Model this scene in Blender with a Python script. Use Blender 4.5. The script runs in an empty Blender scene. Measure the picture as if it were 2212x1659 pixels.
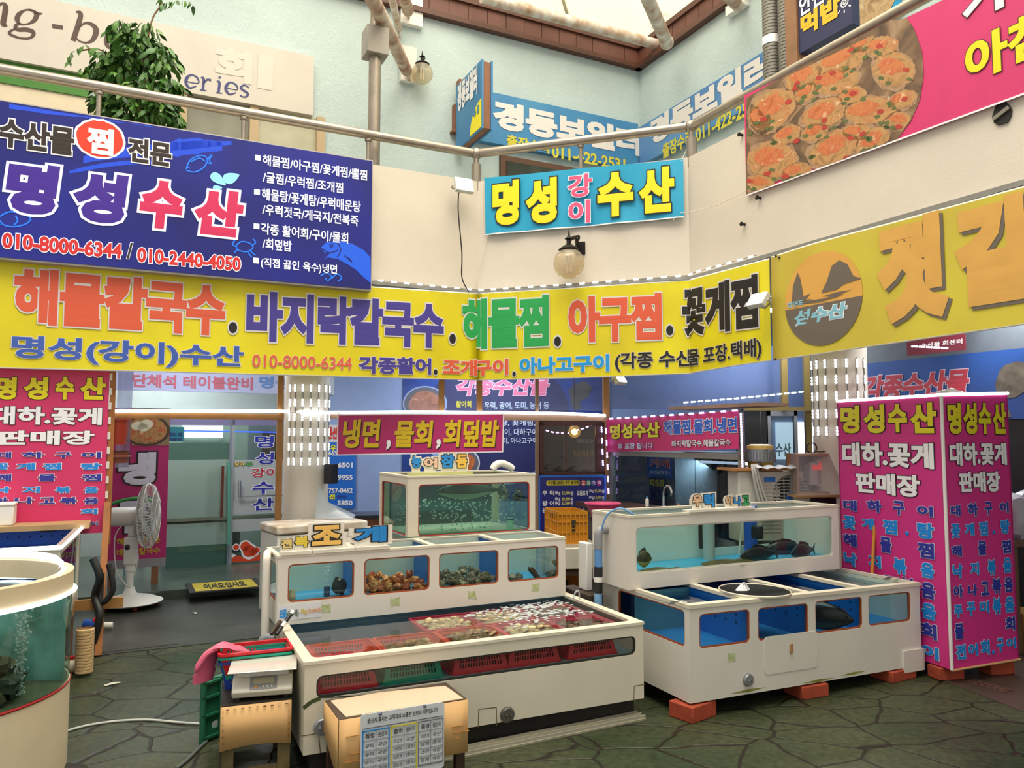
import bpy, bmesh, math, random
from mathutils import Vector, Matrix
random.seed(7)
S = bpy.context.scene
COL = S.collection
R = math.radians
# ---------------------------------------------------------------- camera
FPX, PITCH, EYE = 1660.0, R(3.98), 1.7
cam = bpy.data.cameras.new('camera')
cam.sensor_width = 36.0
cam.lens = 36.0 * FPX / 2212.0
cam.clip_start = 0.05
co = bpy.data.objects.new('camera', cam)
COL.objects.link(co)
co.location = (0, 0, EYE)
co.rotation_euler = (R(90) + PITCH, 0, 0)
S.camera = co
# ---------------------------------------------------------------- light
S.view_settings.view_transform = 'Standard'
S.view_settings.look = 'None'
S.view_settings.gamma = 1.0
S.view_settings.exposure = 0.0
S.view_settings.use_curve_mapping = False
S.cycles.max_bounces = 8
S.cycles.diffuse_bounces = 4
S.cycles.glossy_bounces = 4
S.cycles.transmission_bounces = 6
S.cycles.transparent_max_bounces = 24
S.cycles.sample_clamp_indirect = 4.0
S.cycles.caustics_reflective = False
S.cycles.caustics_refractive = False
W = bpy.data.worlds.new('sky')
S.world = W
W.use_nodes = True
bg = W.node_tree.nodes['Background']
bg.inputs[0].default_value = (1.0, 0.97, 0.9, 1)
bg.inputs[1].default_value = 0.8
def area(name, loc, aim, sx, sy, power, color=(1, 1, 1)):
 l = bpy.data.lights.new(name, 'AREA')
 l.shape = 'RECTANGLE'
 l.size, l.size_y, l.energy, l.color = sx, sy, power, color
 o = bpy.data.objects.new(name, l)
 COL.objects.link(o)
 o.location = loc
 o.rotation_euler = (Vector(aim) - Vector(loc)).to_track_quat('-Z', 'Y').to_euler()
 return o
# daylight falling through the glass roof over the courtyard
area('skylight_daylight', (0.2, 3.0, 12.5), (0.4, 4.0, 0.0), 8.0, 8.0, 1950, (1.0, 0.97, 0.9))
area('sky_over_roof', (1.2, 8.5, 13.5), (1.2, 9.5, 8.0), 7.0, 6.0, 520, (1.0, 0.98, 0.93))
# ---------------------------------------------------------------- pixel -> world
CS, SN = math.cos(PITCH), math.sin(PITCH)
CAM = Vector((0, 0, EYE))
def ray(px, py):
 a, b = (px - 1106) / FPX, (829.5 - py) / FPX
 return Vector((a, CS - b * SN, SN + b * CS))
def atZ(px, py, z):
 r = ray(px, py)
 return CAM + r * ((z - EYE) / r.z)
def atY(px, py, y):
 r = ray(px, py)
 return CAM + r * (y / r.y)
class Frame:
 """a place with its own axes: x along the front, y into the depth, z up"""
 def __init__(s, loc, yaw=0.0, tilt=0.0):
  s.m = Matrix.Translation(Vector(loc)) @ Matrix.Rotation(R(yaw), 4, 'Z') @ Matrix.Rotation(-math.atan(tilt), 4, 'Y')
  s.i = s.m.inverted()
  s.yaw = yaw
 def hit(s, px, py, axis='y', v=0.0):
  o = s.i @ CAM
  d = s.i.to_3x3() @ ray(px, py)
  k = 'xyz'.index(axis)
  return o + d * ((v - o[k]) / d[k])
 def w(s, x, y, z):
  return s.m @ Vector((x, y, z))
# ---------------------------------------------------------------- materials
def lin(h):
 h = h.lstrip('#')
 c = [int(h[i:i + 2], 16) / 255 for i in (0, 2, 4)]
 return tuple(x / 12.92 if x <= .04045 else ((x + .055) / 1.055) ** 2.4 for x in c)
_M = {}
def mat(h, rough=.5, metal=0., var=0., scale=6., bump=0., bscale=40., emit=0., alpha=1., spec=.5, coat=0., tint=None):
 """procedural principled material; var mixes in a cloudy change of tone"""
 key = (h, rough, metal, var, scale, bump, bscale, emit, alpha, spec, coat, tint)
 if key in _M:
  return _M[key]
 m = bpy.data.materials.new('m_' + h.lstrip('#'))
 m.use_nodes = True
 nt = m.node_tree
 p = nt.nodes['Principled BSDF']
 c = lin(h) + (1,)
 p.inputs['Base Color'].default_value = c
 p.inputs['Roughness'].default_value = rough
 p.inputs['Metallic'].default_value = metal
 p.inputs['Specular IOR Level'].default_value = spec
 p.inputs['Coat Weight'].default_value = coat
 p.inputs['Alpha'].default_value = alpha
 if emit:
  p.inputs['Emission Color'].default_value = c
  p.inputs['Emission Strength'].default_value = emit
 if var or bump:
  tc = nt.nodes.new('ShaderNodeTexCoord')
 if var:
  n = nt.nodes.new('ShaderNodeTexNoise')
  n.inputs['Scale'].default_value = scale
  n.inputs['Detail'].default_value = 5
  nt.links.new(tc.outputs['Object'], n.inputs['Vector'])
  r = nt.nodes.new('ShaderNodeValToRGB')
  r.color_ramp.elements[0].position = .3
  r.color_ramp.elements[1].position = .7
  d = lin(tint) if tint else tuple(x * (1 - var) for x in c[:3])
  r.color_ramp.elements[0].color = tuple(d) + (1,)
  r.color_ramp.elements[1].color = tuple(min(1, x * (1 + var * .4)) for x in c[:3]) + (1,)
  nt.links.new(n.outputs['Fac'], r.inputs['Fac'])
  nt.links.new(r.outputs['Color'], p.inputs['Base Color'])
 if bump:
  n = nt.nodes.new('ShaderNodeTexNoise')
  n.inputs['Scale'].default_value = bscale
  n.inputs['Detail'].default_value = 4
  nt.links.new(tc.outputs['Object'], n.inputs['Vector'])
  b = nt.nodes.new('ShaderNodeBump')
  b.inputs['Strength'].default_value = bump
  b.inputs['Distance'].default_value = .01
  nt.links.new(n.outputs['Fac'], b.inputs['Height'])
  nt.links.new(b.outputs['Normal'], p.inputs['Normal'])
 _M[key] = m
 return m
def glass(h='#ffffff', gloss=.08, rough=.0, haze=0., hazecol='#ffffff', wav=0., wscale=8.):
 """thin pane or film: tinted see-through, a mirror share and a milky share"""
 key = ('g', h, gloss, rough, haze, hazecol, wav, wscale)
 if key in _M:
  return _M[key]
 m = bpy.data.materials.new('glass_' + h.lstrip('#'))
 m.use_nodes = True
 nt = m.node_tree
 nt.nodes.remove(nt.nodes['Principled BSDF'])
 out = nt.nodes['Material Output']
 t = nt.nodes.new('ShaderNodeBsdfTransparent')
 t.inputs[0].default_value = lin(h) + (1,)
 g = nt.nodes.new('ShaderNodeBsdfGlossy')
 g.inputs['Roughness'].default_value = rough
 lw = nt.nodes.new('ShaderNodeLayerWeight')
 lw.inputs[0].default_value = .5
 pw = nt.nodes.new('ShaderNodeMath')
 pw.operation = 'POWER'
 pw.inputs[1].default_value = 5.0
 nt.links.new(lw.outputs['Facing'], pw.inputs[0])
 mul = nt.nodes.new('ShaderNodeMath')
 mul.operation = 'MULTIPLY_ADD'
 mul.inputs[1].default_value = 1 - gloss
 mul.inputs[2].default_value = gloss * .7
 mul.use_clamp = True
 nt.links.new(pw.outputs[0], mul.inputs[0])
 mx = nt.nodes.new('ShaderNodeMixShader')
 nt.links.new(mul.outputs[0], mx.inputs[0])
 first = t
 if haze:
  d = nt.nodes.new('ShaderNodeBsdfDiffuse')
  d.inputs[0].default_value = lin(hazecol) + (1,)
  m2 = nt.nodes.new('ShaderNodeMixShader')
  m2.inputs[0].default_value = haze
  nt.links.new(t.outputs[0], m2.inputs[1])
  nt.links.new(d.outputs[0], m2.inputs[2])
  first = m2
 nt.links.new(first.outputs[0], mx.inputs[1])
 nt.links.new(g.outputs[0], mx.inputs[2])
 if wav:
  tc = nt.nodes.new('ShaderNodeTexCoord')
  n = nt.nodes.new('ShaderNodeTexNoise')
  n.inputs['Scale'].default_value = wscale
  nt.links.new(tc.outputs['Object'], n.inputs['Vector'])
  b = nt.nodes.new('ShaderNodeBump')
  b.inputs['Strength'].default_value = wav
  b.inputs['Distance'].default_value = .02
  nt.links.new(n.outputs['Fac'], b.inputs['Height'])
  nt.links.new(b.outputs['Normal'], g.inputs['Normal'])
 nt.links.new(mx.outputs[0], out.inputs[0])
 _M[key] = m
 return m
# ---------------------------------------------------------------- mesh builder
class MB:
 def __init__(s):
  s.v, s.f, s.k = [], [], []
  s.cur = 0
 def mi(s, i):
  s.cur = i
  return s
 def add(s, vs, fs):
  b = len(s.v)
  s.v += [tuple(x) for x in vs]
  s.f += [tuple(i + b for i in f) for f in fs]
  s.k += [s.cur] * len(fs)
  return s
 def box(s, x0, x1, y0, y1, z0, z1, m=None):
  vs = [Vector((x, y, z)) for z in (z0, z1) for y in (y0, y1) for x in (x0, x1)]
  if m is not None:
   vs = [m @ v for v in vs]
  return s.add(vs, [(0, 2, 3, 1), (4, 5, 7, 6), (0, 1, 5, 4), (2, 6, 7, 3), (0, 4, 6, 2), (1, 3, 7, 5)])
 def bar(s, p, q, w, h, up=(0, 0, 1)):
  p, q = Vector(p), Vector(q)
  d = (q - p).normalized()
  a = d.cross(Vector(up))
  if a.length < 1e-4:
   a = d.cross(Vector((1, 0, 0)))
  a.normalize()
  b = a.cross(d).normalized()
  vs = [e + a * (i * w / 2) + b * (j * h / 2) for e in (p, q) for i, j in ((-1, -1), (1, -1), (1, 1), (-1, 1))]
  return s.add(vs, [(3, 2, 1, 0), (4, 5, 6, 7), (0, 1, 5, 4), (1, 2, 6, 5), (2, 3, 7, 6), (3, 0, 4, 7)])
 def quad(s, a, b, c, d):
  return s.add([a, b, c, d], [(0, 1, 2, 3)])
 def poly(s, pts):
  return s.add(pts, [tuple(range(len(pts)))])
 def prism(s, pts, off):
  off = Vector(off)
  n = len(pts)
  vs = [Vector(p) for p in pts] + [Vector(p) + off for p in pts]
  return s.add(vs, [tuple(range(n))[::-1], tuple(range(n, 2 * n))] + [(i, (i + 1) % n, n + (i + 1) % n, n + i) for i in range(n)])
 def tube(s, pts, r, n=10, caps=True):
  pts = [Vector(p) for p in pts]
  rs = r if isinstance(r, (list, tuple)) else [r] * len(pts)
  rings, fs = [], []
  prev = None
  for i, p in enumerate(pts):
   d = (pts[min(i + 1, len(pts) - 1)] - pts[max(i - 1, 0)]).normalized()
   if prev is None:
    a = d.cross(Vector((0, 0, 1)) if abs(d.z) < .95 else Vector((1, 0, 0))).normalized()
   else:
    a = (prev - d * prev.dot(d)).normalized()
   prev = a
   b = d.cross(a)
   rings.append([p + (a * math.cos(t * 2 * math.pi / n) + b * math.sin(t * 2 * math.pi / n)) * rs[i] for t in range(n)])
  for i in range(len(pts) - 1):
   for t in range(n):
    u = (t + 1) % n
    fs.append((i * n + t, i * n + u, (i + 1) * n + u, (i + 1) * n + t))
  if caps:
   fs += [tuple(range(n))[::-1], tuple(range((len(pts) - 1) * n, len(pts) * n))]
  return s.add([v for g in rings for v in g], fs)
 def lathe(s, prof, c=(0, 0, 0), n=24, m=None, a0=0., a1=360.):
  full = abs(a1 - a0) >= 359.9
  k = n if full else n + 1
  vs, fs = [], []
  for r, z in prof:
   for t in range(k):
    a = R(a0 + (a1 - a0) * t / n)
    v = Vector((c[0] + r * math.cos(a), c[1] + r * math.sin(a), c[2] + z))
    vs.append(m @ v if m is not None else v)
  for i in range(len(prof) - 1):
   for t in range(n):
    u = (t + 1) % k if full else t + 1
    fs.append((i * k + t, i * k + u, (i + 1) * k + u, (i + 1) * k + t))
  return s.add(vs, fs)
 def ball(s, c, rx, ry=None, rz=None, n=12, m=None):
  ry, rz = ry or rx, rz or rx
  vs, fs = [], []
  h = n // 2
  for i in range(h + 1):
   a = math.pi * i / h
   for t in range(n):
    b = 2 * math.pi * t / n
    v = Vector((rx * math.sin(a) * math.cos(b), ry * math.sin(a) * math.sin(b), rz * math.cos(a)))
    if m is not None:
     v = m @ v
    vs.append(v + Vector(c))
  for i in range(h):
   for t in range(n):
    u = (t + 1) % n
    fs.append((i * n + t, (i + 1) * n + t, (i + 1) * n + u, i * n + u))
  return s.add(vs, fs)
 def mesh(s, me, fn):
  b = len(s.v)
  s.v += [tuple(fn(v.co)) for v in me.vertices]
  for p in me.polygons:
   s.f.append(tuple(i + b for i in p.vertices))
   s.k.append(s.cur)
  return s
 def data(s, name, mats, smooth=True):
  me = bpy.data.meshes.new(name)
  me.from_pydata(s.v, [], s.f)
  for m in (mats if isinstance(mats, (list, tuple)) else [mats]):
   me.materials.append(m)
  for p, k in zip(me.polygons, s.k):
   p.material_index = k
  if smooth:
   me.polygons.foreach_set('use_smooth', [True] * len(me.polygons))
   me.set_sharp_from_angle(angle=R(38))
  me.update()
  return me
 def obj(s, name, mats, parent=None, frame=None, bevel=0., smooth=True, fix=True, label=None, weld=False):
  me = s.data(name, mats, smooth)
  if fix:
   bm = bmesh.new()
   bm.from_mesh(me)
   if weld:
    bmesh.ops.remove_doubles(bm, verts=bm.verts, dist=.0004)
   bmesh.ops.recalc_face_normals(bm, faces=bm.faces)
   bm.to_mesh(me)
   bm.free()
  o = bpy.data.objects.new(name, me)
  COL.objects.link(o)
  place(o, parent, frame)
  if bevel:
   b = o.modifiers.new('b', 'BEVEL')
   b.width, b.segments, b.limit_method = bevel, 2, 'ANGLE'
  if label:
   o['label'] = label
  return o
MW = {}
def place(o, parent, frame):
 fm = frame.m if frame else None
 if parent is not None:
  o.parent = parent
  if fm is not None:
   o.matrix_local = MW[parent.name].inverted() @ fm
   MW[o.name] = fm
  else:
   MW[o.name] = MW[parent.name]
 else:
  if fm is not None:
   o.matrix_local = fm
  MW[o.name] = fm.copy() if fm is not None else Matrix()
def tag(o, label, cat, group=None, kind=None):
 o['label'] = label
 o['category'] = cat
 if group:
  o['group'] = group
 if kind:
  o['kind'] = kind
 return o
def thing(name, label, cat, frame, group=None):
 o = bpy.data.objects.new(name, None)
 o.empty_display_size = .1
 COL.objects.link(o)
 place(o, None, frame)
 return tag(o, label, cat, group)
def struct(o):
 o['kind'] = 'structure'
 return o
def copy_tree(o, parent=None):
 c = o.copy()
 COL.objects.link(c)
 if parent is not None:
  c.parent = parent
 for ch in list(o.children):
  copy_tree(ch, c)
 return c
# ---------------------------------------------------------------- plates and lettering
def rrect(x0, x1, z0, z1, r, n=5):
 pts = []
 for cx, cz, a in ((x1 - r, z0 + r, -90), (x1 - r, z1 - r, 0), (x0 + r, z1 - r, 90), (x0 + r, z0 + r, 180)):
  for i in range(n + 1):
   t = R(a + 90 * i / n)
   pts.append((cx + r * math.cos(t), cz + r * math.sin(t)))
 return pts
def plate(outline, holes=(), t=.02):
 """flat board in x,y of thickness t around z=0, with holes cut through"""
 c = bpy.data.curves.new('p', 'CURVE')
 c.dimensions, c.fill_mode, c.extrude = '2D', 'BOTH', t / 2
 for pts in [outline] + list(holes):
  sp = c.splines.new('POLY')
  sp.points.add(len(pts) - 1)
  for p, q in zip(sp.points, pts):
   p.co = (q[0], q[1], 0, 1)
  sp.use_cyclic_u = True
 o = bpy.data.objects.new('p', c)
 me = bpy.data.meshes.new_from_object(o)
 bpy.data.objects.remove(o)
 bpy.data.curves.remove(c)
 return me
_G = {}
def glyphs(s, bold, shear=0., space=1.0):
 """front faces of a line of lettering as (verts, faces, bbox), one em high"""
 key = (s, round(bold, 4), shear, space)
 if key in _G:
  return _G[key]
 c = bpy.data.curves.new('t', 'FONT')
 c.body = s
 c.resolution_u = 3
 c.dimensions, c.fill_mode = '2D', 'BOTH'
 c.shear = shear
 c.space_character = space
 c.bevel_depth, c.bevel_resolution = bold, 0
 o = bpy.data.objects.new('t', c)
 me = bpy.data.meshes.new_from_object(o)
 bpy.data.objects.remove(o)
 bpy.data.curves.remove(c)
 vs = [(v.co.x, v.co.y, v.co.z) for v in me.vertices]
 fs = [tuple(p.vertices) for p in me.polygons if p.normal.z > .02]
 bpy.data.meshes.remove(me)
 used = sorted({i for f in fs for i in f})
 ix = {j: n for n, j in enumerate(used)}
 vs = [vs[i] for i in used]
 fs = [tuple(ix[i] for i in f) for f in fs]
 bb = (min(v[0] for v in vs), min(v[1] for v in vs), max(v[0] for v in vs), max(v[1] for v in vs))
 _G[key] = (vs, fs, bb)
 return _G[key]
def lettering(parent, frame, s, x0, z0, x1, z1, fill, edge=None, bold=.03, ew=.035, y=-.004, shear=0., spread=None,
              name='lettering', wrap=None, drop=None, gap=1.0, skew=0.):
 """writing fitted into x0..x1, z0..z1 of the frame's front plane (one mesh per line)"""
 mb = MB()
 runs = []
 if spread:
  n = len(s)
  gw = spread * (z1 - z0)
  for i, ch in enumerate(s):
   if ch == ' ':
    continue
   cx = x0 + gw / 2 + (x1 - x0 - gw) * (i / (n - 1) if n > 1 else .5)
   if ch in '.,':
    runs.append((ch, cx - gw * .13, z0 + .02 * gw, cx + gw * .13, z0 + .28 * gw))
   else:
    runs.append((ch, cx - gw / 2, z0, cx + gw / 2, z1))
 else:
  runs.append((s, x0, z0, x1, z1))
 lay = []
 if drop:
  lay.append((2, bold, drop[0], drop[1], .0))
 if edge:
  lay.append((1, bold + ew, 0, 0, .0012))
 lay.append((0, bold, 0, 0, .0024))
 for mi, bd, dx, dz, lift in lay:
  mb.mi(mi)
  for ch, a0, b0, a1, b1 in runs:
   bb = glyphs(ch, bold + (ew if edge else 0), shear, gap)[2]
   sx, sz = (a1 - a0) / max(1e-6, bb[2] - bb[0]), (b1 - b0) / max(1e-6, bb[3] - bb[1])
   vs, fs, _ = glyphs(ch, bd, shear, gap)
   mb.add([(a0 + (v[0] - bb[0]) * sx + dx, y - lift - v[2] * .01, b0 + (v[1] - bb[1]) * sz + dz + skew * ((v[0] - bb[0]) * sx)) for v in vs], fs)
 mats = [fill, edge or fill] + ([drop[2]] if drop else [])
 if wrap:
  me = mb.data(name, mats, False)
  bm = bmesh.new()
  bm.from_mesh(me)
  for sx in wrap[0]:
   bmesh.ops.bisect_plane(bm, geom=bm.verts[:] + bm.edges[:] + bm.faces[:], plane_co=(sx, 0, 0), plane_no=(1, 0, 0))
  for v in bm.verts:
   v.co = wrap[1](v.co)
  bm.to_mesh(me)
  bm.free()
  o = bpy.data.objects.new(name, me)
  COL.objects.link(o)
  place(o, parent, frame)
  return o
 return mb.obj(name, mats, parent, frame, smooth=False, fix=False)
def ptext(parent, frame, s, xl, yt, yb, xr, fill, edge=None, **k):
 """the same, its place given by where it stands in the photograph, on the frame's front plane"""
 yv = k.pop('plane', 0.0)
 a, b = frame.hit(xl, yb, 'y', yv), frame.hit(xl, yt, 'y', yv)
 c = frame.hit(xr, (yt + yb) / 2, 'y', yv)
 if 'y' not in k:
  k['y'] = yv - .004
 return lettering(parent, frame, s, a.x, a.z, c.x, b.z, fill, edge, **k)
def pboard(parent, frame, xl, yt, yb, xr, y=0., t=.004, m=None, name='board'):
 a, b = frame.hit(xl, yb, 'y', y), frame.hit(xl, yt, 'y', y)
 c = frame.hit(xr, (yt + yb) / 2, 'y', y)
 return MB().box(a.x, c.x, y, y + t, a.z, b.z).obj(name, m, parent, frame)
def arc(p, q, sag, n=10):
 p, q = Vector(p), Vector(q)
 return [p.lerp(q, i / n) - Vector((0, 0, sag * 4 * (i / n) * (1 - i / n))) for i in range(n + 1)]
def smooth_path(pts, k=6):
 pts = [Vector(p) for p in pts]
 out = []
 for i in range(len(pts) - 1):
  p0, p1, p2, p3 = pts[max(i - 1, 0)], pts[i], pts[i + 1], pts[min(i + 2, len(pts) - 1)]
  for j in range(k):
   t = j / k
   out.append(.5 * ((2 * p1) + (p2 - p0) * t + (2 * p0 - 5 * p1 + 4 * p2 - p3) * t * t + (3 * p1 - p0 - 3 * p2 + p3) * t ** 3))
 return out + [pts[-1]]
# ================================================================ the place: frames of the building
YAW = 26.3
C1 = Vector((-.3605, 8.0, 0))
dL = Vector((math.cos(R(YAW)), math.sin(R(YAW)), 0))
nL = Vector((-dL.y, dL.x, 0))
dM = Vector((math.cos(R(YAW - 45)), math.sin(R(YAW - 45)), 0))
nM = Vector((-dM.y, dM.x, 0))
dR = Vector((math.cos(R(YAW - 90)), math.sin(R(YAW - 90)), 0))
nR = Vector((-dR.y, dR.x, 0))
FM = Frame(C1, YAW - 45)
WM = FM.hit(1490, 600).x
C2 = C1 + dM * WM
FL, FR = Frame(C1, YAW), Frame(C2, YAW - 90)
mid = (C1 + C2) / 2
k_ = (1390 - 1106) / FPX
UC = mid + nM * ((k_ * mid.y - mid.x) / (nM.x - k_ * nM.y))
FUL, FUR = Frame(UC, YAW), Frame(UC, YAW - 90)
OFF3 = 3.1
FS = Frame(C1 + nL * OFF3, YAW)
YB = 10.44
FB = Frame((0, YB, 0), 0)
def off(d, ext=7.0):
 a = C1 + nL * d
 m0 = C1 + nM * d
 t = math.tan(R(22.5)) * d
 c1, c2 = m0 - dM * -t, m0 + dM * (WM - t)
 c1 = m0 + dM * t
 return [a - dL * ext, c1, c2, C2 + nR * d + dR * ext]
def up(p, z):
 return Vector((p.x, p.y, z))
ZF0, ZF1 = 3.24, 4.415
plaster = mat('#ddd2c2', rough=.75, var=.07, scale=1.3, bump=.12, bscale=60)
steel = mat('#a89c8e', rough=.34, metal=.75, var=.15, scale=9)
white_pt = mat('#e9e5dd', rough=.5, var=.06)
# ---------------------------------------------------------------- floor
def floor_mat():
 m = bpy.data.materials.new('stone_paving')
 m.use_nodes = True
 nt = m.node_tree
 N, L = nt.nodes, nt.links
 p = N['Principled BSDF']
 tc = N.new('ShaderNodeTexCoord')
 mp = N.new('ShaderNodeMapping')
 mp.inputs['Scale'].default_value = (2.7, 4.1, 2.6)
 mp.inputs['Rotation'].default_value = (0, 0, R(18))
 L.new(tc.outputs['Object'], mp.inputs[0])
 nz = N.new('ShaderNodeTexNoise')
 nz.inputs['Scale'].default_value = 1.6
 nz.inputs['Detail'].default_value = 3
 L.new(mp.outputs[0], nz.inputs['Vector'])
 mix = N.new('ShaderNodeMix')
 mix.data_type = 'VECTOR'
 mix.inputs['Factor'].default_value = .16
 L.new(mp.outputs[0], mix.inputs['A'])
 L.new(nz.outputs['Color'], mix.inputs['B'])
 vo = N.new('ShaderNodeTexVoronoi')
 vo.feature = 'DISTANCE_TO_EDGE'
 vo.inputs['Scale'].default_value = 1.0
 L.new(mix.outputs['Result'], vo.inputs['Vector'])
 vc = N.new('ShaderNodeTexVoronoi')
 vc.inputs['Scale'].default_value = 1.0
 L.new(mix.outputs['Result'], vc.inputs['Vector'])
 rp = N.new('ShaderNodeValToRGB')
 rp.color_ramp.elements[0].position = .008
 rp.color_ramp.elements[1].position = .03
 L.new(vo.outputs['Distance'], rp.inputs['Fac'])
 big = N.new('ShaderNodeTexNoise')
 big.inputs['Scale'].default_value = .9
 big.inputs['Detail'].default_value = 6
 L.new(tc.outputs['Object'], big.inputs['Vector'])
 fine = N.new('ShaderNodeTexNoise')
 fine.inputs['Scale'].default_value = 26
 fine.inputs['Detail'].default_value = 8
 L.new(tc.outputs['Object'], fine.inputs['Vector'])
 cr = N.new('ShaderNodeValToRGB')
 e = cr.color_ramp.elements
 e[0].position, e[0].color = .34, lin('#22341c') + (1,)
 e[1].position, e[1].color = .62, lin('#41452f') + (1,)
 L.new(big.outputs['Fac'], cr.inputs['Fac'])
 fr = N.new('ShaderNodeValToRGB')
 fr.color_ramp.elements[0].position, fr.color_ramp.elements[0].color = .32, (.55, .55, .55, 1)
 fr.color_ramp.elements[1].position, fr.color_ramp.elements[1].color = .66, (1.15, 1.15, 1.12, 1)
 L.new(fine.outputs['Fac'], fr.inputs['Fac'])
 m1 = N.new('ShaderNodeMix')
 m1.data_type, m1.blend_type = 'RGBA', 'MULTIPLY'
 m1.inputs['Factor'].default_value = 1
 L.new(cr.outputs['Color'], m1.inputs['A'])
 L.new(fr.outputs['Color'], m1.inputs['B'])
 m2 = N.new('ShaderNodeMix')
 m2.data_type = 'RGBA'
 m2.inputs['A'].default_value = lin('#1c1711') + (1,)
 L.new(rp.outputs['Color'], m2.inputs['Factor'])
 L.new(m1.outputs['Result'], m2.inputs['B'])
 L.new(m2.outputs['Result'], p.inputs['Base Color'])
 p.inputs['Specular IOR Level'].default_value = .35
 rr = N.new('ShaderNodeMapRange')
 rr.inputs['From Min'].default_value, rr.inputs['From Max'].default_value = .35, .65
 rr.inputs['To Min'].default_value, rr.inputs['To Max'].default_value = .25, .6
 L.new(big.outputs['Fac'], rr.inputs['Value'])
 L.new(rr.outputs['Result'], p.inputs['Roughness'])
 add = N.new('ShaderNodeMath')
 add.operation = 'MULTIPLY_ADD'
 add.inputs[1].default_value = .22
 L.new(fine.outputs['Fac'], add.inputs[0])
 L.new(rp.outputs['Color'], add.inputs[2])
 b = N.new('ShaderNodeBump')
 b.inputs['Strength'].default_value = .5
 b.inputs['Distance'].default_value = .012
 L.new(add.outputs[0], b.inputs['Height'])
 L.new(b.outputs['Normal'], p.inputs['Normal'])
 return m
struct(MB().quad((-9, .3, 0), (9, .3, 0), (9, 14, 0), (-9, 14, 0)).obj('floor', floor_mat()))
dark_floor = mat('#3c3f3a', rough=.32, var=.35, scale=2.2, bump=.25, bscale=30)
a0, a1 = off(-.41)[0], C1 - nL * .41 + dL * .35
struct(MB().prism([up(a0, .0), up(a1, .0), up(C1 + nL * 1.6 + dL * 1.2, .0), up(C1 + nL * 1.6 - dL * 7, .0)], (0, 0, .006)).obj('floor_passage', dark_floor))
step_m = mat('#46544a', rough=.3, var=.3, scale=3, bump=.2)
struct(MB().prism([up(C1 + nL * 1.6 - dL * 7, 0), up(C1 + nL * 1.6 + dL * .6, 0), up(C1 + nL * 4.6 + dL * .6, 0), up(C1 + nL * 4.6 - dL * 7, 0)], (0, 0, .1)).obj('floor_step', step_m))
tile_m = mat('#4a3f37', rough=.35, var=.3, scale=3, bump=.2)
g = [atZ(x, y, 0) for x, y in ((1965, 1443), (2235, 1548), (2235, 1380), (1965, 1380))]
struct(MB().prism(g, (0, 0, .005)).obj('floor_brown', tile_m))
# ---------------------------------------------------------------- balcony
o0, o1 = off(0), off(.14)
for nm, i in (('wall_balcony_left', 0), ('wall_balcony_corner', 1), ('wall_balcony_right', 2)):
 struct(MB().prism([up(p, ZF0) for p in (o0[i], o0[i + 1], o1[i + 1], o1[i])], (0, 0, ZF1 - ZF0)).obj(nm, plaster))
slab_m = mat('#a9aba0', rough=.8, var=.15, scale=2)
o2 = off(.1)
struct(MB().prism([up(p, 3.25) for p in (o2[0], o2[1], o2[2], o2[3], Vector((9, o2[3].y, 0)), Vector((9, 14, 0)), Vector((-9, 14, 0)), Vector((-9, o2[0].y, 0)))], (0, 0, .15)).obj('ceiling', slab_m))
# dark ledge under the right parapet and thin beam line above the banners
b0, b1 = off(-.05), off(0.0)
ledge = mat('#8d8a84', rough=.7, var=.15)
for nm, i in (('trim_1', 0), ('trim_2', 1), ('trim_3', 2)):
 struct(MB().prism([up(p, ZF0 - .035) for p in (b0[i], b0[i + 1], b1[i + 1], b1[i])], (0, 0, .035)).obj(nm, ledge))
# ---------------------------------------------------------------- upper walls
def wall_plaster():
 m = mat('#bccbcb', rough=.8, var=.08, scale=1.2)
 m = m.copy()
 nt = m.node_tree
 N, L = nt.nodes, nt.links
 tc = N.new('ShaderNodeTexCoord')
 d = N.new('ShaderNodeTexNoise')
 d.inputs['Scale'].default_value = 3.4
 d.inputs['Detail'].default_value = 3
 d.inputs['Distortion'].default_value = 2.6
 L.new(tc.outputs['Object'], d.inputs['Vector'])
 w = N.new('ShaderNodeTexWave')
 w.wave_type = 'RINGS'
 w.inputs['Scale'].default_value = 2.2
 w.inputs['Distortion'].default_value = 14
 w.inputs['Detail'].default_value = 3
 w.inputs['Detail Scale'].default_value = 2.2
 L.new(d.outputs['Color'], w.inputs['Vector'])
 b = N.new('ShaderNodeBump')
 b.inputs['Strength'].default_value = .3
 b.inputs['Distance'].default_value = .012
 L.new(w.outputs['Fac'], b.inputs['Height'])
 L.new(b.outputs['Normal'], N['Principled BSDF'].inputs['Normal'])
 return m
wm = wall_plaster()
ZT0 = FUL.hit(1390, 158).z
ZT1 = FUL.hit(1390, 112).z
struct(MB().box(-10, .2, 0, .2, 3.4, ZT1).obj('wall_left', wm, None, FUL))
struct(MB().box(0, 8, 0, .2, 3.4, ZT1).obj('wall_right', wm, None, FUR))
wood_red = mat('#6b4236', rough=.55, var=.3, scale=3, bump=.2)
def trim_board(nm, fr, x0, x1):
 mb = MB()
 n = int((x1 - x0) / .28)
 for i in range(n):
  a, b = x0 + (x1 - x0) * i / n, x0 + (x1 - x0) * (i + 1) / n
  mb.box(a + .004, b - .004, -.05 - random.uniform(0, .004), -.005, ZT0 + .06, ZT1)
 mb.mi(1).box(x0, x1, -.11, -.002, ZT0, ZT0 + .07)
 mb.box(x0, x1, -.09, -.002, ZT1 - .03, ZT1 + .05)
 struct(mb.obj(nm, [wood_red, mat('#5a3629', rough=.5, var=.2)], None, fr))
trim_board('trim_4', FUL, -10, -.02)
trim_board('trim_5', FUR, .02, 8)
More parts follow.
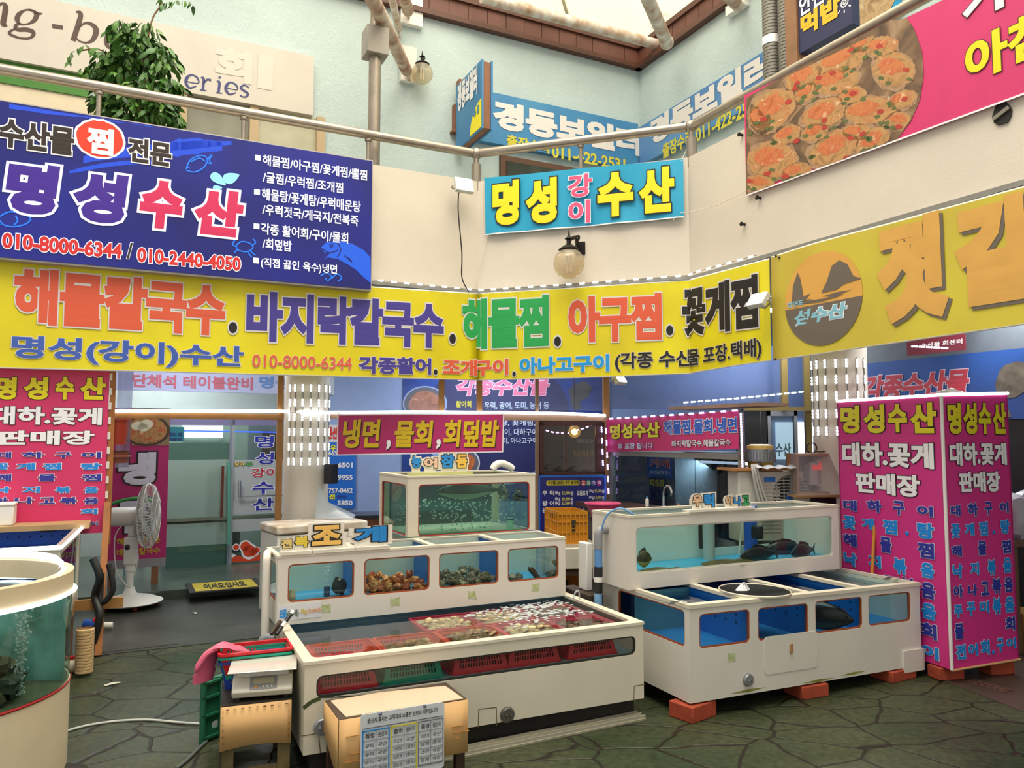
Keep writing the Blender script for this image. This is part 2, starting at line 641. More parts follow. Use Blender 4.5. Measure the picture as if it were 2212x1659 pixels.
# ---------------------------------------------------------------- glass roof
def roof_mat():
 m = bpy.data.materials.new('roof_sheet')
 m.use_nodes = True
 nt = m.node_tree
 nt.nodes.remove(nt.nodes['Principled BSDF'])
 t = nt.nodes.new('ShaderNodeBsdfTranslucent')
 t.inputs[0].default_value = lin('#fff6d8') + (1,)
 q = nt.nodes.new('ShaderNodeBsdfTransparent')
 q.inputs[0].default_value = lin('#fffaea') + (1,)
 mx = nt.nodes.new('ShaderNodeMixShader')
 mx.inputs[0].default_value = .55
 nt.links.new(t.outputs[0], mx.inputs[1])
 nt.links.new(q.outputs[0], mx.inputs[2])
 nt.links.new(mx.outputs[0], nt.nodes['Material Output'].inputs[0])
 return m
rm = roof_mat()
up_in = 5.0
apex = UC - nM * (up_in * math.sqrt(2)) + Vector((0, 0, ZT1 + 2.6))
cU = up(UC, ZT1 + .05)
farL, farR = up(UC - dL * 10, ZT1 + .05), up(UC + dR * 10, ZT1 + .05)
struct(MB().poly([cU, farL, apex - dL * 5, apex]).obj('ceiling_roof_left', rm))
struct(MB().poly([cU, apex, apex + dR * 5, farR]).obj('ceiling_roof_right', rm))
bars = MB()
for t in (.0, 2.2, 4.4, 6.6):
 p = cU - dL * (t + 1.2)
 bars.bar(p, p + (apex - cU - dL * 0) * .5 + dL * 0, .04, .05)
struct(bars.obj('trim_6', mat('#d9d2b4', rough=.6)))
pipe_w = mat('#dcd8d0', rough=.5, var=.25, scale=7, tint='#b08a6a')
rusty = mat('#cfc3b2', rough=.6, var=.5, scale=5, tint='#8a4a22')
# roof truss pipes
e0 = FUL.hit(1418, 96, 'y', -.5)
p0 = FUL.w(*e0)
q0 = FUL.w(*FUL.hit(1040, -6, 'y', -.5))
t = MB().tube([p0, q0], .075, 14)
t.tube([p0, p0 + (p0 - q0).normalized() * .06], .05, 12)
o = tag(t.obj('roof_truss_pipe', pipe_w), 'white rust-speckled roof pipe running level above the left brown trim', 'pipe')
hp = FUR.w(*FUR.hit(1440, 92, 'y', -.35))
hq = atY(1390, -25, hp.y - 1.6)
t = MB().tube([hp, hq], .085, 14)
t.ball(hp, .1)
tag(t.obj('roof_truss_pipe', pipe_w), 'white slanting roof pipe in front of the round roof vent', 'pipe')
# round vent in the roof sheet
vp = atY(1426, 46, UC.y + .1)
vt = thing('roof_vent', 'round grey louvred vent in the glass roof near its corner', 'vent', Frame(vp, -18))
vm = mat('#6d7f74', rough=.5, var=.4, tint='#39463e')
mm = Matrix.Rotation(R(90 - 20), 4, 'X')
MB().lathe([(.13, -.02), (.17, -.02), (.17, .03), (.13, .03), (.13, -.02)], n=28, m=mm).obj('rim', vm, vt)
lv = MB()
for i in range(6):
 a = i * 60
 lv.bar(mm @ Vector((0, 0, 0)), mm @ Vector((.14 * math.cos(R(a)), .14 * math.sin(R(a)), 0)), .055, .012)
lv.obj('louvre', mat('#9fb3a6', rough=.5), vt)
# slanting rusty pipes with wall plates
def strut(label, px, d, r, m, plate_px=None):
 """a roof strut that ends on the left wall at px[0] and climbs towards px[1]"""
 a = FUL.w(*FUL.hit(*px[0], 'y', -.16))
 b = atY(*px[1], a.y - d)
 t = thing('roof_strut', label, 'pipe', Frame(a, 0))
 la, lb = Vector((0, 0, 0)), b - a
 MB().tube([la + lb * .06, lb], r, 14).obj('tube', m, t)
 mb = MB().bar(la - lb.normalized() * .14, la + lb * .08, .03, .12)
 mb.obj('lug', m, t)
 if plate_px:
  x0, y0, x1, y1 = plate_px
  p, q = FUL.hit(x0, y1, 'y', -.02), FUL.hit(x1, y0, 'y', -.02)
  MB().box(p.x, q.x, -.08, -.0, p.z, q.z).obj('wall_plate', white_pt, t, FUL, bevel=.006)
 return t
strut('rusty white roof strut meeting the left wall beside the small globe lamp', [(882, 160), (796, -20)], 2.6, .075, rusty, (863, 108, 897, 176))
strut('thin pale roof strut rising behind the rusty strut', [(862, 66), (843, -20)], 1.6, .045, pipe_w)
strut('short roof strut end on the square white plate at the top edge', [(882, 26), (868, -25)], 1.0, .075, rusty, (863, -14, 911, 52))
ps = FUR.w(*FUR.hit(1594, 12, 'y', -.16))
t = thing('roof_strut', 'roof strut end on the white wall plate above the right wall', 'pipe', Frame(ps, 0))
p, q = FUR.hit(1577, 40, 'y', -.02), FUR.hit(1617, -10, 'y', -.02)
MB().box(p.x, q.x, -.1, 0, p.z, q.z).obj('wall_plate', white_pt, t, FUR, bevel=.006)
MB().tube([(0, 0, 0), atY(1540, -40, ps.y - .9) - ps], .075, 14).obj('tube', rusty, t)
# ---------------------------------------------------------------- ground floor walls
lav = mat('#8f97b4', rough=.6, var=.1)
struct(MB().box(-7, .6, 0, .15, 2.28, 3.25).obj('wall_shop_left', mat('#c9cdd6', rough=.6, var=.08), None, FS))
struct(MB().box(-7, -4.2, 0, .15, .0, 2.28).obj('wall_shop_side', mat('#b9bcc2', rough=.6, var=.08), None, FS))
bx0 = FB.hit(700, 900).x
struct(MB().box(bx0 - .3, 6.5, 0, .15, 0, 3.25).obj('wall_back', mat('#8ea3cf', rough=.6, var=.06), None, FB))
FWR = Frame(C2 + nR * 2.3, YAW - 90)
struct(MB().box(FWR.hit(1852, 900).x, 6, 0, .15, 0, 3.25).obj("wall_side_right", mat("#5d6670", rough=.6, var=.1), None, FWR))
# room behind the glass doors
struct(MB().box(-5.4, .3, 2.0, 2.1, 0, 3.2).obj('wall_dining_room', mat('#b2bfb8', rough=.6, var=.06), None, FS))
# ================================================================ balcony railing
def rail_pt(fr, px, py):
 h = fr.hit(px, py)
 return fr.w(h.x, 0, ZR)
ZR = 4.733
rl = thing('handrail', 'long steel tube handrail with thin posts bending round the balcony corner', 'handrail', FL)
cA, cB = up(C1, ZR) + nL * .05, up(C2, ZR) + nR * .05
for a, b in ((cA - dL * 6.5, cA - dL * .05), (cA + dM * .05, cB - dM * .05), (cB + dR * .05, cB + dR * 6)):
 MB().tube([a, b], .046, 16).obj('tube', steel, rl, Frame((0, 0, 0)))
for c in (cA, cB):
 MB().ball(c, .062, n=16).obj('corner_ball', steel, rl, Frame((0, 0, 0)))
 MB().tube([up(c, ZF1 - .1), up(c, ZR - .12)], .052, 14).tube([up(c, ZR - .13), up(c, ZR)], .03, 12).obj('corner_post', steel, rl, Frame((0, 0, 0)))
for fr, px in ((FL, 212), (FL, 528), (FL, 799), (FM, 1252)):
 h = fr.hit(px, 250 if fr is FL else 330)
 q = fr.w(h.x, .05, 0)
 MB().tube([up(q, ZF1 - .1), up(q, ZR - .03)], .02, 10).tube([up(q, ZR - .07), up(q, ZR - .045)], .034, 10).obj('post', steel, rl, Frame((0, 0, 0)))
# tall steel pole with its junction box
pp = FL.w(FL.hit(809, 200, 'y', .3).x, .3, 0)
pl = thing('steel_pole', 'tall brushed steel pole with a grey junction box behind the balcony rail', 'pole', Frame(up(pp, 3.4), YAW))
MB().tube([(0, 0, 0), (0, 0, 5)], .052, 16).obj('tube', steel, pl)
zb0, zb1 = FL.hit(809, 124, 'y', .3).z - 3.4, FL.hit(809, 66, 'y', .3).z - 3.4
MB().box(-.115, .115, -.115, .115, zb0, zb1).obj('junction_box', mat('#a39b90', rough=.5, var=.1), pl, bevel=.004)
MB().tube([(.0, 0, 0), (0, 0, zb0)], .064, 16).obj('lower_sleeve', steel, pl)
# ================================================================ helper for printed signs
black = mat('#17130f', rough=.55)
whi = mat('#f2eff2', rough=.5)
yel = mat('#f6e514', rough=.5)
red = mat('#d42a22', rough=.5)
navy = mat('#2a2c8e', rough=.5)
cyan = mat('#1583d8', rough=.5)
al_frame = mat('#b9b2a8', rough=.4, metal=.3)
def lightbox_blue():
 m = mat('#151c88', rough=.4, var=.35, scale=.9, tint='#0a0f5c').copy()
 nt = m.node_tree
 p = nt.nodes['Principled BSDF']
 src = p.inputs['Base Color'].links[0].from_socket
 nt.links.new(src, p.inputs['Emission Color'])
 p.inputs['Emission Strength'].default_value = .08
 return m
# ---------------------------------------------------------------- big blue lit sign
FBS = Frame(C1 - nL * .16, YAW)
sg = thing('lightbox_sign', 'big dark blue lit signboard with purple and pink shop name and menu list', 'sign', FBS)
a, b, c = FBS.hit(803, 625), FBS.hit(803, 347), FBS.hit(-60, 205)
X1, Z0, Z1, X0 = a.x, a.z, b.z, c.x
MB().box(X0, X1, .012, .15, Z0 - .015, Z1 + .01).obj('case', al_frame, sg)
MB().box(X0, X1 - .01, 0, .012, Z0, Z1 - .004).obj('panel', lightbox_blue(), sg)
# brush strokes of lighter blue printed on the panel
st = MB()
for (xa, ya, xb, yb, w0) in ((20, 225, 330, 268, .12), (330, 330, 480, 318, .16), (180, 345, 500, 310, .09), (150, 372, 340, 352, .04)):
 p, q = FBS.hit(xa, ya), FBS.hit(xb, yb)
 n = 14
 t_, b_ = [], []
 for i in range(n + 1):
  f = i / n
  x, z = p.x + (q.x - p.x) * f, p.z + (q.z - p.z) * f + .03 * math.sin(f * 3)
  w = w0 * (.3 + .7 * math.sin(math.pi * min(1, f * .8 + .15))) * random.uniform(.85, 1.1)
  t_.append((x, -.0008, min(z + w / 2, Z1 - .02)))
  b_.append((x, -.0008, z - w / 2))
 for i in range(n):
  st.quad(b_[i], b_[i + 1], t_[i + 1], t_[i])
st.obj('brush_print', mat('#1747d0', rough=.4, emit=.2), sg, smooth=False)
blk_ink = mat('#2a1d14', rough=.5)
ptext(sg, FBS, '수산물', -8, 248, 318, 164, blk_ink, whi, bold=.045, ew=.045)
ptext(sg, FBS, '전문', 272, 292, 350, 373, blk_ink, whi, bold=.045, ew=.045)
h = FBS.hit(216, 300)
mb = MB()
for mi, r, y in ((1, .172, -.002), (0, .155, -.004)):
 mb.mi(mi).poly([(h.x + r * 1.12 * math.cos(i * R(12)) * (1 + .02 * math.sin(i * 5)), y, h.z + r * math.sin(i * R(12)) * (1 + .03 * math.sin(i * 3))) for i in range(30)])
mb.obj('red_disc', [mat('#e03418', rough=.45, emit=.25), mat('#f4f0f4', rough=.5, emit=.2)], sg, smooth=False)
ptext(sg, FBS, '찜', 186, 272, 330, 246, whi, None, bold=.05, y=-.006)
pur = mat('#3f1c90', rough=.45, emit=.06)
pnk = mat('#d0285a', rough=.45, emit=.06)
wht_l = mat('#e6ebf6', rough=.45, emit=.25)
for ch, xl, yt, yb, xr, m in (('명', 2, 338, 462, 136, pur), ('성', 146, 358, 480, 284, pur), ('수', 294, 378, 494, 402, pnk), ('산', 410, 396, 508, 532, pnk)):
 ptext(sg, FBS, ch, xl, yt, yb, xr, m, wht_l, bold=.062, ew=.05, shear=.08)
dp = MB()
for x0, y0, rx, rz, an in ((472, 388, .075, .04, -35), (500, 384, .075, .045, 30), (470, 406, .04, .022, 10)):
 h = FBS.hit(x0, y0)
 pts = []
 for i in range(20):
  t = R(18 * i)
  x, z = rx * math.cos(t), rz * math.sin(t) * (1 - .5 * math.cos(t))
  pts.append((h.x + x * math.cos(R(an)) - z * math.sin(R(an)), -.004, h.z + x * math.sin(R(an)) + z * math.cos(R(an))))
 dp.poly(pts)
dp.obj('water_drop_print', mat('#8fd6f0', rough=.45, emit=.25), sg, smooth=False)
redn = mat('#cf2626', rough=.45, emit=.1)
ptext(sg, FBS, '010-8000-6344', 2, 498, 538, 266, redn, wht_l, bold=.04, ew=.045)
ptext(sg, FBS, '/', 272, 522, 560, 288, blk_ink, wht_l, bold=.03, ew=.03)
ptext(sg, FBS, '010-2440-4050', 294, 532, 568, 522, redn, wht_l, bold=.04, ew=.045)
wl = mat('#eef2fa', rough=.45, emit=.3)
for s, xl, yt, yb, xr in (('해물찜/아구찜/꽃게찜/뽈찜', 567, 333, 357, 793), ('/굴찜/우럭찜/조개찜', 567, 370, 394, 741), ('해물탕/꽃게탕/우럭매운탕', 565, 406, 432, 779),
                          ('/우럭젓국/게국지/전복죽', 566, 440, 464, 774), ('각종 활어회/구이/물회', 563, 481, 506, 752), ('/회덮밥', 566, 514, 538, 630), ('(직접 끓인 육수)냉면', 563, 556, 580, 728)):
 ptext(sg, FBS, s, xl, yt, yb, xr, wl, None, bold=.02)
bu = MB()
for x, y in ((557, 341), (555, 415), (554, 489), (553, 563)):
 h = FBS.hit(x, y)
 bu.box(h.x - .025, h.x + .025, -.006, -.001, h.z - .025, h.z + .025)
bu.obj('bullet_square', wl, sg)
def line_print(parent, fr, paths, m, r=.006, name='outline_print', y=-.004):
 mb = MB()
 for pts in paths:
  q = [fr.hit(*p) for p in pts]
  q = smooth_path([(v.x, y, v.z) for v in q], 4)
  for i in range(len(q) - 1):
   d = (q[i + 1] - q[i])
   if d.length < 1e-5:
    continue
   n = Vector((-d.z, 0, d.x)).normalized() * r
   mb.quad(q[i] - n, q[i + 1] - n, q[i + 1] + n, q[i] + n)
 return mb.obj(name, m, parent, fr, smooth=False)
cy_l = mat('#1b6fe0', rough=.45, emit=.35)
line_print(sg, FBS, [[(402, 366), (412, 345), (436, 336), (448, 345), (440, 362), (420, 372), (402, 368)], [(446, 346), (458, 334), (452, 346), (456, 354), (444, 350)], [(412, 350), (430, 342), (442, 348)], [(405, 362), (410, 364)]], cy_l)
line_print(sg, FBS, [[(0, 468), (20, 458), (46, 462), (66, 472), (56, 484), (30, 490), (8, 486), (0, 476)], [(24, 458), (30, 448), (42, 460)], [(34, 466), (38, 478), (30, 486)], [(0, 484), (-6, 492)]], cy_l)
line_print(sg, FBS, [[(510, 530), (522, 522), (540, 526), (546, 536), (532, 544), (514, 540), (510, 530)], [(512, 534), (502, 528), (508, 518)], [(544, 530), (552, 524), (546, 516)], [(514, 538), (506, 546)], [(540, 542), (552, 552)], [(534, 544), (544, 556)]], cy_l)
# big fish at the corner of the sign
fp = [FBS.hit(*p) for p in ((692, 536), (704, 524), (730, 520), (760, 526), (785, 540), (800, 556), (801, 612), (786, 600), (770, 584), (752, 572), (730, 560), (708, 556), (700, 560), (712, 548), (700, 545))]
MB().poly([(v.x, -.002, v.z) for v in fp]).obj('fish_print', mat('#1656d6', rough=.45, emit=.3), sg, smooth=False)
line_print(sg, FBS, [[(694, 536), (712, 546), (730, 540)], [(728, 522), (736, 540), (728, 556)], [(712, 530), (716, 527), (719, 531), (715, 534), (712, 530)], [(744, 552), (760, 566), (752, 556)]], mat('#0a1c7a', rough=.45), .005, 'fish_line_print', -.004)
line_print(sg, FBS, [[(692, 596), (706, 590), (716, 598), (708, 606), (702, 600)], [(716, 602), (728, 592), (738, 600), (730, 608)]], cy_l)
# ---------------------------------------------------------------- the long yellow banner round the corner
ban_y = mat('#e9db12', rough=.5, var=.06, scale=1.5, bump=.12, bscale=5, tint='#d6c30e')
YO = .045   # stands off the parapet
def bend(s):
 """arc length along the balcony edge -> point; 0 at the left corner"""
 g = YO * math.tan(R(22.5))
 if s < 0:
  return C1 - nL * YO + dL * (s + 0) - dL * g * 0, nL
 if s <= WM:
  return C1 - nM * YO + dM * s, nM
 return C2 - nR * YO + dR * (s - WM), nR
def bent(v, wave=True):
 s, lift, z = v[0], v[1], v[2]
 p, n = bend(s)
 w = .0022 * math.sin(s * 5.1 + z * 3) + .0014 * math.sin(s * 11 + z * 7) if wave else 0
 return Vector((p.x, p.y, z)) + n * (lift + w)
def band(name, label, s0, s1, zt, zb, mats, step=.12, parent=None):
 """cloth between heights zt(s), zb(s), white hem above and below"""
 n = max(2, int((s1 - s0) / step))
 ss = sorted(set([s0 + (s1 - s0) * i / n for i in range(n + 1)] + [x for x in (0, WM) if s0 < x < s1]))
 mb = MB()
 for a, b in zip(ss, ss[1:]):
  for mi, k0, k1 in ((1, 0, .012), (0, .012, .5), (0, .5, .988), (1, .988, 1)):
   f = lambda s, k: bent((s, 0, zb(s) + (zt(s) - zb(s)) * k))
   mb.mi(mi).quad(f(a, k0), f(b, k0), f(b, k1), f(a, k1))
 me = mb.data(name, mats)
 bm = bmesh.new()
 bm.from_mesh(me)
 bmesh.ops.remove_doubles(bm, verts=bm.verts, dist=.0005)
 bmesh.ops.recalc_face_normals(bm, faces=bm.faces)
 bm.to_mesh(me)
 bm.free()
 o = bpy.data.objects.new(name, me)
 COL.objects.link(o)
 sd = o.modifiers.new('t', 'SOLIDIFY')
 sd.thickness, sd.offset = .004, 0
 place(o, parent, Frame((0, 0, 0)))
 return o
def sz(px, py):
 """photo point on the banner -> (arc length, height)"""
 if px <= 1032:
  h = Frame(C1 - nL * YO, YAW).hit(px, py)
  return h.x, h.z
 if px <= 1490:
  h = Frame(C1 - nM * YO, YAW - 45).hit(px, py)
  return h.x, h.z
 h = Frame(C2 - nR * YO, YAW - 90).hit(px, py)
 return WM + h.x, h.z
def curve_z(pts):
 q = sorted(sz(*p) for p in pts)
 def f(s):
  if s <= q[0][0]:
   a, b = q[0], q[1]
  elif s >= q[-1][0]:
   a, b = q[-2], q[-1]
  else:
   for a, b in zip(q, q[1:]):
    if a[0] <= s <= b[0]:
     break
  return a[1] + (b[1] - a[1]) * (s - a[0]) / (b[0] - a[0])
 return f
yb_t = thing('banner', 'long yellow cloth banner with red, purple, green and black dish names round the balcony', 'banner', Frame(up(C1, 2.3), 0))
yzt = curve_z([(10, 552), (820, 620), (1031, 633), (1200, 623), (1489, 604), (1560, 585), (1664, 557)])
yzb = curve_z([(10, 796), (500, 808), (1031, 822), (1250, 817), (1489, 808), (1580, 792), (1664, 780)])
sL, sR_ = sz(-60, 700)[0], sz(1664, 680)[0]
band('cloth', '', sL, sR_, yzt, yzb, [ban_y, mat('#e8e6dc', rough=.5)], parent=yb_t)
FW = Frame((0, 0, 0))
def btext(s, xl, yt, yb, xr, fill, edge=None, **k):
 a, b = sz(xl, yb), sz(xl, yt)
 c = sz(xr, (yt + yb) / 2)
 dz = (sz(xr, k.pop('ybr'))[1] - a[1]) / (c[0] - a[0]) if 'ybr' in k else 0
 lettering(yb_t, FW, s, a[0], a[1], c[0], b[1], fill, edge, y=-.008, wrap=((0, WM), lambda v: bent(v)), skew=dz, **k)
ink_o = mat('#dd5a3a', rough=.5)
ink_p = mat('#453a92', rough=.5)
ink_g = mat('#1fa04e', rough=.5)
ink_b = mat('#3b5aae', rough=.5)
ink_c = mat('#1296dc', rough=.5)
lil = mat('#d9d3d2', rough=.5)
for s, xl, yt, yb, xr, m, ybr in (('해물칼국수', 24, 572, 702, 490, ink_o, 730), ('바지락칼국수', 528, 624, 740, 960, ink_p, 756), ('해물찜', 996, 640, 756, 1188, ink_g, 752),
                             ('아구찜', 1226, 640, 744, 1432, ink_o, 738), ('꽃게찜', 1472, 620, 730, 1642, black, 712)):
 btext(s, xl, yt, yb, xr, m, lil, bold=.05, ew=.028, ybr=ybr, gap=.97)
dots = MB()
for x, y, r in ((503, 708, .042), (977, 732, .042), (1205, 738, .042), (1447, 714, .04), (940, 804, .024), (1111, 808, .022)):
 s, z = sz(x, y)
 for mi, q, l in ((1, r * 1.35, -.009), (0, r, -.0105)):
  dots.mi(mi).poly([bent((s + q * .85 * math.cos(R(18 * i)), l, z + q * 1.2 * math.sin(R(18 * i)))) for i in range(20)])
dots.obj('dot_print', [black, lil], yb_t, FW, smooth=False)
btext('명성(강이)수산', 22, 722, 782, 528, ink_b, lil, bold=.035, ew=.02, ybr=801)
btext('010-8000-6344', 544, 764, 794, 760, ink_o, lil, bold=.012, ew=.015, ybr=800)
btext('각종활어', 772, 768, 808, 932, ink_p, lil, bold=.045, ew=.03, ybr=811)
btext('조개구이', 954, 774, 812, 1100, ink_o, lil, bold=.045, ew=.03, ybr=811)
btext('아나고구이', 1122, 772, 810, 1318, ink_c, lil, bold=.045, ew=.03, ybr=803)
btext('(각종 수산물 포장.택배)', 1328, 762, 804, 1648, black, lil, bold=.03, ew=.02, ybr=776)
# ---------------------------------------------------------------- yellow banner on the right
yr = thing('banner', 'faded yellow banner with orange lettering and round sea stack emblem on the right', 'banner', Frame(up(C2, 2.35), 0))
rzt = curve_z([(1672, 552), (1760, 524), (1900, 487), (2212, 402)])
rzb = curve_z([(1672, 779), (1760, 767), (2212, 702)])
s0, s1 = sz(1668, 680)[0], sz(2300, 600)[0]
band('cloth', '', s0, s1, rzt, rzb, [mat('#d2c23c', rough=.55, var=.1, scale=1.4, bump=.15, bscale=4, tint='#c4ad3e'), mat('#e0dccb', rough=.5)], parent=yr)
def rtext(s, xl, yt, yb, xr, fill, edge=None, **k):
 a, b = sz(xl, yb), sz(xl, yt)
 c = sz(xr, (yt + yb) / 2)
 return lettering(yr, FW, s, a[0], a[1], c[0], b[1], fill, edge, wrap=((WM,), lambda v: bent(v)), y=k.pop('y', -.008), **k)
ora = mat('#dba650', rough=.55, var=.08)
gry = mat('#6c6156', rough=.55)
rtext('젓', 1900, 490, 705, 2050, ora, None, bold=.07, drop=(.022, -.024, gry))
rtext('갈', 2068, 452, 668, 2246, ora, None, bold=.07, drop=(.022, -.024, gry))
es, ez = sz(1776, 645)
er = (sz(1860, 645)[0] - sz(1692, 645)[0]) / 2
ev = (sz(1776, 543)[1] - sz(1776, 746)[1]) / 2
ek = er / .2
em = MB()
cir = [(es + er * math.cos(R(6 * i)), ez + ev * math.sin(R(6 * i))) for i in range(60)]
em.mi(0).poly([bent((s, -.006, z)) for s, z in cir])
hz = ez - .02
em.mi(1).poly([bent((s, -.0075, z)) for s, z in cir if z <= hz])
for pts in (((-.17, 0), (-.16, .09), (-.13, .16), (-.115, .12), (-.1, .02), (-.06, .03), (-.09, 0)), ((.0, .02), (.03, .07), (.06, .15), (.1, .17), (.14, .14), (.17, .07), (.21, .05), (.12, .04), (.08, .02))):
 em.poly([bent((es + x * ek * .95, -.009, hz + .035 + z * ev / .25)) for x, z in pts])
for x0, x1, z in ((-.2, -.05, .018), (-.16, .0, .008), (.0, .16, .022), (.02, .12, .01), (-.1, .08, .003)):
 em.poly([bent((es + x * ek * .95, -.009, hz + zz * 1.5)) for x, zz in ((x0, z), ((x0 + x1) / 2, z - .006), (x1, z + .004), ((x0 + x1) / 2, z + .008))])
em.obj('emblem_print', [mat('#dda54e', rough=.55), gry], yr, FW, smooth=False)
aqua = mat('#86bfd2', rough=.5)
rtext('섬수산', 1716, 672, 706, 1834, aqua, whi, bold=.05, ew=.04, shear=.15)
rtext('안면도', 1702, 654, 666, 1738, aqua, None, bold=.04)
sc_ = MB()
for x, y in ((1676, 552), (1676, 776), (1684, 556)):
 s, z = sz(x, y)
 sc_.ball(bent((s, -.008, z)), .012, n=8)
sc_.obj('screw', mat('#55504a', rough=.4, metal=.6), yr, FW)
# ---------------------------------------------------------------- small blue banner in the middle
FMB = Frame(C1 - nM * .03, YAW - 45)
sb = thing('banner', 'small sky blue banner with yellow and pink lettering over the globe lamp', 'banner', FMB)
a, b, c, d = FMB.hit(1050, 509), FMB.hit(1047, 385), FMB.hit(1476, 344), FMB.hit(1478, 471)
mb = MB()
n, k = 28, 8
P = [[None] * (k + 1) for _ in range(n + 1)]
for i in range(n + 1):
 for j in range(k + 1):
  u, w = i / n, j / k
  q = (a.lerp(d, u)).lerp(b.lerp(c, u), w)
  q.y = -.012 - .012 * math.sin(u * 21 + w * 2) * (1 - w) - .008 * math.sin(u * 9 - w * 3)
  P[i][j] = q
for i in range(n):
 for j in range(k):
  mb.mi(1 if j == 0 and False else 0).quad(P[i][j], P[i + 1][j], P[i + 1][j + 1], P[i][j + 1])
o = mb.obj('cloth', mat('#1f9fc8', rough=.5, var=.05, bump=.1, bscale=6), sb)
mb = MB()
for i in range(n):
 mb.quad(P[i][0] + Vector((0, -.002, 0)), P[i + 1][0] + Vector((0, -.002, 0)), P[i + 1][0] + Vector((0, -.002, .012)), P[i][0] + Vector((0, -.002, .012)))
mb.obj('hem', whi, sb)
def stext(s, xl, yt, yb, xr, fill, edge, **k):
 sk = (d.z - a.z) / (d.x - a.x)
 A, B = FMB.hit(xl, yb), FMB.hit(xl, yt)
 Cc = FMB.hit(xr, (yt + yb) / 2)
 lettering(sb, FMB, s, A.x, A.z, Cc.x, B.z, fill, edge, y=-.034, skew=sk, **k)
lem = mat('#f0dd10', rough=.5)
stext('명', 1064, 393, 494, 1126, lem, black, bold=.055, ew=.03)
stext('성', 1134, 389, 491, 1208, lem, black, bold=.055, ew=.03)
stext('수', 1290, 376, 476, 1372, lem, black, bold=.055, ew=.03)
stext('산', 1378, 366, 468, 1460, lem, black, bold=.055, ew=.03)
pk2 = mat('#e05480', rough=.5)
stext('강', 1226, 380, 432, 1282, pk2, whi, bold=.035, ew=.03)
stext('이', 1228, 436, 488, 1278, pk2, whi, bold=.035, ew=.03)
st_m = mat('#d8d0c0', rough=.8)
mb = MB()
mb.tube(arc(d + Vector((-.05, -.01, .05)), FMB.i @ FR.w(*FR.hit(1612, 412, 'y', -.03)), .04), .003, 5)
mb.tube(arc(d + Vector((-.02, -.02, .02)), d + Vector((-.1, -.03, -.02)), -.03), .003, 5)
mb.tube(arc(a + Vector((.02, -.01, .0)), a + Vector((-.12, .0, -.55)), .0), .003, 5)
mb.tube(arc(c + Vector((-.02, -.01, -.02)), c + Vector((.03, .02, .1)), .0), .003, 5)
mb.obj('tie_string', st_m, sb)
# ---------------------------------------------------------------- pink banner with crab dish
FPB = Frame(C2 - nR * .03, YAW - 90)
pb = thing('banner', 'pink banner with a photo of seasoned crab hung on the right rail', 'banner', FPB)
a, b = FPB.hit(1612, 424), FPB.hit(1610, 205)
c, d = FPB.hit(2212, -85), FPB.hit(2212, 205)
xe = d.x + .7
zt = lambda x: b.z + (c.z - b.z) * (x - a.x) / (d.x - a.x)
zb_ = lambda x: a.z + (d.z - a.z) * (x - a.x) / (d.x - a.x)
mb = MB()
n = 30
for i in range(n):
 x0, x1 = a.x + (xe - a.x) * i / n, a.x + (xe - a.x) * (i + 1) / n
 mb.quad((x0, 0, zb_(x0)), (x1, 0, zb_(x1)), (x1, 0, zt(x1)), (x0, 0, zt(x0)))
o = mb.obj('cloth', mat('#d6346f', rough=.45, var=.05, bump=.06, bscale=4), pb)
mb = MB()
mb.prism([(a.x, -.002, zb_(a.x) - .0), (xe, -.002, zb_(xe)), (xe, -.002, zb_(xe) + .012), (a.x, -.002, zb_(a.x) + .012)], (0, -.002, 0))
mb.obj('hem', whi, pb)
def crab_mat(base, hot, scale):
 m = bpy.data.materials.new('dish_print')
 m.use_nodes = True
 nt = m.node_tree
 N, L = nt.nodes, nt.links
 p = N['Principled BSDF']
 p.inputs['Roughness'].default_value = .45
 tc = N.new('ShaderNodeTexCoord')
 n1 = N.new('ShaderNodeTexNoise')
 n1.inputs['Scale'].default_value = scale
 n1.inputs['Detail'].default_value = 7
 n1.inputs['Distortion'].default_value = 1.2
 L.new(tc.outputs['Object'], n1.inputs['Vector'])
 r = N.new('ShaderNodeValToRGB')
 e = r.color_ramp.elements
 e[0].position, e[0].color = .3, lin(base[0]) + (1,)
 e[1].position, e[1].color = .72, lin(base[2]) + (1,)
 q = e.new(.5)
 q.color = lin(base[1]) + (1,)
 q = e.new(.6)
 q.color = lin(hot) + (1,)
 L.new(n1.outputs['Fac'], r.inputs['Fac'])
 L.new(r.outputs['Color'], p.inputs['Base Color'])
 return m
# the photo of the dish: a curved field with shells, meat, chilli and greens
def ph(px, py, y=-.003):
 h = FPB.hit(px, py)
 return (h.x, y, h.z)
edge_c = [(1612, 212), (1612, 423), (1700, 380), (1800, 345), (1938, 302), (1968, 262), (1988, 215), (1996, 160), (1992, 110), (1975, 62), (1960, 40), (1925, 44), (1800, 107), (1700, 160)]
dish = MB().poly([ph(*p) for p in edge_c])
shells = [(1670, 235, 62, 46), (1735, 165, 48, 34), (1815, 130, 62, 36), (1805, 175, 58, 34), (1930, 150, 50, 44), (1780, 245, 56, 36), (1880, 240, 64, 36), (1665, 345, 58, 46), (1800, 320, 62, 40), (1885, 305, 44, 30), (1640, 255, 26, 34), (1905, 100, 40, 26)]
wh_, sh, mt_, gr_, rd_ = 1, 2, 3, 4, 5
rg = random.Random(3)
ARC = [(30, 1950), (40, 1960), (62, 1975), (110, 1992), (160, 1996), (215, 1988), (262, 1968), (302, 1938), (345, 1820)]
shells = [(x + dx, y + dy, 34, 22) for x, y in ((1700, 290), (1840, 205), (1740, 200), (1850, 285), (1720, 370), (1950, 215), (1860, 95), (1640, 395), (1760, 285), (1940, 260)) for dx, dy in ((0, 0),)] + shells
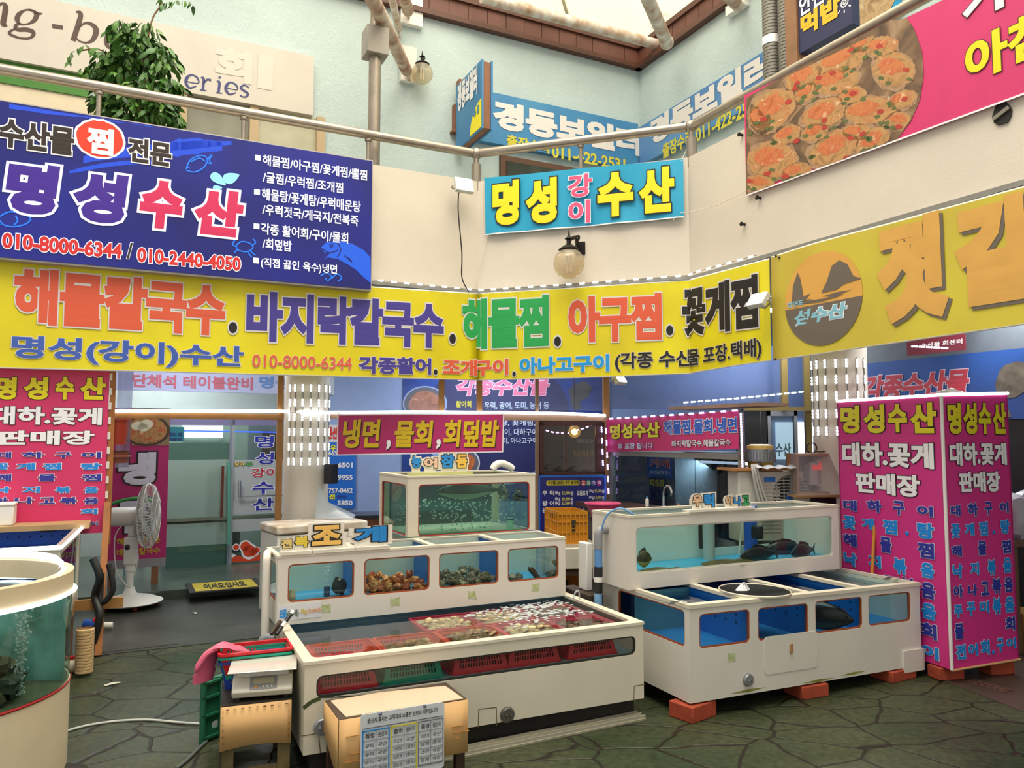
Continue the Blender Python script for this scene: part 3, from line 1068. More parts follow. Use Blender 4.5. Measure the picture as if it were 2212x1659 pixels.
for cx, cy, rx, ry in shells:
 an = rg.uniform(-.6, .1)
 def blob(mi, ox, oy, ax, ay, y, jag=.08, n=22):
  pts = []
  for i in range(n):
   t = 2 * math.pi * i / n
   q = 1 + rg.uniform(-jag, jag)
   x, yv = ax * q * math.cos(t), ay * q * math.sin(t)
   X_ = max(1615, cx + ox + x * math.cos(an) - yv * math.sin(an))
   Y_ = cy + oy + x * math.sin(an) + yv * math.cos(an)
   for (ya, xa_), (yb_, xb_) in zip(ARC, ARC[1:]):
    if ya <= Y_ <= yb_:
     X_ = min(X_, xa_ + (xb_ - xa_) * (Y_ - ya) / (yb_ - ya) - 2)
   Y_ = min(421 - .365 * (X_ - 1612), max(209 - .4817 * (X_ - 1610), Y_))
   pts.append(ph(X_, Y_, y))
  dish.mi(mi).poly(pts)
 blob(wh_, 0, 3, rx, ry, -.0040, .12)
 blob(sh, 2, 0, rx * .9, ry * .8, -.0046, .1)
 blob(mt_, rg.uniform(-.25, .1) * rx, -ry * .15, rx * .55, ry * .42, -.0052, .14)
 for _ in range(3):
  blob(gr_, rg.uniform(-.9, .9) * rx, rg.uniform(.3, 1.0) * ry, 7, 4, -.0058, .3, 7)
 for _ in range(1):
  blob(rd_, rg.uniform(-.7, .7) * rx, rg.uniform(-.5, .8) * ry, 8, 5, -.0062, .25, 8)
dish.obj('dish_photo', [crab_mat(('#4a382a', '#745840', '#a98a6a'), '#86684a', 5), crab_mat(('#7a5a40', '#b08c6a', '#dcc6a8'), '#9a7656', 7), crab_mat(('#9a6e42', '#c0925c', '#dcbc90'), '#b87848', 9),
          crab_mat(('#b85c34', '#cc7c48', '#deb486'), '#c2603a', 8), mat('#626c38', rough=.5, var=.3), mat('#b83a2c', rough=.5, var=.2)], pb, smooth=False)
sl = (zt(xe) - zt(a.x)) / (xe - a.x)
def ctext(s, xl, yt, yb, xr, fill, edge, **k):
 A, B = FPB.hit(xl, yb), FPB.hit(xl, yt)
 Cc = FPB.hit(xr, (yt + yb) / 2)
 lettering(pb, FPB, s, A.x, A.z, Cc.x, B.z, fill, edge, **k)
brn = mat('#4a1a12', rough=.5)
ctext('가', 2078, -40, 62, 2190, whi, brn, bold=.04, ew=.02)
ctext('아침', 2086, 92, 188, 2275, lem, brn, bold=.04, ew=.02)
# ---------------------------------------------------------------- boiler shop signs on the upper walls
bl = mat('#2f6ca4', rough=.45, var=.25, scale=.8, tint='#4a8fb8')
FU1 = Frame(UC - nL * .1, YAW)
t = thing('signboard', 'blue boiler shop board with white lettering on the left upper wall', 'sign', FU1)
a, b = FU1.hit(1030, 316), FU1.hit(1062, 204)
e = FU1.hit(1387, 372)
MB().box(a.x, -.11, 0, .1, FU1.hit(1388, 369).z, FU1.hit(1388, 270).z).obj('panel', bl, t)
gls = mat('#dcd6d4', rough=.4)
ptext(t, FU1, '경동보일러', 1064, 214, 276, 1384, gls, None, bold=.06)
ptext(t, FU1, '출장수리', 1094, 290, 316, 1186, mat('#cbbf3a', rough=.5), None, bold=.035)
ptext(t, FU1, '011-422-2531', 1192, 314, 340, 1350, mat('#cbbf3a', rough=.5), None, bold=.03)
FU2 = Frame(UC - nR * .1, YAW - 90)
t = thing('signboard', 'blue boiler shop board with white lettering on the right upper wall', 'sign', FU2)
MB().box(.11, FU2.hit(1720, 200).x, 0, .1, FU2.hit(1396, 350).z, FU2.hit(1396, 266).z).obj('panel', mat('#4a73a8', rough=.45, var=.2, scale=.8, tint='#5a8fc0'), t)
ptext(t, FU2, '경동보일러', 1404, 262, 318, 1668, gls, None, bold=.06)
ptext(t, FU2, '출장수리', 1432, 312, 344, 1496, mat('#cbbf3a', rough=.5), None, bold=.035)
ptext(t, FU2, '011-422-2531', 1504, 278, 308, 1640, mat('#cbbf3a', rough=.5), None, bold=.03)
# projecting blade sign
xa = FUL.hit(988, 240, 'y', -.15).x
qn = FUL.hit(1041, 127, 'x', xa)
yn, zt_ = qn.y, qn.z
zb = FUL.hit(1043, 274, 'x', xa).z
x1 = FUL.hit(1065, 132, 'y', yn).x
t = thing('blade_sign', 'blue boiler shop sign box sticking out from the upper wall, yellow numbered corner', 'sign', Frame(FUL.w(xa, -.1, zb), YAW))
wd = mat('#8a5a3c', rough=.55, var=.2)
wdt = x1 - xa
MB().box(.02, wdt - .02, yn + .12, 0, .015, zt_ - zb - .015).obj('box', wd, t)
for x in (0, wdt - .025):
 MB().box(x, x + .025, yn + .1, 0, 0, zt_ - zb).obj('panel', bl, t)
MB().box(wdt / 2 - .03, wdt / 2 + .03, 0, .1, .3, .4).box(wdt / 2 - .03, wdt / 2 + .03, 0, .1, .9, 1.0).obj('bracket', wd, t)
FBL = Frame(FUL.w(xa, -.1, 0), YAW - 90)
ptext(t, FBL, '경동보일러', 989, 185, 245, 1032, whi, None, bold=.06, skew=.0)
h = FBL.hit(1018, 288)
hn = FBL.hit(1041, 274)
mb = MB().poly([(hn.x - .01, -.003, zb + .02)] + [(hn.x - .01 - .36 * math.cos(R(9 * i)), -.003, zb + .02 + .36 * math.sin(R(9 * i))) for i in range(11)])
mb.obj('yellow_corner_print', yel, t, FBL, smooth=False)
ptext(t, FBL, '41', 1020, 240, 258, 1035, bl, None, bold=.04, y=-.006)
# small wooden bracket board on the wall left of the blade sign
p, q = FUL.hit(979, 283, 'y', -.05), FUL.hit(988, 228, 'y', -.05)
tag(MB().box(p.x, q.x + .02, -.09, 0, p.z, q.z).box(p.x - .03, q.x + .04, -.11, 0, p.z - .03, p.z).obj('wall_bracket', wd, None, FUL), 'small brown wooden bracket on the wall behind the blade sign', 'bracket')
# dark door under the left boiler board
p, q = FUL.hit(1080, 400, 'y', -.03), FUL.hit(1255, 340, 'y', -.03)
zz = FUL.hit(1084, 336, 'y', -.03).z
dr = thing('door_1', 'dark doorway under the boiler board', 'door', FUL)
dr['kind'] = 'structure'
MB().box(p.x, q.x, -.06, .0, 3.4, zz).obj('frame', mat('#5a3c2c', rough=.5), dr)
MB().box(p.x + .08, q.x - .08, -.075, -.05, 3.4, zz - .08).obj('pane', mat('#3b4038', rough=.15, var=.3), dr)
# ---------------------------------------------------------------- sign with brown lettering, top left
FTS = Frame(UC - nL * .12, YAW)
ts = thing('signboard', 'weathered beige metal signboard with brown and blue latin lettering', 'sign', FTS)
a, b = FTS.hit(676, 249), FTS.hit(676, 122)
tin = mat('#c9c0b5', rough=.5, var=.07, scale=2, bump=.05)
MB().box(FTS.hit(-90, 60).x, a.x, 0, .12, a.z, b.z).obj('panel', tin, ts)
gh = mat('#cdc4b9', rough=.5)
ptext(ts, FTS, '회', 462, 96, 168, 545, gh, None, bold=.05, y=-.002)
ptext(ts, FTS, 'ㅣ', 556, 116, 190, 590, gh, None, bold=.05, y=-.002)
def strokes(parent, fr, paths, m, name='lettering', y=-.004):
 """letters drawn as pen strokes whose width swells: paths of (px,py,width)"""
 mb = MB()
 for pts in paths:
  q = [fr.hit(p[0], p[1]) for p in pts]
  P3 = smooth_path([(v.x, p[2] * .0055, v.z) for v, p in zip(q, pts)], 5)
  L_, R_ = [], []
  for i, v in enumerate(P3):
   d = P3[min(i + 1, len(P3) - 1)] - P3[max(i - 1, 0)]
   n = Vector((-d.z, 0, d.x)).normalized() * (v.y / 2)
   c_ = Vector((v.x, y, v.z))
   L_.append(c_ + n)
   R_.append(c_ - n)
  for i in range(len(P3) - 1):
   mb.quad(R_[i], R_[i + 1], L_[i + 1], L_[i])
 return mb.obj(name, m, parent, fr, smooth=False)
bwn = mat('#4a3024', rough=.5)
strokes(ts, FTS, [[(-8, 18, 3), (4, 8, 5), (12, 14, 9), (10, 34, 9), (7, 52, 9), (16, 56, 3)],
                  [(68, 22, 4), (55, 22, 3), (42, 30, 7), (37, 42, 8), (44, 52, 4), (60, 52, 3), (74, 44, 7), (79, 32, 8), (72, 24, 5), (62, 21, 3)], [(74, 26, 5), (84, 30, 5), (91, 29, 2)],
                  [(44, 50, 3), (34, 56, 6), (38, 64, 7), (56, 64, 8), (70, 68, 8), (72, 76, 6), (62, 83, 4), (42, 82, 4), (22, 74, 5), (22, 68, 4), (34, 62, 3)],
                  [(113, 56, 8), (136, 60, 8)],
                  [(164, 26, 3), (174, 28, 7), (172, 44, 9), (158, 88, 9)], [(168, 62, 2), (184, 50, 4), (200, 54, 8), (208, 66, 10), (202, 84, 8), (190, 92, 4), (174, 90, 3), (164, 82, 3)],
                  [(250, 66, 3), (238, 70, 6), (231, 82, 9), (231, 96, 8), (238, 104, 5), (250, 108, 3)]], bwn)
ink_n = mat('#2c2f6c', rough=.5)
strokes(ts, FTS, [[(402, 176, 2), (428, 180, 2), (426, 168, 4), (414, 162, 3), (404, 168, 6), (402, 180, 6), (410, 190, 4), (424, 186, 2)],
                  [(434, 168, 2), (440, 170, 5), (438, 194, 5)], [(432, 194, 2), (446, 196, 2)], [(440, 180, 3), (448, 172, 4), (456, 174, 5)],
                  [(468, 176, 2), (474, 178, 5), (472, 200, 5)], [(466, 200, 2), (480, 202, 2)], [(473, 166, 5), (476, 169, 5)],
                  [(488, 190, 2), (512, 194, 2), (510, 184, 4), (498, 178, 3), (490, 184, 6), (488, 194, 6), (496, 204, 4), (510, 200, 2)],
                  [(538, 190, 3), (528, 184, 3), (520, 190, 5), (530, 198, 5), (536, 204, 5), (528, 210, 3), (518, 206, 3)]], ink_n)
# upper shopfront under that sign
sf = thing('window_1', 'upper shopfront panes and green fascia', 'window', FUL)
sf['kind'] = 'structure'
cream = mat('#d8c8ac', rough=.5, var=.06)
zs = FUL.hit(676, 252, 'y', -.05).z
xg = FUL.hit(193, 205, 'y', -.05).x
MB().box(-9, xg, -.07, 0, FUL.hit(100, 196, 'y', -.05).z, zs).obj('green_fascia', mat('#3f7a22', rough=.5, var=.1), sf)
MB().box(-9, FUL.hit(395, 260, 'y', -.05).x, -.05, 0, 3.4, FUL.hit(100, 196, 'y', -.05).z).obj('shutter_box', cream, sf)
for px in (392, 548, 692):
 h = FUL.hit(px, 285, 'y', -.05)
 MB().box(h.x - .05, h.x + .05, -.09, 0, 3.4, zs).obj('post', mat('#b49a78', rough=.5), sf)
h0, h1, h2 = FUL.hit(392, 285, 'y', -.05).x, FUL.hit(548, 285, 'y', -.05).x, FUL.hit(692, 285, 'y', -.05).x
MB().box(h0, h1, -.03, 0, 3.4, zs).obj('pane', mat('#8c8a7c', rough=.12, var=.3, scale=2), sf)
MB().box(h1, h2, -.03, 0, 3.4, zs).obj('pane', mat('#b9b49c', rough=.2, var=.1), sf)
# ---------------------------------------------------------------- grey ducts and signs top right
for label, px, r in (('nearer ribbed grey duct climbing past the upper right signs', 1667, .09), ('thinner ribbed grey duct beside the wooden sign case', 1699, .08)):
 fr = Frame(UC - nR * .9, YAW - 90)
 h = fr.hit(px, 100)
 t = thing('ventilation_duct', label, 'duct', Frame(fr.w(h.x, 0, 3.4), 0))
 pr = []
 for i in range(160):
  z = i * .035
  pr += [(r, z), (r, z + .028), (r - .008, z + .03), (r - .008, z + .033)]
 MB().lathe(pr, n=20).obj('tube', mat('#7f7b73', rough=.5, metal=.3, var=.1), t)
 if px == 1667:
  zc = fr.hit(1690, 85).z - 3.4
  MB().lathe([(r + .004, zc), (r + .004, zc + .09)], n=20, m=None).obj('clamp', whi, t)
FNS = Frame(UC - nR * 1.0, YAW - 90)
t = thing('signboard', 'navy sign in a wooden case with white and yellow handwritten lettering', 'sign', FNS)
a, b = FNS.hit(1727, 116), FNS.hit(1727, -60)
c = FNS.hit(1842, 60)
MB().box(a.x, c.x, 0, .1, a.z, b.z).obj('panel', mat('#1e2450', rough=.4), t)
w0 = FNS.hit(1700, 100)
MB().box(w0.x, a.x - .01, -.02, .2, a.z - .08, b.z).obj('wooden_case', mat('#8c6446', rough=.55, var=.2), t)
ptext(t, FNS, '안면도', 1728, -6, 38, 1812, whi, None, bold=.03)
ptext(t, FNS, '먹밥', 1731, 36, 84, 1818, mat('#e8b020', rough=.5), None, bold=.05)
h = FNS.hit(1824, 6)
sp = [(h.x + .05 * (i / 40) * math.cos(i * .35), -.004, h.z + .05 * (i / 40) * math.sin(i * .35)) for i in range(41)]
mb = MB()
for i in range(40):
 p, q = Vector(sp[i]), Vector(sp[i + 1])
 d = (q - p)
 n_ = Vector((-d.z, 0, d.x)).normalized() * .006
 mb.quad(p - n_, q - n_, q + n_, p + n_)
for k in range(8):
 an = R(k * 45)
 p, q = Vector((h.x + .07 * math.cos(an), -.004, h.z + .07 * math.sin(an))), Vector((h.x + .1 * math.cos(an), -.004, h.z + .1 * math.sin(an)))
 n_ = Vector((-math.sin(an), 0, math.cos(an))) * .006
 mb.quad(p - n_, q - n_, q + n_, p + n_)
mb.obj('sun_print', whi, t, smooth=False)
t = thing('signboard', 'sign with a shell photo and blue edge at the top right corner', 'sign', Frame(UC - nR * .1, YAW - 90))
fr = Frame(UC - nR * .1, YAW - 90)
a, c = fr.hit(1857, 46), fr.hit(1924, 20)
MB().box(a.x, c.x, 0, .08, a.z - .1, a.z + 1.2).obj('panel', mat('#1e2450', rough=.4), t)
MB().box(c.x, c.x + .06, 0, .08, a.z - .1, a.z + 1.2).obj('edge', mat('#2aa0d8', rough=.4), t)
mb = MB()
for x, y, r in ((1868, 30, .28), (1882, 10, .3), (1870, -4, .25)):
 h = fr.hit(x, y)
 mb.poly([(max(a.x, h.x + r * math.cos(R(15 * i))), -.004 - .001 * r, h.z + r * .8 * math.sin(R(15 * i))) for i in range(24)])
mb.obj('shell_print', crab_mat(('#8a6a4a', '#c4a67e', '#e6d8b8'), '#a98a62', 6), t, smooth=False)
# ================================================================ under the balcony
gold_wood = mat('#a9753f', rough=.5, var=.25, scale=4)
pale_wood = mat('#9a7a62', rough=.55, var=.25, scale=5)
maroon = mat('#4a1e18', rough=.4, var=.2)
film = glass('#eef4fb', gloss=.05, rough=.12, haze=.06, hazecol='#c9d4ee', wav=.7, wscale=5)
led = mat('#f4f8ff', emit=9.0)
led_soft = mat('#f6f9ff', emit=5.0)
led_violet = mat('#cdb0ff', emit=7.0)
def column(cx, cy, r, label):
 t = thing('round_column', label, 'column', Frame((cx, cy, 0)))
 MB().lathe([(r, 0), (r, 3.25)], n=40).obj('shaft', mat('#e3dccf', rough=.45, var=.06, scale=2, bump=.05), t)
 return t
ORD = ('first', 'second', 'third', 'fourth', 'fifth', 'sixth', 'seventh')
def led_strings(cx, cy, r, cols, rows, which):
 ac = math.atan2(0 - cy, 0 - cx)
 for ci, f in enumerate(cols):
  a = ac + math.asin(max(-.99, min(.99, f)))
  ux, uy = math.cos(a), math.sin(a)
  fr = Frame((cx + ux * (r + .004), cy + uy * (r + .004), 0), math.degrees(a) + 90)
  t = thing('led_string', f'string of white lights on the {which} column, {ORD[ci]} from the left', 'light string', fr, f'led strings on the {which} column')
  zs = rows if ci < 5 or which == 'left' else rows
  MB().tube([(0, 0, zs[0] + .05), (.006, 0, (zs[0] + zs[-1]) / 2), (0, 0, zs[-1] - .05)], .0035, 5).obj('wire', mat('#6d6a64', rough=.6), t)
  for z in zs:
   mb = MB().box(-.009, .009, -.006, .002, z - .042, z + .042)
   mb.mi(1)
   for k in (-1, 0, 1):
    mb.ball((0, -.009, z + k * .027), .0105, .007, .0105, n=8)
   mb.obj('led_module', [mat('#d8dadc', rough=.5), led], t)
cA_ = atY(661, 1000, 8.3)
CX1, CY1, CR1 = cA_.x, 8.3, .236
column(CX1, CY1, CR1, 'round white column wrapped with light strings behind the chest freezer')
rz_ = [atY(661, y, CY1 - CR1).z for y in (838, 870, 901, 933, 965, 997)]
led_strings(CX1, CY1, CR1, [(x - 661) / 47.5 for x in (627, 637, 652, 668, 684, 697, 706)], rz_, 'left')
cB_ = atY(1818, 1000, 7.0)
CX2, CY2, CR2 = cB_.x, 7.0, .236
column(CX2, CY2, CR2, 'round white column wrapped with light strings behind the pink kiosk')
rz_ = [atY(1800, y, CY2 - CR2).z for y in (784, 819, 854, 893, 931)]
led_strings(CX2, CY2, CR2, [(x - 1818) / 56 for x in (1766, 1776, 1792, 1812, 1832, 1852, 1866)], rz_, 'right')
# ---------------------------------------------------------------- timber frame of the enclosure
E0 = Vector((-1.85, 8.12, 0))
P1 = Vector((1.067, 8.6, 0))
FE1 = Frame(C1 + nL * .92, YAW)
FE2 = Frame(E0, math.degrees(math.atan2(P1.y - E0.y, P1.x - E0.x)))
FE3 = Frame(P1, -60)
zH = FE1.hit(420, 899).z
a, b = FE1.hit(200, 899), FE1.hit(613, 899)
hb = thing('timber_beam', 'long wooden beam over the glass doors left of the column', 'beam', Frame(FE1.w(a.x, 0, zH), YAW))
MB().box(0, b.x - a.x, -.02, .03, -.03, .03).obj('beam', gold_wood, hb)
a, b = FE2.hit(712, 899), FE2.hit(1312, 899)
hb2 = thing('timber_beam', 'pale wooden beam between the column and the corner post behind the tanks', 'beam', Frame(FE2.w(0, 0, 0), FE2.yaw))
for x0, x1 in ((a.x, b.x),):
 mb = MB().prism([(x0, 0, FE2.hit(712, 905).z), (x1, 0, FE2.hit(1312, 910).z), (x1, 0, FE2.hit(1312, 896).z), (x0, 0, FE2.hit(712, 893).z)], (0, .04, 0))
 mb.obj('beam', pale_wood, hb2)
def post(fr, px, w, y0, y1, m, label, depth=.05):
 h, l = fr.hit(px, (y0 + y1) / 2), fr.hit(px, y1)
 z1 = fr.hit(px, y0).z
 t = MB().box(-w / 2, w / 2, -depth / 2, depth / 2, 0, z1 - l.z).obj('timber_post', m, None, Frame(fr.w(h.x, 0, l.z), fr.yaw), bevel=.003)
 return tag(t, label, 'post')
def post_full(fr, px, w, m, label, depth=.05):
 h = fr.hit(px, 900)
 t = MB().box(-w / 2, w / 2, -depth / 2, depth / 2, 0, 3.24).obj('timber_post', m, None, Frame(fr.w(h.x, 0.03, 0), fr.yaw), bevel=.003)
 return tag(t, label, 'post')
post_full(FE1, 606, .06, gold_wood, 'slim wooden post just left of the left column')
zt2 = FE2.hit(957, 893).z
for px, lb in ((954, 'short wooden post above the beam, the left of two in the plastic screen'), (1036, 'short wooden post above the beam, the right of two in the plastic screen')):
 h = FE2.hit(px, 860)
 tag(MB().box(-.03, .03, -.025, .025, 0, 3.24 - zt2).obj('timber_post', gold_wood, None, Frame(FE2.w(h.x, .03, zt2), FE2.yaw)), lb, 'post')
post_full(FE2, 1311, .07, gold_wood, 'wooden corner post left of the pink kitchen banner')
post_full(FE2, 1161, .035, pale_wood, 'thin wooden post beside the dark brown window')
def light_rope(label, pts, r=.012, m=led_soft):
 t = thing('led_strip', label, 'light strip', Frame(pts[0]))
 o = Vector(pts[0])
 q = [Vector(p) - o for p in pts]
 MB().tube(q, r, 8).obj('tube', m, t)
 return t
LR = [FE1.w(*FE1.hit(243, 888, 'y', -.04)), FE1.w(*FE1.hit(430, 888, 'y', -.04)), FE1.w(*FE1.hit(600, 888, 'y', -.04))]
LR.append(atY(622, 889, CY1 - CR1 * .75))
LR.append(atY(660, 890, CY1 - CR1 - .02))
LR.append(atY(700, 891, CY1 - CR1 * .75))
for x, y in ((720, 891), (900, 890), (1088, 891), (1240, 894), (1308, 898)):
 LR.append(FE2.w(*FE2.hit(x, y, 'y', -.04)))
light_rope('long bright white light strip along the timber beams and across the column', LR, .016)
# plastic sheets above the beam
def sheet(fr, x0, x1, yt, yb, label, y=.02):
 a, b = fr.hit(x0, yb, 'y', y), fr.hit(x1, yt, 'y', y)
 n = 14
 mb = MB()
 for i in range(n):
  u0, u1 = a.x + (b.x - a.x) * i / n, a.x + (b.x - a.x) * (i + 1) / n
  f = lambda u, z: (u - a.x, .006 * math.sin(u * 17 + z * 3), z - a.z)
  mb.quad(f(u0, a.z), f(u1, a.z), f(u1, 3.2), f(u0, 3.2))
 return tag(mb.obj('plastic_sheet', film, None, Frame(fr.w(a.x, y, a.z), fr.yaw)), label, 'plastic sheet')
sheet(FE2, 712, 950, 830, 886, 'clear wrinkled plastic sheet over the beam next to the column')
sheet(FE2, 960, 1030, 830, 886, 'clear plastic sheet between the two short wooden posts')
sheet(FE2, 1042, 1303, 830, 886, 'clear plastic sheet over the beam left of the corner post')
sheet(FE1, 245, 596, 830, 886, 'clear plastic sheet above the glass doors')
# ---------------------------------------------------------------- back wall posters
FBP = Frame((0, YB - .02, 0), 0)
ps = thing('poster', 'large blue seafood menu poster on the back wall behind the fish tanks', 'poster', FBP)
a, b = FBP.hit(868, 1075), FBP.hit(1316, 780)
blue_p = mat('#1c46a0', rough=.4, var=.35, scale=.7, tint='#16265e')
MB().box(a.x, b.x, 0, .012, a.z, b.z).obj('panel', blue_p, ps)
h = FBP.hit(1120, 935)
mb = MB()
ri, ro = .98, 1.06
c0 = FBP.hit(1075, 905)
mb.mi(0).poly([(c0.x + ri * math.cos(R(10 * i)), -.002, c0.z + ri * .86 * math.sin(R(10 * i)) + .02) for i in range(36)])
mb.mi(1)
for i in range(36):
 f = lambda r, k: (c0.x + r * math.cos(R(10 * k)), -.003, c0.z + r * .86 * math.sin(R(10 * k)) + .02)
 if 17 < i < 36:
  mb.quad(f(ri, i), f(ro, i), f(ro, i + 1), f(ri, i + 1))
mb.obj('oval_print', [mat('#242a5c', rough=.4), mat('#7f9fd8', rough=.4)], ps, smooth=False)
pkl = mat('#d86a90', rough=.45)
ptext(ps, FBP, '각종수산물', 984, 812, 856, 1188, pkl, mat('#d9c4dc', rough=.5), bold=.04, ew=.03, shear=.2, y=-.008)
ptext(ps, FBP, '활어회', 985, 866, 880, 1018, mat('#c8bc3a', rough=.5), None, bold=.03, y=-.008)
wp = mat('#b9c4e2', rough=.5)
ptext(ps, FBP, '우럭, 광어, 도미, 농어 등', 1046, 868, 884, 1186, wp, None, bold=.02, y=-.008)
ptext(ps, FBP, '꽃게탕, 꽃게찜,', 1050, 908, 920, 1156, wp, None, bold=.02, y=-.008)
ptext(ps, FBP, '새우구이, 대하구이', 1050, 926, 941, 1160, wp, None, bold=.02, y=-.008)
ptext(ps, FBP, '조개구이, 아나고구이', 1050, 945, 959, 1160, wp, None, bold=.02, y=-.008)
def dish_print(parent, fr, cx, cy, rpx, y=-.006, bowl='#c9cdd8', food=('#8a3a1c', '#b5602c', '#d8a468')):
 h = fr.hit(cx, cy)
 r = fr.hit(cx + rpx, cy).x - h.x
 mb = MB()
 for mi, k, yy in ((0, 1, 0), (1, .93, -.001), (2, .72, -.002)):
  mb.mi(mi).poly([(h.x + r * k * math.cos(R(10 * i)) * (1 + (.06 * math.sin(i * 7) if mi == 2 else 0)), y + yy, h.z + r * k * .8 * math.sin(R(10 * i))) for i in range(36)])
 return mb.obj('dish_photo', [mat(bowl, rough=.4), mat('#5a5a68', rough=.4), crab_mat(food, food[1], 9)], parent, fr, smooth=False)
dish_print(ps, FBP, 995, 1000, 42)
dish_print(ps, FBP, 918, 872, 48, bowl='#8fa4cf', food=('#7a4a3a', '#a8705a', '#c99c84'))
fpz = [FBP.hit(*p) for p in ((1232, 858), (1228, 842), (1240, 830), (1262, 822), (1280, 836), (1270, 858), (1252, 868), (1256, 884), (1240, 884), (1232, 872))]
MB().poly([(v.x, -.004, v.z) for v in fpz]).obj('fish_photo', mat('#4a4a52', rough=.5, var=.3), ps, smooth=False)
FPL = Frame((0, YB - .03, 0), 0)
pl_ = thing('poster', 'bright blue list of guest house phone numbers beside the left column', 'poster', FPL)
a, b, c = FPL.hit(690, 1098), FPL.hit(769, 955), FPL.hit(769, 918)
MB().box(a.x, b.x, 0, .01, a.z, b.z).obj('panel', mat('#1568c8', rough=.45), pl_)
MB().box(a.x, b.x, 0, .01, b.z, c.z).obj('heading_panel', mat('#d9d4da', rough=.5), pl_)
ptext(pl_, FPL, '펜션', 704, 922, 948, 730, red, None, bold=.04)
for s, yt, yb, m in (('-6501', 999, 1010, whi), ('-9955', 1026, 1037, whi), ('757-0462', 1054, 1065, whi), ('5850', 1081, 1092, whi)):
 ptext(pl_, FPL, s, 724 if s[0] == '-' else (710 if len(s) > 4 else 729), yt, yb, 762, m, None, bold=.03)
for s, xl, yt, yb, xr in (('우', 714, 961, 974, 726), ('션', 711, 1067, 1078, 724), ('전!', 706, 1010, 1022, 724)):
 ptext(pl_, FPL, s, xl, yt, yb, xr, yel, None, bold=.04)
ptext(pl_, FPL, '(꽃지)', 728, 1069, 1077, 748, navy, None, bold=.02)
ptext(pl_, FPL, '665', 710, 973, 984, 728, whi, None, bold=.03)
# ---------------------------------------------------------------- sign over the doors
FS1 = Frame(C1 + nL * (OFF3 - .06), YAW)
t = thing('signboard', 'pale lavender board with red and blue lettering over the glass doors', 'sign', FS1)
a, b = FS1.hit(246, 842), FS1.hit(640, 800)
MB().box(a.x, b.x, 0, .05, a.z, b.z + .25).obj('panel', mat('#b4b6d6', rough=.5), t)
ptext(t, FS1, '단체석 테이블완비', 286, 807, 836, 546, mat('#c25a6e', rough=.5), None, bold=.03)
ptext(t, FS1, '명성', 560, 812, 838, 626, mat('#5a86c4', rough=.5), None, bold=.03)
lf = thing('ceiling_light', 'bright white ceiling light seen above the glass doors', 'lamp', Frame(FS.w(FS.hit(590, 874, 'y', .7).x, .7, FS.hit(590, 874, 'y', .7).z), YAW))
# ---------------------------------------------------------------- glass doors
FD = Frame(C1 + nL * (OFF3 - .02), YAW)
zd0, zd1 = FD.hit(420, 1236).z, FD.hit(420, 905).z
xd0, xd1, xd2 = FD.hit(357, 1000).x, FD.hit(498, 1000).x, FD.hit(640, 1000).x
frost = glass('#cfdcd6', gloss=.06, rough=.05, haze=.55, hazecol='#a3b8ae')
frost_w = glass('#d6dbda', gloss=.06, rough=.05, haze=.8, hazecol='#b6bcbc')
clear = glass('#d4e2de', gloss=.07, rough=.0)
dark_film = glass('#8fb0a4', gloss=.07, rough=.05, haze=.6, hazecol='#4c7468')
alu_v = mat('#8480a8', rough=.3, metal=.6)
def pane(parent, name, x0, x1, yt, yb, m, y=0., fr=None):
 fr = fr or FD
 px = 430 if x0 < xd1 - .01 else 560
 za, zb = fr.hit(px, yb).z, fr.hit(px, yt).z
 return MB().box(x0, x1, y, y + .006, za, zb).obj(name, m, parent, fr)
d1 = thing('door_2', 'left glass door with frosted green film', 'door', FD)
d1['kind'] = 'structure'
for n_, yt, yb, m in (('clear_pane', 918, 956, clear), ('film_band', 956, 993, dark_film), ('frosted_pane', 993, 1117, frost), ('clear_strip', 1117, 1130, clear), ('frosted_pane', 1130, 1178, frost), ('lower_pane', 1178, 1226, dark_film)):
 pane(d1, n_, xd0 + .02, xd1 - .02, yt, yb, m)
pane(d1, 'top_rail', xd0, xd1, 905, 919, alu_v, -.02)
MB().box(xd0, xd1, -.02, .03, zd0, FD.hit(430, 1224).z).obj('bottom_rail', mat('#9a9aa2', rough=.35, metal=.4), d1)
MB().box(xd0 - .03, xd0 + .02, -.02, .03, zd0, zd1).box(xd1 - .02, xd1 + .01, -.02, .03, zd0, zd1).obj('stile', mat('#7d8894', rough=.4, metal=.4), d1)
h0, h1 = FD.hit(478, 1118, 'y', -.07), FD.hit(478, 1007, 'y', -.07)
MB().bar((h0.x, -.07, h0.z), (h1.x + .02, -.07, h1.z), .05, .03).obj('handle', mat('#5a2818', rough=.35), d1)
h0, h1 = FD.hit(494, 1176, 'y', -.06), FD.hit(494, 998, 'y', -.06)
MB().tube([(h0.x, -.06, h0.z), (h1.x, -.06, h1.z)], .022, 10).obj('pull_bar', mat('#5d9a86', rough=.3), d1)
tp = thing('price_board', 'small teal notice with dark lettering at the top of the left glass door', 'notice', Frame(C1 + nL * (OFF3 - .03), YAW))
FTP = Frame(C1 + nL * (OFF3 - .03), YAW)
pboard(tp, FTP, 358, 922, 954, 398, 0, .004, mat('#1d6a78', rough=.4), 'panel')
ptext(tp, FTP, '활어 회', 362, 934, 942, 394, mat('#0c2c66', rough=.5), None, bold=.04)
ptext(tp, FTP, '매운탕', 362, 945, 952, 394, mat('#0c2c66', rough=.5), None, bold=.04)
d2 = thing('door_3', 'right glass door with shop name lettering', 'door', FD)
d2['kind'] = 'structure'
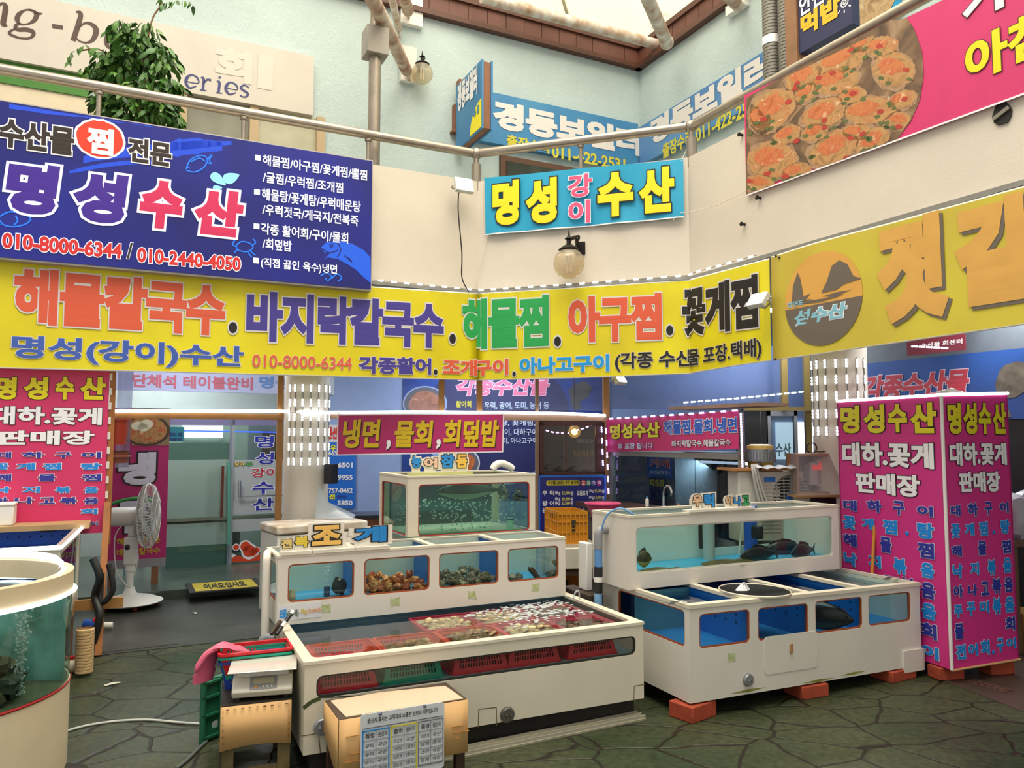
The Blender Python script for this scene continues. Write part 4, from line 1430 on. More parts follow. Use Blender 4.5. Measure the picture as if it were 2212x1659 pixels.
for n_, yt, yb, m in (('clear_pane', 918, 993, clear), ('frosted_pane', 993, 1110, frost_w), ('clear_strip', 1110, 1120, clear), ('frosted_strip', 1120, 1146, frost_w), ('lower_pane', 1146, 1226, clear)):
 pane(d2, n_, xd1 + .03, xd2, yt, yb, m)
pane(d2, 'top_rail', xd1 + .01, xd2, 905, 919, alu_v, -.02)
MB().box(xd1 + .01, xd2, -.02, .03, zd0, FD.hit(560, 1224).z).obj('bottom_rail', mat('#9a9aa2', rough=.35, metal=.4), d2)
MB().box(xd1 + .01, xd1 + .04, -.02, .03, zd0, zd1).obj('stile', mat('#9aa1a8', rough=.4, metal=.4), d2)
nv = mat('#1f2a94', rough=.5)
for s, yt, yb, xl, xr, m in (('명', 940, 968, 549, 593, nv), ('성', 976, 1004, 549, 593, nv), ('강이', 1011, 1032, 540, 602, mat('#a82838', rough=.5)), ('수', 1040, 1068, 543, 594, nv), ('산', 1075, 1104, 542, 594, nv)):
 ptext(d2, FD, s, xl, yt, yb, xr, m, whi, bold=.03, ew=.03)
ptext(d2, FD, '당기', 506, 998, 1008, 527, mat('#d8b86a', rough=.5), black, bold=.05, ew=.06)
ptext(d2, FD, '시오', 527, 997, 1008, 547, mat('#5fa860', rough=.5), black, bold=.05, ew=.06)
h0, h1 = FD.hit(518, 1074, 'y', -.05), FD.hit(518, 1038, 'y', -.05)
MB().tube([(h0.x, -.05, h0.z), (h1.x, -.05, h1.z)], .018, 10).tube([(h0.x, -.05, h0.z + .01), (h0.x + .55, -.05, h0.z + .01)], .008, 8).obj('handle', mat('#c9ccd0', rough=.15, metal=1.), d2)
wv = MB()
for mi, base, amp, yy, top in ((1, 1200, 10, -.003, 1213), (0, 1206, 6, -.005, 1213)):
 a, b = FD.hit(500, base), FD.hit(572, base)
 lo = FD.hit(530, top).z
 n = 20
 for i in range(n):
  u0, u1 = i / n, (i + 1) / n
  f = lambda u: a.z + (b.z - a.z) * 0 + .03 * math.sin(u * 9 + mi * 2)
  x0, x1 = a.x + (b.x - a.x) * u0, a.x + (b.x - a.x) * u1
  wv.mi(mi).quad((x0, yy, lo), (x1, yy, lo), (x1, yy, f(u1)), (x0, yy, f(u0)))
for x, y, r in ((530, 1180, .06), (538, 1190, .075), (510, 1182, .035), (555, 1188, .035), (547, 1192, .05)):
 h = FD.hit(x, y)
 for mi, k, yy in ((1, 1.3, -.0035), (0, 1, -.0055)):
  wv.mi(mi).poly([(h.x + r * k * math.cos(R(20 * i)), yy, h.z + r * k * math.sin(R(20 * i))) for i in range(18)])
wv.obj('wave_print', [mat('#d5421f', rough=.5), whi], d2, smooth=False)
# dining room seen through the doors
w2 = thing('window_2', 'bright window at the back of the dining room', 'window', FS)
w2['kind'] = 'structure'
fr = Frame(C1 + nL * (OFF3 + 1.96), YAW)
a, b = fr.hit(392, 946), fr.hit(482, 913)
MB().box(a.x, b.x, -.02, 0, a.z, b.z).obj('pane', mat('#f2fbff', emit=2.2), w2, fr)
bt = MB()
p, q = FD.hit(357, 930, 'y', .5), FD.hit(612, 934, 'y', .5)
light_rope('thin blue light strip inside the dining room', [FD.w(*p), FD.w(*q)], .009, mat('#2a50ff', emit=3.0))
t = thing('bench', 'pale bench in the dining room behind the glass doors', 'bench', Frame(FS.w(FS.hit(460, 1160, 'y', 1.2).x, 1.2, .1), YAW))
MB().box(-1.0, 1.6, -.2, .25, .38, .46).obj('seat', mat('#5a4636', rough=.4), t)
for x in (-.9, .3, 1.5):
 MB().box(x - .04, x + .04, -.15, .2, 0, .38).obj('leg', mat('#4a4a48', rough=.5), t)
t = thing('wall_board', 'grey wall board with a dark picture in the dining room behind the right glass door', 'board', Frame(FS.w(FS.hit(580, 960, 'y', 1.9).x, 1.93, 1.2), YAW))
MB().box(-.3, .5, -.03, .06, -.2, .85).obj('frame', mat('#8d97a0', rough=.5), t)
MB().box(-.1, .3, -.04, -.03, .1, .6).obj('picture', mat('#5a4038', rough=.5), t)
# mat on the step
q = [atZ(x, y, .1) for x, y in ((410, 1284), (572, 1270), (566, 1250), (398, 1260))]
fm = Frame(q[0], math.degrees(math.atan2((q[1] - q[0]).y, (q[1] - q[0]).x)))
t = thing('door_mat', 'black and yellow welcome mat on the step before the glass doors', 'mat', fm)
lq = [fm.i @ p for p in q]
wx, wy = lq[1].x, lq[2].y
MB().box(0, wx, 0, wy, .001, .014).obj('base', mat('#20201c', rough=.8), t)
MB().box(.06, wx - .06, .05, wy - .05, .014, .016).obj('yellow_field', mat('#b3a024', rough=.7, var=.2), t)
o = lettering(t, Frame(fm.w(0, .0, .0), fm.yaw), '어서오십시오', .16, .1, wx - .16, wy * .75, black, None, bold=.03, y=-.0)
o.matrix_local = Matrix.Translation((0, 0, .0175)) @ Matrix.Rotation(R(-90), 4, 'X')
# ---------------------------------------------------------------- pink noodle banner over the top tank
FN = Frame((0, 8.05, 0), 7)
t = thing('banner', 'pink banner with yellow brush lettering hung over the top fish tank', 'banner', FN)
a, b, c, d = FN.hit(727, 984), FN.hit(729, 895), FN.hit(1089, 893), FN.hit(1087, 977)
mb = MB()
for mi, i0 in ((0, .012), (1, 0)):
 e = Vector((i0, 0, i0))
 y = -.0 if mi else -.001
 mb.mi(mi).quad((a.x + i0, y, a.z + i0), (d.x - i0, y, d.z + i0), (c.x - i0, y, c.z - i0), (b.x + i0, y, b.z - i0))
mb.quad((a.x, .004, a.z), (b.x, .004, b.z), (c.x, .004, c.z), (d.x, .004, d.z))
mb.obj('cloth', [mat('#b8246a', rough=.5, var=.06), whi], t, smooth=False, fix=False)
MB().tube([b + Vector((.02, 0, 0)), b + Vector((-.02, .12, .03))], .004, 5).tube([c - Vector((.02, 0, 0)), c + Vector((.02, .25, .03))], .004, 5).obj('tie_string', st_m, t)
gd = mat('#dcb814', rough=.5)
for s, xl, xr, m, yt, yb in (('냉면', 740, 822, gd, 906, 968), ('물회', 852, 936, gd, 908, 967), ('회덮밥', 958, 1078, gd, 907, 966), (',', 834, 844, whi, 950, 972), (',', 942, 952, whi, 948, 970)):
 ptext(t, FN, s, xl, yt, yb, xr, m, None, bold=.035, shear=.12, drop=(.008, -.008, black), y=-.006)
# ---------------------------------------------------------------- brown window, price list
a, b = FE2.hit(1166, 1026), FE2.hit(1306, 912)
bw = thing('window_3', 'dark brown window beside the price list', 'window', FE2)
bw['kind'] = 'structure'
z0, z1 = a.z, b.z
fr_ = MB()
for x0, x1, q0, q1 in ((a.x, a.x + .05, z0, z1), (b.x - .1, b.x, z0, z1), (a.x, b.x, z1 - .04, z1), (a.x, b.x, z0, z0 + .03)):
 fr_.box(x0, x1, .0, .05, q0, q1)
fr_.obj('frame', maroon, bw)
MB().box(a.x + .04, b.x - .08, .02, .026, z0, z1).obj('pane', glass('#cfc6c0', gloss=.06, rough=.02, wav=.3, wscale=5), bw)
xm = FE2.hit(1227, 970).x
MB().box(xm - .02, xm + .02, .1, .13, z0, z1).obj('mullion', pale_wood, bw)
bk = Frame(FE2.w(0, .6, 0), FE2.yaw)
t = thing('wall_panel', 'dark reddish brown panel behind the brown window', 'panel', bk)
MB().box(bk.hit(1158, 950).x, bk.hit(1309, 950).x, 0, .02, 0, bk.hit(1200, 905).z).obj('panel', mat('#30211d', rough=.5, var=.4, scale=3), t)
for s, yt, yb, xl, xr, m in (('안면도수산', 948, 957, 1245, 1292, mat('#8d93a4', rough=.5)), ('낙지작', 972, 988, 1238, 1290, mat('#8a7424', rough=.5))):
 ptext(t, bk, s, xl, yt, yb, xr, m, None, bold=.03)  # reflection in the window glass, put in as dim lettering on the panel
hl = bk.hit(1241, 932, 'y', -.25)
gl = thing('globe_lamp', 'glowing round globe lamp behind the brown window', 'lamp', Frame(bk.w(*hl), 0))
MB().ball((0, 0, 0), .075, n=18).obj('globe', glass('#f0e2b8', gloss=.08, haze=.3, hazecol='#f4e6b8'), gl)
MB().ball((0, 0, -.005), .036, n=12).obj('bulb', mat('#ffeebb', emit=22), gl)
MB().tube([(0, 0, .07), (0, 0, 3.25 - MW[gl.name].translation.z)], .006, 6).obj('cord', black, gl)
FPR = Frame(FE2.w(0, -.03, 0), FE2.yaw)
t = thing('price_board', 'dark blue price list in white and yellow under the brown window', 'price list', FPR)
a, b = FPR.hit(1164, 1190), FPR.hit(1309, 1026)
MB().box(a.x, b.x, 0, .012, a.z, b.z).obj('panel', mat('#1b1f78', rough=.35), t)
mb = MB().box(a.x, b.x, -.003, 0, b.z - .02, b.z).box(a.x, a.x + .015, -.003, 0, a.z, b.z).box(b.x - .02, b.x, -.003, 0, a.z, b.z)
mb.obj('edge', mat('#1e6ed8', rough=.4), t)
p, q = FPR.hit(1180, 1049), FPR.hit(1252, 1037)
mb = MB()
mb.poly([(x, -.004, z) for x, z in rrect(p.x, q.x, p.z, q.z, .02)])
mb.obj('heading_print', mat('#d6c832', rough=.5), t, smooth=False)
ptext(t, FPR, '수산물 (포장) 가격 표시제', 1183, 1038, 1048, 1249, black, None, bold=.02, y=-.006)
for ch, x, cl in (('포', 1260, '#c83a3a'), ('장', 1271, '#2f8a50'), ('가', 1282, '#4a4aa0'), ('격', 1294, '#c03a8a')):
 h = FPR.hit(x, 1043)
 mb = MB().poly([(h.x + .03 * math.cos(R(20 * i)), -.004, h.z + .034 * math.sin(R(20 * i))) for i in range(18)])
 mb.obj('round_print', mat(cl, rough=.5), t, smooth=False)
 ptext(t, FPR, ch, x - 4, 1039, 1047, x + 4, whi, None, bold=.03, y=-.006)
ylw = mat('#e8d86a', rough=.5)
for y, l, p1, r, p2 in ((1066, '우 럭', '25,000', '모듬조개', '35,000'), (1075, None, None, None, '13,000'), (1079, None, '30,000', None, None), (1088, '광 어', '35,000', '냉동대하', '25,000'), (1103, '농 어', '35,000', '아나고', '25,000')):
 if l:
  ptext(t, FPR, l, 1171, y - 6, y + 5, 1197, whi, None, bold=.02)
 if p1:
  ptext(t, FPR, '1Kg', 1199, y - 5, y + 4, 1210, whi, None, bold=.02)
  ptext(t, FPR, p1, 1213, y - 5, y + 4, 1231, ylw, None, bold=.02)
  ptext(t, FPR, '원', 1232, y - 5, y + 4, 1238, whi, None, bold=.02)
 if r:
  ptext(t, FPR, r, 1246, y - 6, y + 5, 1270, whi, None, bold=.03)
 if p2:
  yy = y - 5 if y == 1066 else y
  ptext(t, FPR, '3Kg' if y == 1066 else '1Kg', 1272, yy - 4, yy + 4, 1282, whi, None, bold=.02)
  ptext(t, FPR, p2, 1284, yy - 4, yy + 4, 1299, ylw, None, bold=.02)
  ptext(t, FPR, '원', 1300, yy - 4, yy + 4, 1305, whi, None, bold=.02)
def led_run(label, pts, n, m=led_violet, size=.035, group=None):
 """n little light modules strung between points"""
 t = thing('led_string', label, 'light string', Frame(pts[0]), group)
 o = Vector(pts[0])
 q = [Vector(p) - o for p in pts]
 MB().tube(q, .003, 5).obj('wire', mat('#7c7872', rough=.6), t)
 L_ = [0]
 for a, b in zip(q, q[1:]):
  L_.append(L_[-1] + (b - a).length)
 for i in range(n):
  s = L_[-1] * (i + .5) / n
  for k in range(len(q) - 1):
   if L_[k] <= s <= L_[k + 1]:
    break
  d = (q[k + 1] - q[k])
  c = q[k] + d * ((s - L_[k]) / d.length)
  d.normalize()
  mb = MB().bar(c - d * size, c + d * size, .018, .008)
  mb.mi(1)
  toward = (CAM - (o + c)).normalized() * .008
  for j in (-1, 0, 1):
   mb.ball(c + d * (j * size * .62) + toward, .0095, n=8)
  mb.obj('led_module', [mat('#d8dadc', rough=.5), m], t)
 return t
def on(fr, x, y, d=-.03):
 return fr.w(*fr.hit(x, y, 'y', d))
led_run('swag of violet white lights inside the brown window', [on(bk, 1166, 926, -.4), on(bk, 1195, 934, -.4), on(bk, 1225, 936, -.4), on(bk, 1262, 925, -.4), on(bk, 1284, 916, -.4)], 11, size=.016)
led_run('vertical violet white lights along the right edge of the brown window', [on(FE2, 1299, 916), on(FE2, 1303, 1012)], 4)
led_run('vertical violet white lights on the corner post left of the pink kitchen banner', [on(FE2, 1309, 918, -.06), on(FE2, 1315, 1074, -.06)], 6)
# ---------------------------------------------------------------- kitchen booth
on_ = on
FK = FE3
t = thing('banner', 'pink kitchen banner framed by violet lights, yellow and blue lettering', 'banner', FK)
a, b, c, d = FK.hit(1313, 976), FK.hit(1313, 906), FK.hit(1599, 885), FK.hit(1599, 970)
mb = MB().quad((a.x, -.02, a.z), (d.x, -.02, d.z), (c.x, -.02, c.z), (b.x, -.02, b.z))
mb.obj('cloth', mat('#c4306c', rough=.4, var=.06), t, fix=False)
skw = ((c.z + d.z) - (a.z + b.z)) / 2 / (c.x - a.x)
KW = dict(plane=-.02, skew=skw)
ptext(t, FK, '명성수산', 1318, 917, 950, 1427, mat('#e6d828', rough=.5), black, bold=.045, ew=.03, **KW)
bl2 = mat('#2a58b8', rough=.5)
ptext(t, FK, '해물찜.물회.냉면', 1434, 908, 940, 1594, bl2, whi, bold=.04, ew=.03, plane=-.02, skew=skw * .6)
ptext(t, FK, '회 포장 됩니다', 1336, 958, 971, 1412, mat('#dfe0f4', rough=.5), bl2, bold=.02, ew=.02, **KW)
ptext(t, FK, '바지락칼국수.해물칼국수', 1452, 951, 967, 1580, mat('#d4cfd8', rough=.5), black, bold=.03, ew=.03, **KW)
led_run('row of violet white lights along the top of the pink kitchen banner', [on(FK, 1312, 905), on(FK, 1460, 896), on(FK, 1600, 886)], 14)
led_run('vertical violet white lights at the right end of the pink kitchen banner', [on(FK, 1600, 892), on(FK, 1604, 1010)], 7)
kw = thing('window_4', 'kitchen booth window', 'window', FK)
kw['kind'] = 'structure'
kz0, kz1 = FK.hit(1330, 1130).z, FK.hit(1313, 978).z
kx0, kx1 = FK.hit(1316, 1030).x, FK.hit(1602, 1030).x
km = mat('#8a8782', rough=.35, metal=.5)
MB().box(kx0, kx0 + .05, 0, .05, kz0, kz1).box(kx1 - .04, kx1, 0, .05, kz0, kz1 + .4).box(kx0, kx1, 0, .05, kz1 - .03, kz1 + .02).obj('frame', km, kw)
MB().box(kx0, kx1, .02, .026, kz0, kz1).obj('pane', glass('#8f98a0', gloss=.06, rough=.02, wav=.25, wscale=4), kw)
MB().box(kx0, kx1, 0, .08, .0, kz0).obj('lower_wall', mat('#7c7f86', rough=.6), kw)
FKB = Frame(FK.w(0, .9, 0), -60)
t = thing('wall_panel', 'dark back wall inside the kitchen booth', 'panel', FKB)
MB().box(FKB.hit(1300, 1000).x, FKB.hit(1598, 1000).x, 0, .02, 0, FKB.hit(1330, 972).z).obj('panel', mat('#8a8c90', rough=.6, var=.3), t)
t = thing('banner', 'blue banner with red lettering inside the kitchen booth', 'banner', Frame(FK.w(0, .85, 0), -60))
fr = Frame(FK.w(0, .85, 0), -60)
pboard(t, fr, 1398, 986, 1030, 1452, 0, .01, mat('#2a5cb0', rough=.5), 'cloth')
ptext(t, fr, '가게', 1404, 990, 1010, 1448, mat('#d84a5a', rough=.5), whi, bold=.04, ew=.03)
ptext(t, fr, '수산(어구)', 1404, 1015, 1025, 1448, whi, None, bold=.02)
t = thing('banner', 'small navy banner with yellow lettering inside the kitchen booth', 'banner', Frame(FK.w(0, .8, 0), -60))
fr = Frame(FK.w(0, .8, 0), -60)
pboard(t, fr, 1404, 1030, 1090, 1438, 0, .01, mat('#1d2a5c', rough=.5), 'cloth')
ptext(t, fr, '파트장', 1404, 1034, 1050, 1436, mat('#d8c43a', rough=.5), None, bold=.04)
t = thing('refrigerator', 'tall steel refrigerator inside the kitchen booth', 'refrigerator', Frame(FK.w(FK.hit(1530, 1030, 'y', .5).x, .5, 0), -60))
MB().box(-.5, .16, 0, .38, .05, 1.55).obj('body', mat('#7d8c90', rough=.35, metal=.5), t)
for x in (-.48, -.16):
 MB().box(x, x + .3, -.02, 0, .1, 1.5).obj('door', mat('#8fa4a8', rough=.3, metal=.4), t)
t = thing('fluorescent_light', 'tube light fitting at the top of the kitchen booth window', 'lamp', Frame(on(FK, 1500, 990, .2), -60))
MB().box(-.0, .75, 0, .06, -.02, .03).obj('case', mat('#b0aaa0', rough=.5), t)
MB().tube([(.05, .03, -.035), (.7, .03, -.035)], .013, 8).obj('tube', mat('#f4f8ff', emit=5), t)
area('booth_tube_light', on_(FK, 1480, 1000, .35), on_(FK, 1480, 1090, .5), .8, .15, 32)
# counter and things on it
t = thing('kitchen_counter', 'dark counter running along the kitchen booth window', 'counter', Frame(FK.w(0, -.02, 0), -60))
kc = FK.hit(1400, 1096, 'y', -.25)
MB().box(kx0, kx1 - .2, -.45, 0, kc.z - .05, kc.z).obj('top', mat('#4a3026', rough=.4, var=.2), t)
MB().box(kx0 + .1, kx1 - .3, -.4, -.02, 0, kc.z - .05).obj('base', mat('#5c5a58', rough=.6), t)
fp_ = FK.w(FK.hit(1434, 1094, 'y', -.2).x, -.2, kc.z)
t = thing('faucet', 'chrome goose neck faucet at the kitchen booth window', 'faucet', Frame(fp_, -60))
chrome = mat('#d5d8da', rough=.12, metal=1.0)
MB().tube(smooth_path([(0, 0, 0), (0, 0, .14), (.02, 0, .2), (.07, 0, .22), (.11, 0, .18), (.11, 0, .13)], 5), .011, 8).obj('spout', chrome, t)
MB().lathe([(.025, 0), (.025, .02), (.014, .03)], n=14).obj('base', chrome, t)
for i, (x, r_, hh, m, lb) in enumerate(((1398, .018, .1, '#d8d4cc', 'white bottle left of the goose neck faucet'), (1466, .016, .08, '#8a5a3c', 'small brown bottle right of the goose neck faucet'))):
 p = FK.w(FK.hit(x, 1094, 'y', -.2).x, -.2, kc.z)
 b_ = thing('bottle', lb, 'bottle', Frame(p, 0))
 MB().lathe([(0, 0), (r_, 0), (r_, hh * .7), (r_ * .5, hh * .82), (r_ * .5, hh * .9)], n=12).obj('body', mat(m, rough=.3), b_)
 MB().lathe([(r_ * .6, hh * .9), (r_ * .6, hh), (0, hh)], n=12).obj('cap', mat('#3a78c0', rough=.4), b_)
# ---------------------------------------------------------------- right of the booth
Y3 = 9.2
FQ = Frame((0, Y3, 0), 0)
t = thing('cabinet', 'tall black cabinet right of the kitchen booth', 'cabinet', Frame((FQ.hit(1606, 900).x, Y3, 0), 0))
zz = FQ.hit(1630, 882).z
MB().box(.02, FQ.hit(1658, 900).x - FQ.hit(1606, 900).x, 0, .4, 0, zz).obj('body', mat('#16171a', rough=.35), t)
MB().box(.2, .21, -.006, 0, .05, zz - .03).obj('door_gap', mat('#4c4c4c', rough=.4), t)
t = thing('window_5', 'bright glazed doorway right of the black cabinet', 'window', FQ)
t['kind'] = 'structure'
a, b = FQ.hit(1658, 1010), FQ.hit(1722, 884)
MB().box(a.x, a.x + .05, 0, .05, 0, b.z).box(b.x - .04, b.x, 0, .05, 0, b.z).box(a.x, b.x, 0, .05, b.z - .08, b.z).obj('frame', mat('#8f949a', rough=.35, metal=.6), t)
MB().box(a.x, b.x, .02, .026, 0, b.z).obj('pane', glass('#c4d2d8', gloss=.05, haze=.2, hazecol='#8ea6b4'), t)
ptext(t, FQ, '수산', 1675, 957, 986, 1708, mat('#4a6a78', rough=.5), None, bold=.03)
a, b = FB.hit(1676, 992), FB.hit(1712, 912)
wn = thing('window_6', 'window with daylight on the back wall', 'window', FB)
wn['kind'] = 'structure'
MB().box(a.x, b.x, -.03, -.01, a.z, b.z).obj('pane', mat('#f4fbff', emit=1.8), wn)
a, b = FB.hit(1722, 1010), FB.hit(1735, 912)
MB().box(a.x, b.x, -.03, -.01, a.z, b.z).obj('pane', mat('#f4fbff', emit=1.8), wn)
a, b = FB.hit(1750, 1010), FB.hit(1778, 912)
MB().box(a.x, b.x, -.03, -.01, a.z, b.z).obj('pane', mat('#e4f4fa', emit=1.3), wn)
for px, lb in ((1692, 'yellowish aluminium post above the bright doorway'), (1741, 'yellowish aluminium post left of the right column')):
 h = FQ.hit(px, 860)
 z0 = FQ.hit(px, 884).z if px == 1692 else 0
 tag(MB().box(-.035, .035, 0, .06, z0, 3.25).obj('aluminium_post', mat('#83703f', rough=.35, metal=.6), None, Frame((h.x, Y3 - .07, 0))), lb, 'post')
a, b = FQ.hit(1600, 888), FQ.hit(1770, 880)
tag(MB().box(a.x, b.x, -.15, -.08, a.z, b.z).obj('aluminium_beam', mat('#8a7848', rough=.35, metal=.5), None, FQ), 'yellowish aluminium beam over the bright doorway', 'beam')
FQ2 = Frame((0, Y3 + .2, 0), 0)
a, b = FQ2.hit(1318, 884), FQ2.hit(1760, 800)
tag(MB().box(a.x, b.x, 0, .01, a.z, b.z + .3).obj('plastic_sheet', glass('#b9c6dc', gloss=.07, rough=.15, haze=.25, hazecol='#7d90bc', wav=.6, wscale=4), None, FQ2), 'bluish plastic sheet above the kitchen booth', 'plastic sheet')
led_run('row of white lights added for a reflected light string above the pink kitchen banner', [on(FQ, 1474, 870, -.2), on(FQ, 1600, 860, -.2), on(FQ, 1738, 846, -.2)], 17, m=led, size=.03)  # reflection of a light string, put in as glowing modules
fl = atY(1342, 818, 7.9)
# box shelf on top of the booth
p = FK.hit(1460, 886, 'y', .1)
t = tag(MB().box(0, 1.2, -.1, .25, 0, .03).obj('shelf_board', pale_wood, None, Frame(FK.w(p.x, .1, p.z), -60)), 'wooden board lying on top of the kitchen booth', 'board')
# ---------------------------------------------------------------- poster on the right wall
FW2 = Frame(C2 + nR * 2.2, YAW - 90)
t = thing('poster', 'blue seafood poster with red brush lettering and a fish behind the kiosk', 'poster', FW2)
a, b = FW2.hit(1868, 905), FW2.hit(2212, 744)
c = FW2.hit(1868, 786)
MB().box(a.x, b.x + 1.2, 0, .012, FW2.hit(2200, 905).z, c.z).obj('panel', mat('#2458a8', rough=.4, var=.3, scale=.8, tint='#1f3f7c'), t)
ptext(t, FW2, '각종수산물', 1866, 812, 868, 2098, mat('#b8384a', rough=.5), mat('#cfc4d8', rough=.5), bold=.045, ew=.03, shear=.2)
fz = [FW2.hit(*p) for p in ((2150, 830), (2160, 800), (2172, 788), (2200, 780), (2230, 790), (2240, 820), (2215, 845), (2195, 858), (2170, 862), (2178, 880), (2186, 900), (2172, 905), (2160, 880))]
MB().poly([(v.x, -.004, v.z) for v in fz]).obj('fish_photo', mat('#6a6258', rough=.5, var=.5, scale=9, tint='#3c382f'), t, smooth=False)
FW3 = Frame(C2 + nR * 2.0, YAW - 90)
a, b = FW3.hit(1960, 783), FW3.hit(2085, 740)
t = thing('banner', 'dark red banner with white lights under the ceiling at the right', 'banner', FW3)
MB().box(a.x, b.x, 0, .01, FW3.hit(2085, 756).z, 3.2).obj('cloth', mat('#6a1a2c', rough=.5), t)
ptext(t, FW3, '수산물 회센터', 1990, 742, 752, 2080, whi, None, bold=.02)
led_run('short row of white lights under the dark red ceiling banner', [on(FW3, 1968, 748, -.1), on(FW3, 2048, 752, -.1)], 5, m=led, size=.035)
# ================================================================ fish tanks
shell_w = mat('#dcd6ca', rough=.45, var=.05, scale=2.5, bump=.04, bscale=20)
shell_c = mat('#d9d0bc', rough=.45, var=.07, scale=2.5, bump=.04, bscale=20)
mint = mat('#c2d2c4', rough=.5, var=.06)
blue_in = mat('#1a74c8', rough=.4, var=.12, scale=2)
gask_o = mat('#9a4a22', rough=.5, var=.2)
gask_r = mat('#a51f22', rough=.5)
gask_k = mat('#20241e', rough=.5)
pane_t = glass('#eef6f2', gloss=.04)
pane_c = glass('#e6f2f0', gloss=.04)
pane_b = glass('#f2f7f8', gloss=.04)
water = glass('#e6f0f0', gloss=.1, wav=.35, wscale=3.2)
water_b = glass('#c4dcec', gloss=.42, wav=.2, wscale=3)
def panel_y(fr, parent, name, outline, holes, y0, t, m, bevel=.0):
 """a cut board standing in the x,z plane of the frame from y0 to y0+t"""
 me = plate(outline, holes, t)
 mb = MB().mesh(me, lambda v: (v.x, y0 + t / 2 - v.z, v.y))
 return mb.obj(name, m, parent, fr)
def panel_x(fr, parent, name, outline, holes, x0, t, m):
 me = plate(outline, holes, t)
 mb = MB().mesh(me, lambda v: (x0 + t / 2 + v.z, v.x, v.y))
 return mb.obj(name, m, parent, fr)
def panel_z(fr, parent, name, outline, holes, z0, t, m):
 me = plate(outline, holes, t)
 mb = MB().mesh(me, lambda v: (v.x, v.y, z0 + t / 2 + v.z))
 return mb.obj(name, m, parent, fr)
def rect(x0, x1, z0, z1):
 return [(x0, z0), (x1, z0), (x1, z1), (x0, z1)]
def win_px(fr, xl, yt, yb, xr, axis='y', v=0.):
 a, b, c = fr.hit(xl, yb, axis, v), fr.hit(xl, yt, axis, v), fr.hit(xr, (yt + yb) / 2, axis, v)
 if axis == 'y':
  return (a.x, c.x, a.z, b.z)
 return (min(a.y, c.y), max(a.y, c.y), a.z, b.z)
def ring(outer, inner, n):
 return [(outer, inner)]
def window(fr, parent, w, r, gm, pm, axis='y', v=0., gw=.009):
 """rounded window: seal round the edge (with the pane as its own piece inside it)"""
 x0, x1, z0, z1 = w
 o, i = rrect(x0 - .002, x1 + .002, z0 - .002, z1 + .002, r), rrect(x0 + gw, x1 - gw, z0 + gw, z1 - gw, max(.01, r - gw))
 if axis == 'y':
  s = panel_y(fr, parent, 'window_seal', o, [i], v + .004, .014, gm)
  panel_y(fr, s, 'window_pane', rrect(x0 + .002, x1 - .002, z0 + .002, z1 - .002, r), [], v + .010, .004, pm)
 else:
  s = panel_x(fr, parent, 'window_seal', o, [i], v + .004, .014, gm)
  panel_x(fr, s, 'window_pane', rrect(x0 + .002, x1 - .002, z0 + .002, z1 - .002, r), [], v + .010, .004, pm)
def green_tape(fr, parent, px, py, s=.05, m=None):
 h = fr.hit(px, py)
 rg = random.Random(px)
 pts = [(h.x + a * s * (1 + rg.uniform(-.2, .2)), -.0015, h.z + b * s * .9 * (1 + rg.uniform(-.25, .15))) for a, b in ((-.5, -.5), (0, -.42), (.5, -.5), (.52, .1), (.45, .5), (-.1, .45), (-.5, .5), (-.42, 0))]
 MB().poly(pts).obj('tape_scrap', m or mat('#93a05c', rough=.7, var=.35, scale=40, tint='#c9cfa8'), parent, fr, smooth=False)
def drain(fr, parent, px, py, r, m):
 h = fr.hit(px, py)
 M_ = Matrix.Translation((h.x, 0, h.z)) @ Matrix.Rotation(R(90), 4, 'X')
 mb = MB().lathe([(r * 1.15, 0), (r * 1.15, .012), (r, .016), (r * .95, .02), (0, .02)], n=24, m=M_)
 for k in (-1, 1):
  mb.ball((h.x + k * r * .35, -.022, h.z), r * .16, .012, r * .2, n=8)
 mb.obj('drain_cap', m, parent, fr)
def board_set(parent, fr, chars, m_back='#e9e2d4'):
 """cut-out sign letters on a little foot board; chars: (text, xl, yt, yb, xr, colour), placed on the frame's y=0 plane"""
 wb = mat(m_back, rough=.5)
 mb = MB()
 for s, xl, yt, yb, xr, cl in chars:
  p, q = fr.hit(xl, yb), fr.hit(xr, yt)
  bb = glyphs(s, .09)[2]
  sx, sz_ = (q.x - p.x) / (bb[2] - bb[0]), (q.z - p.z) / (bb[3] - bb[1])
  for yy in (.002, .006, .01):
   vs, fs, _ = glyphs(s, .22)
   mb.add([(p.x + (v[0] - bb[0]) * sx, yy - v[2] * .004, p.z + (v[1] - bb[1]) * sz_) for v in vs], fs)
  n0 = (p.x + q.x) / 2
  mb.box(n0 - (q.x - p.x) * .4, n0 + (q.x - p.x) * .4, .003, .012, p.z - .03, p.z + .012)
 mb.obj('backing', wb, parent, fr, smooth=False, fix=False)
 for s, xl, yt, yb, xr, cl in chars:
  ptext(parent, fr, s, xl, yt, yb, xr, mat(cl, rough=.4), black, bold=.055, ew=.05, y=-.002)
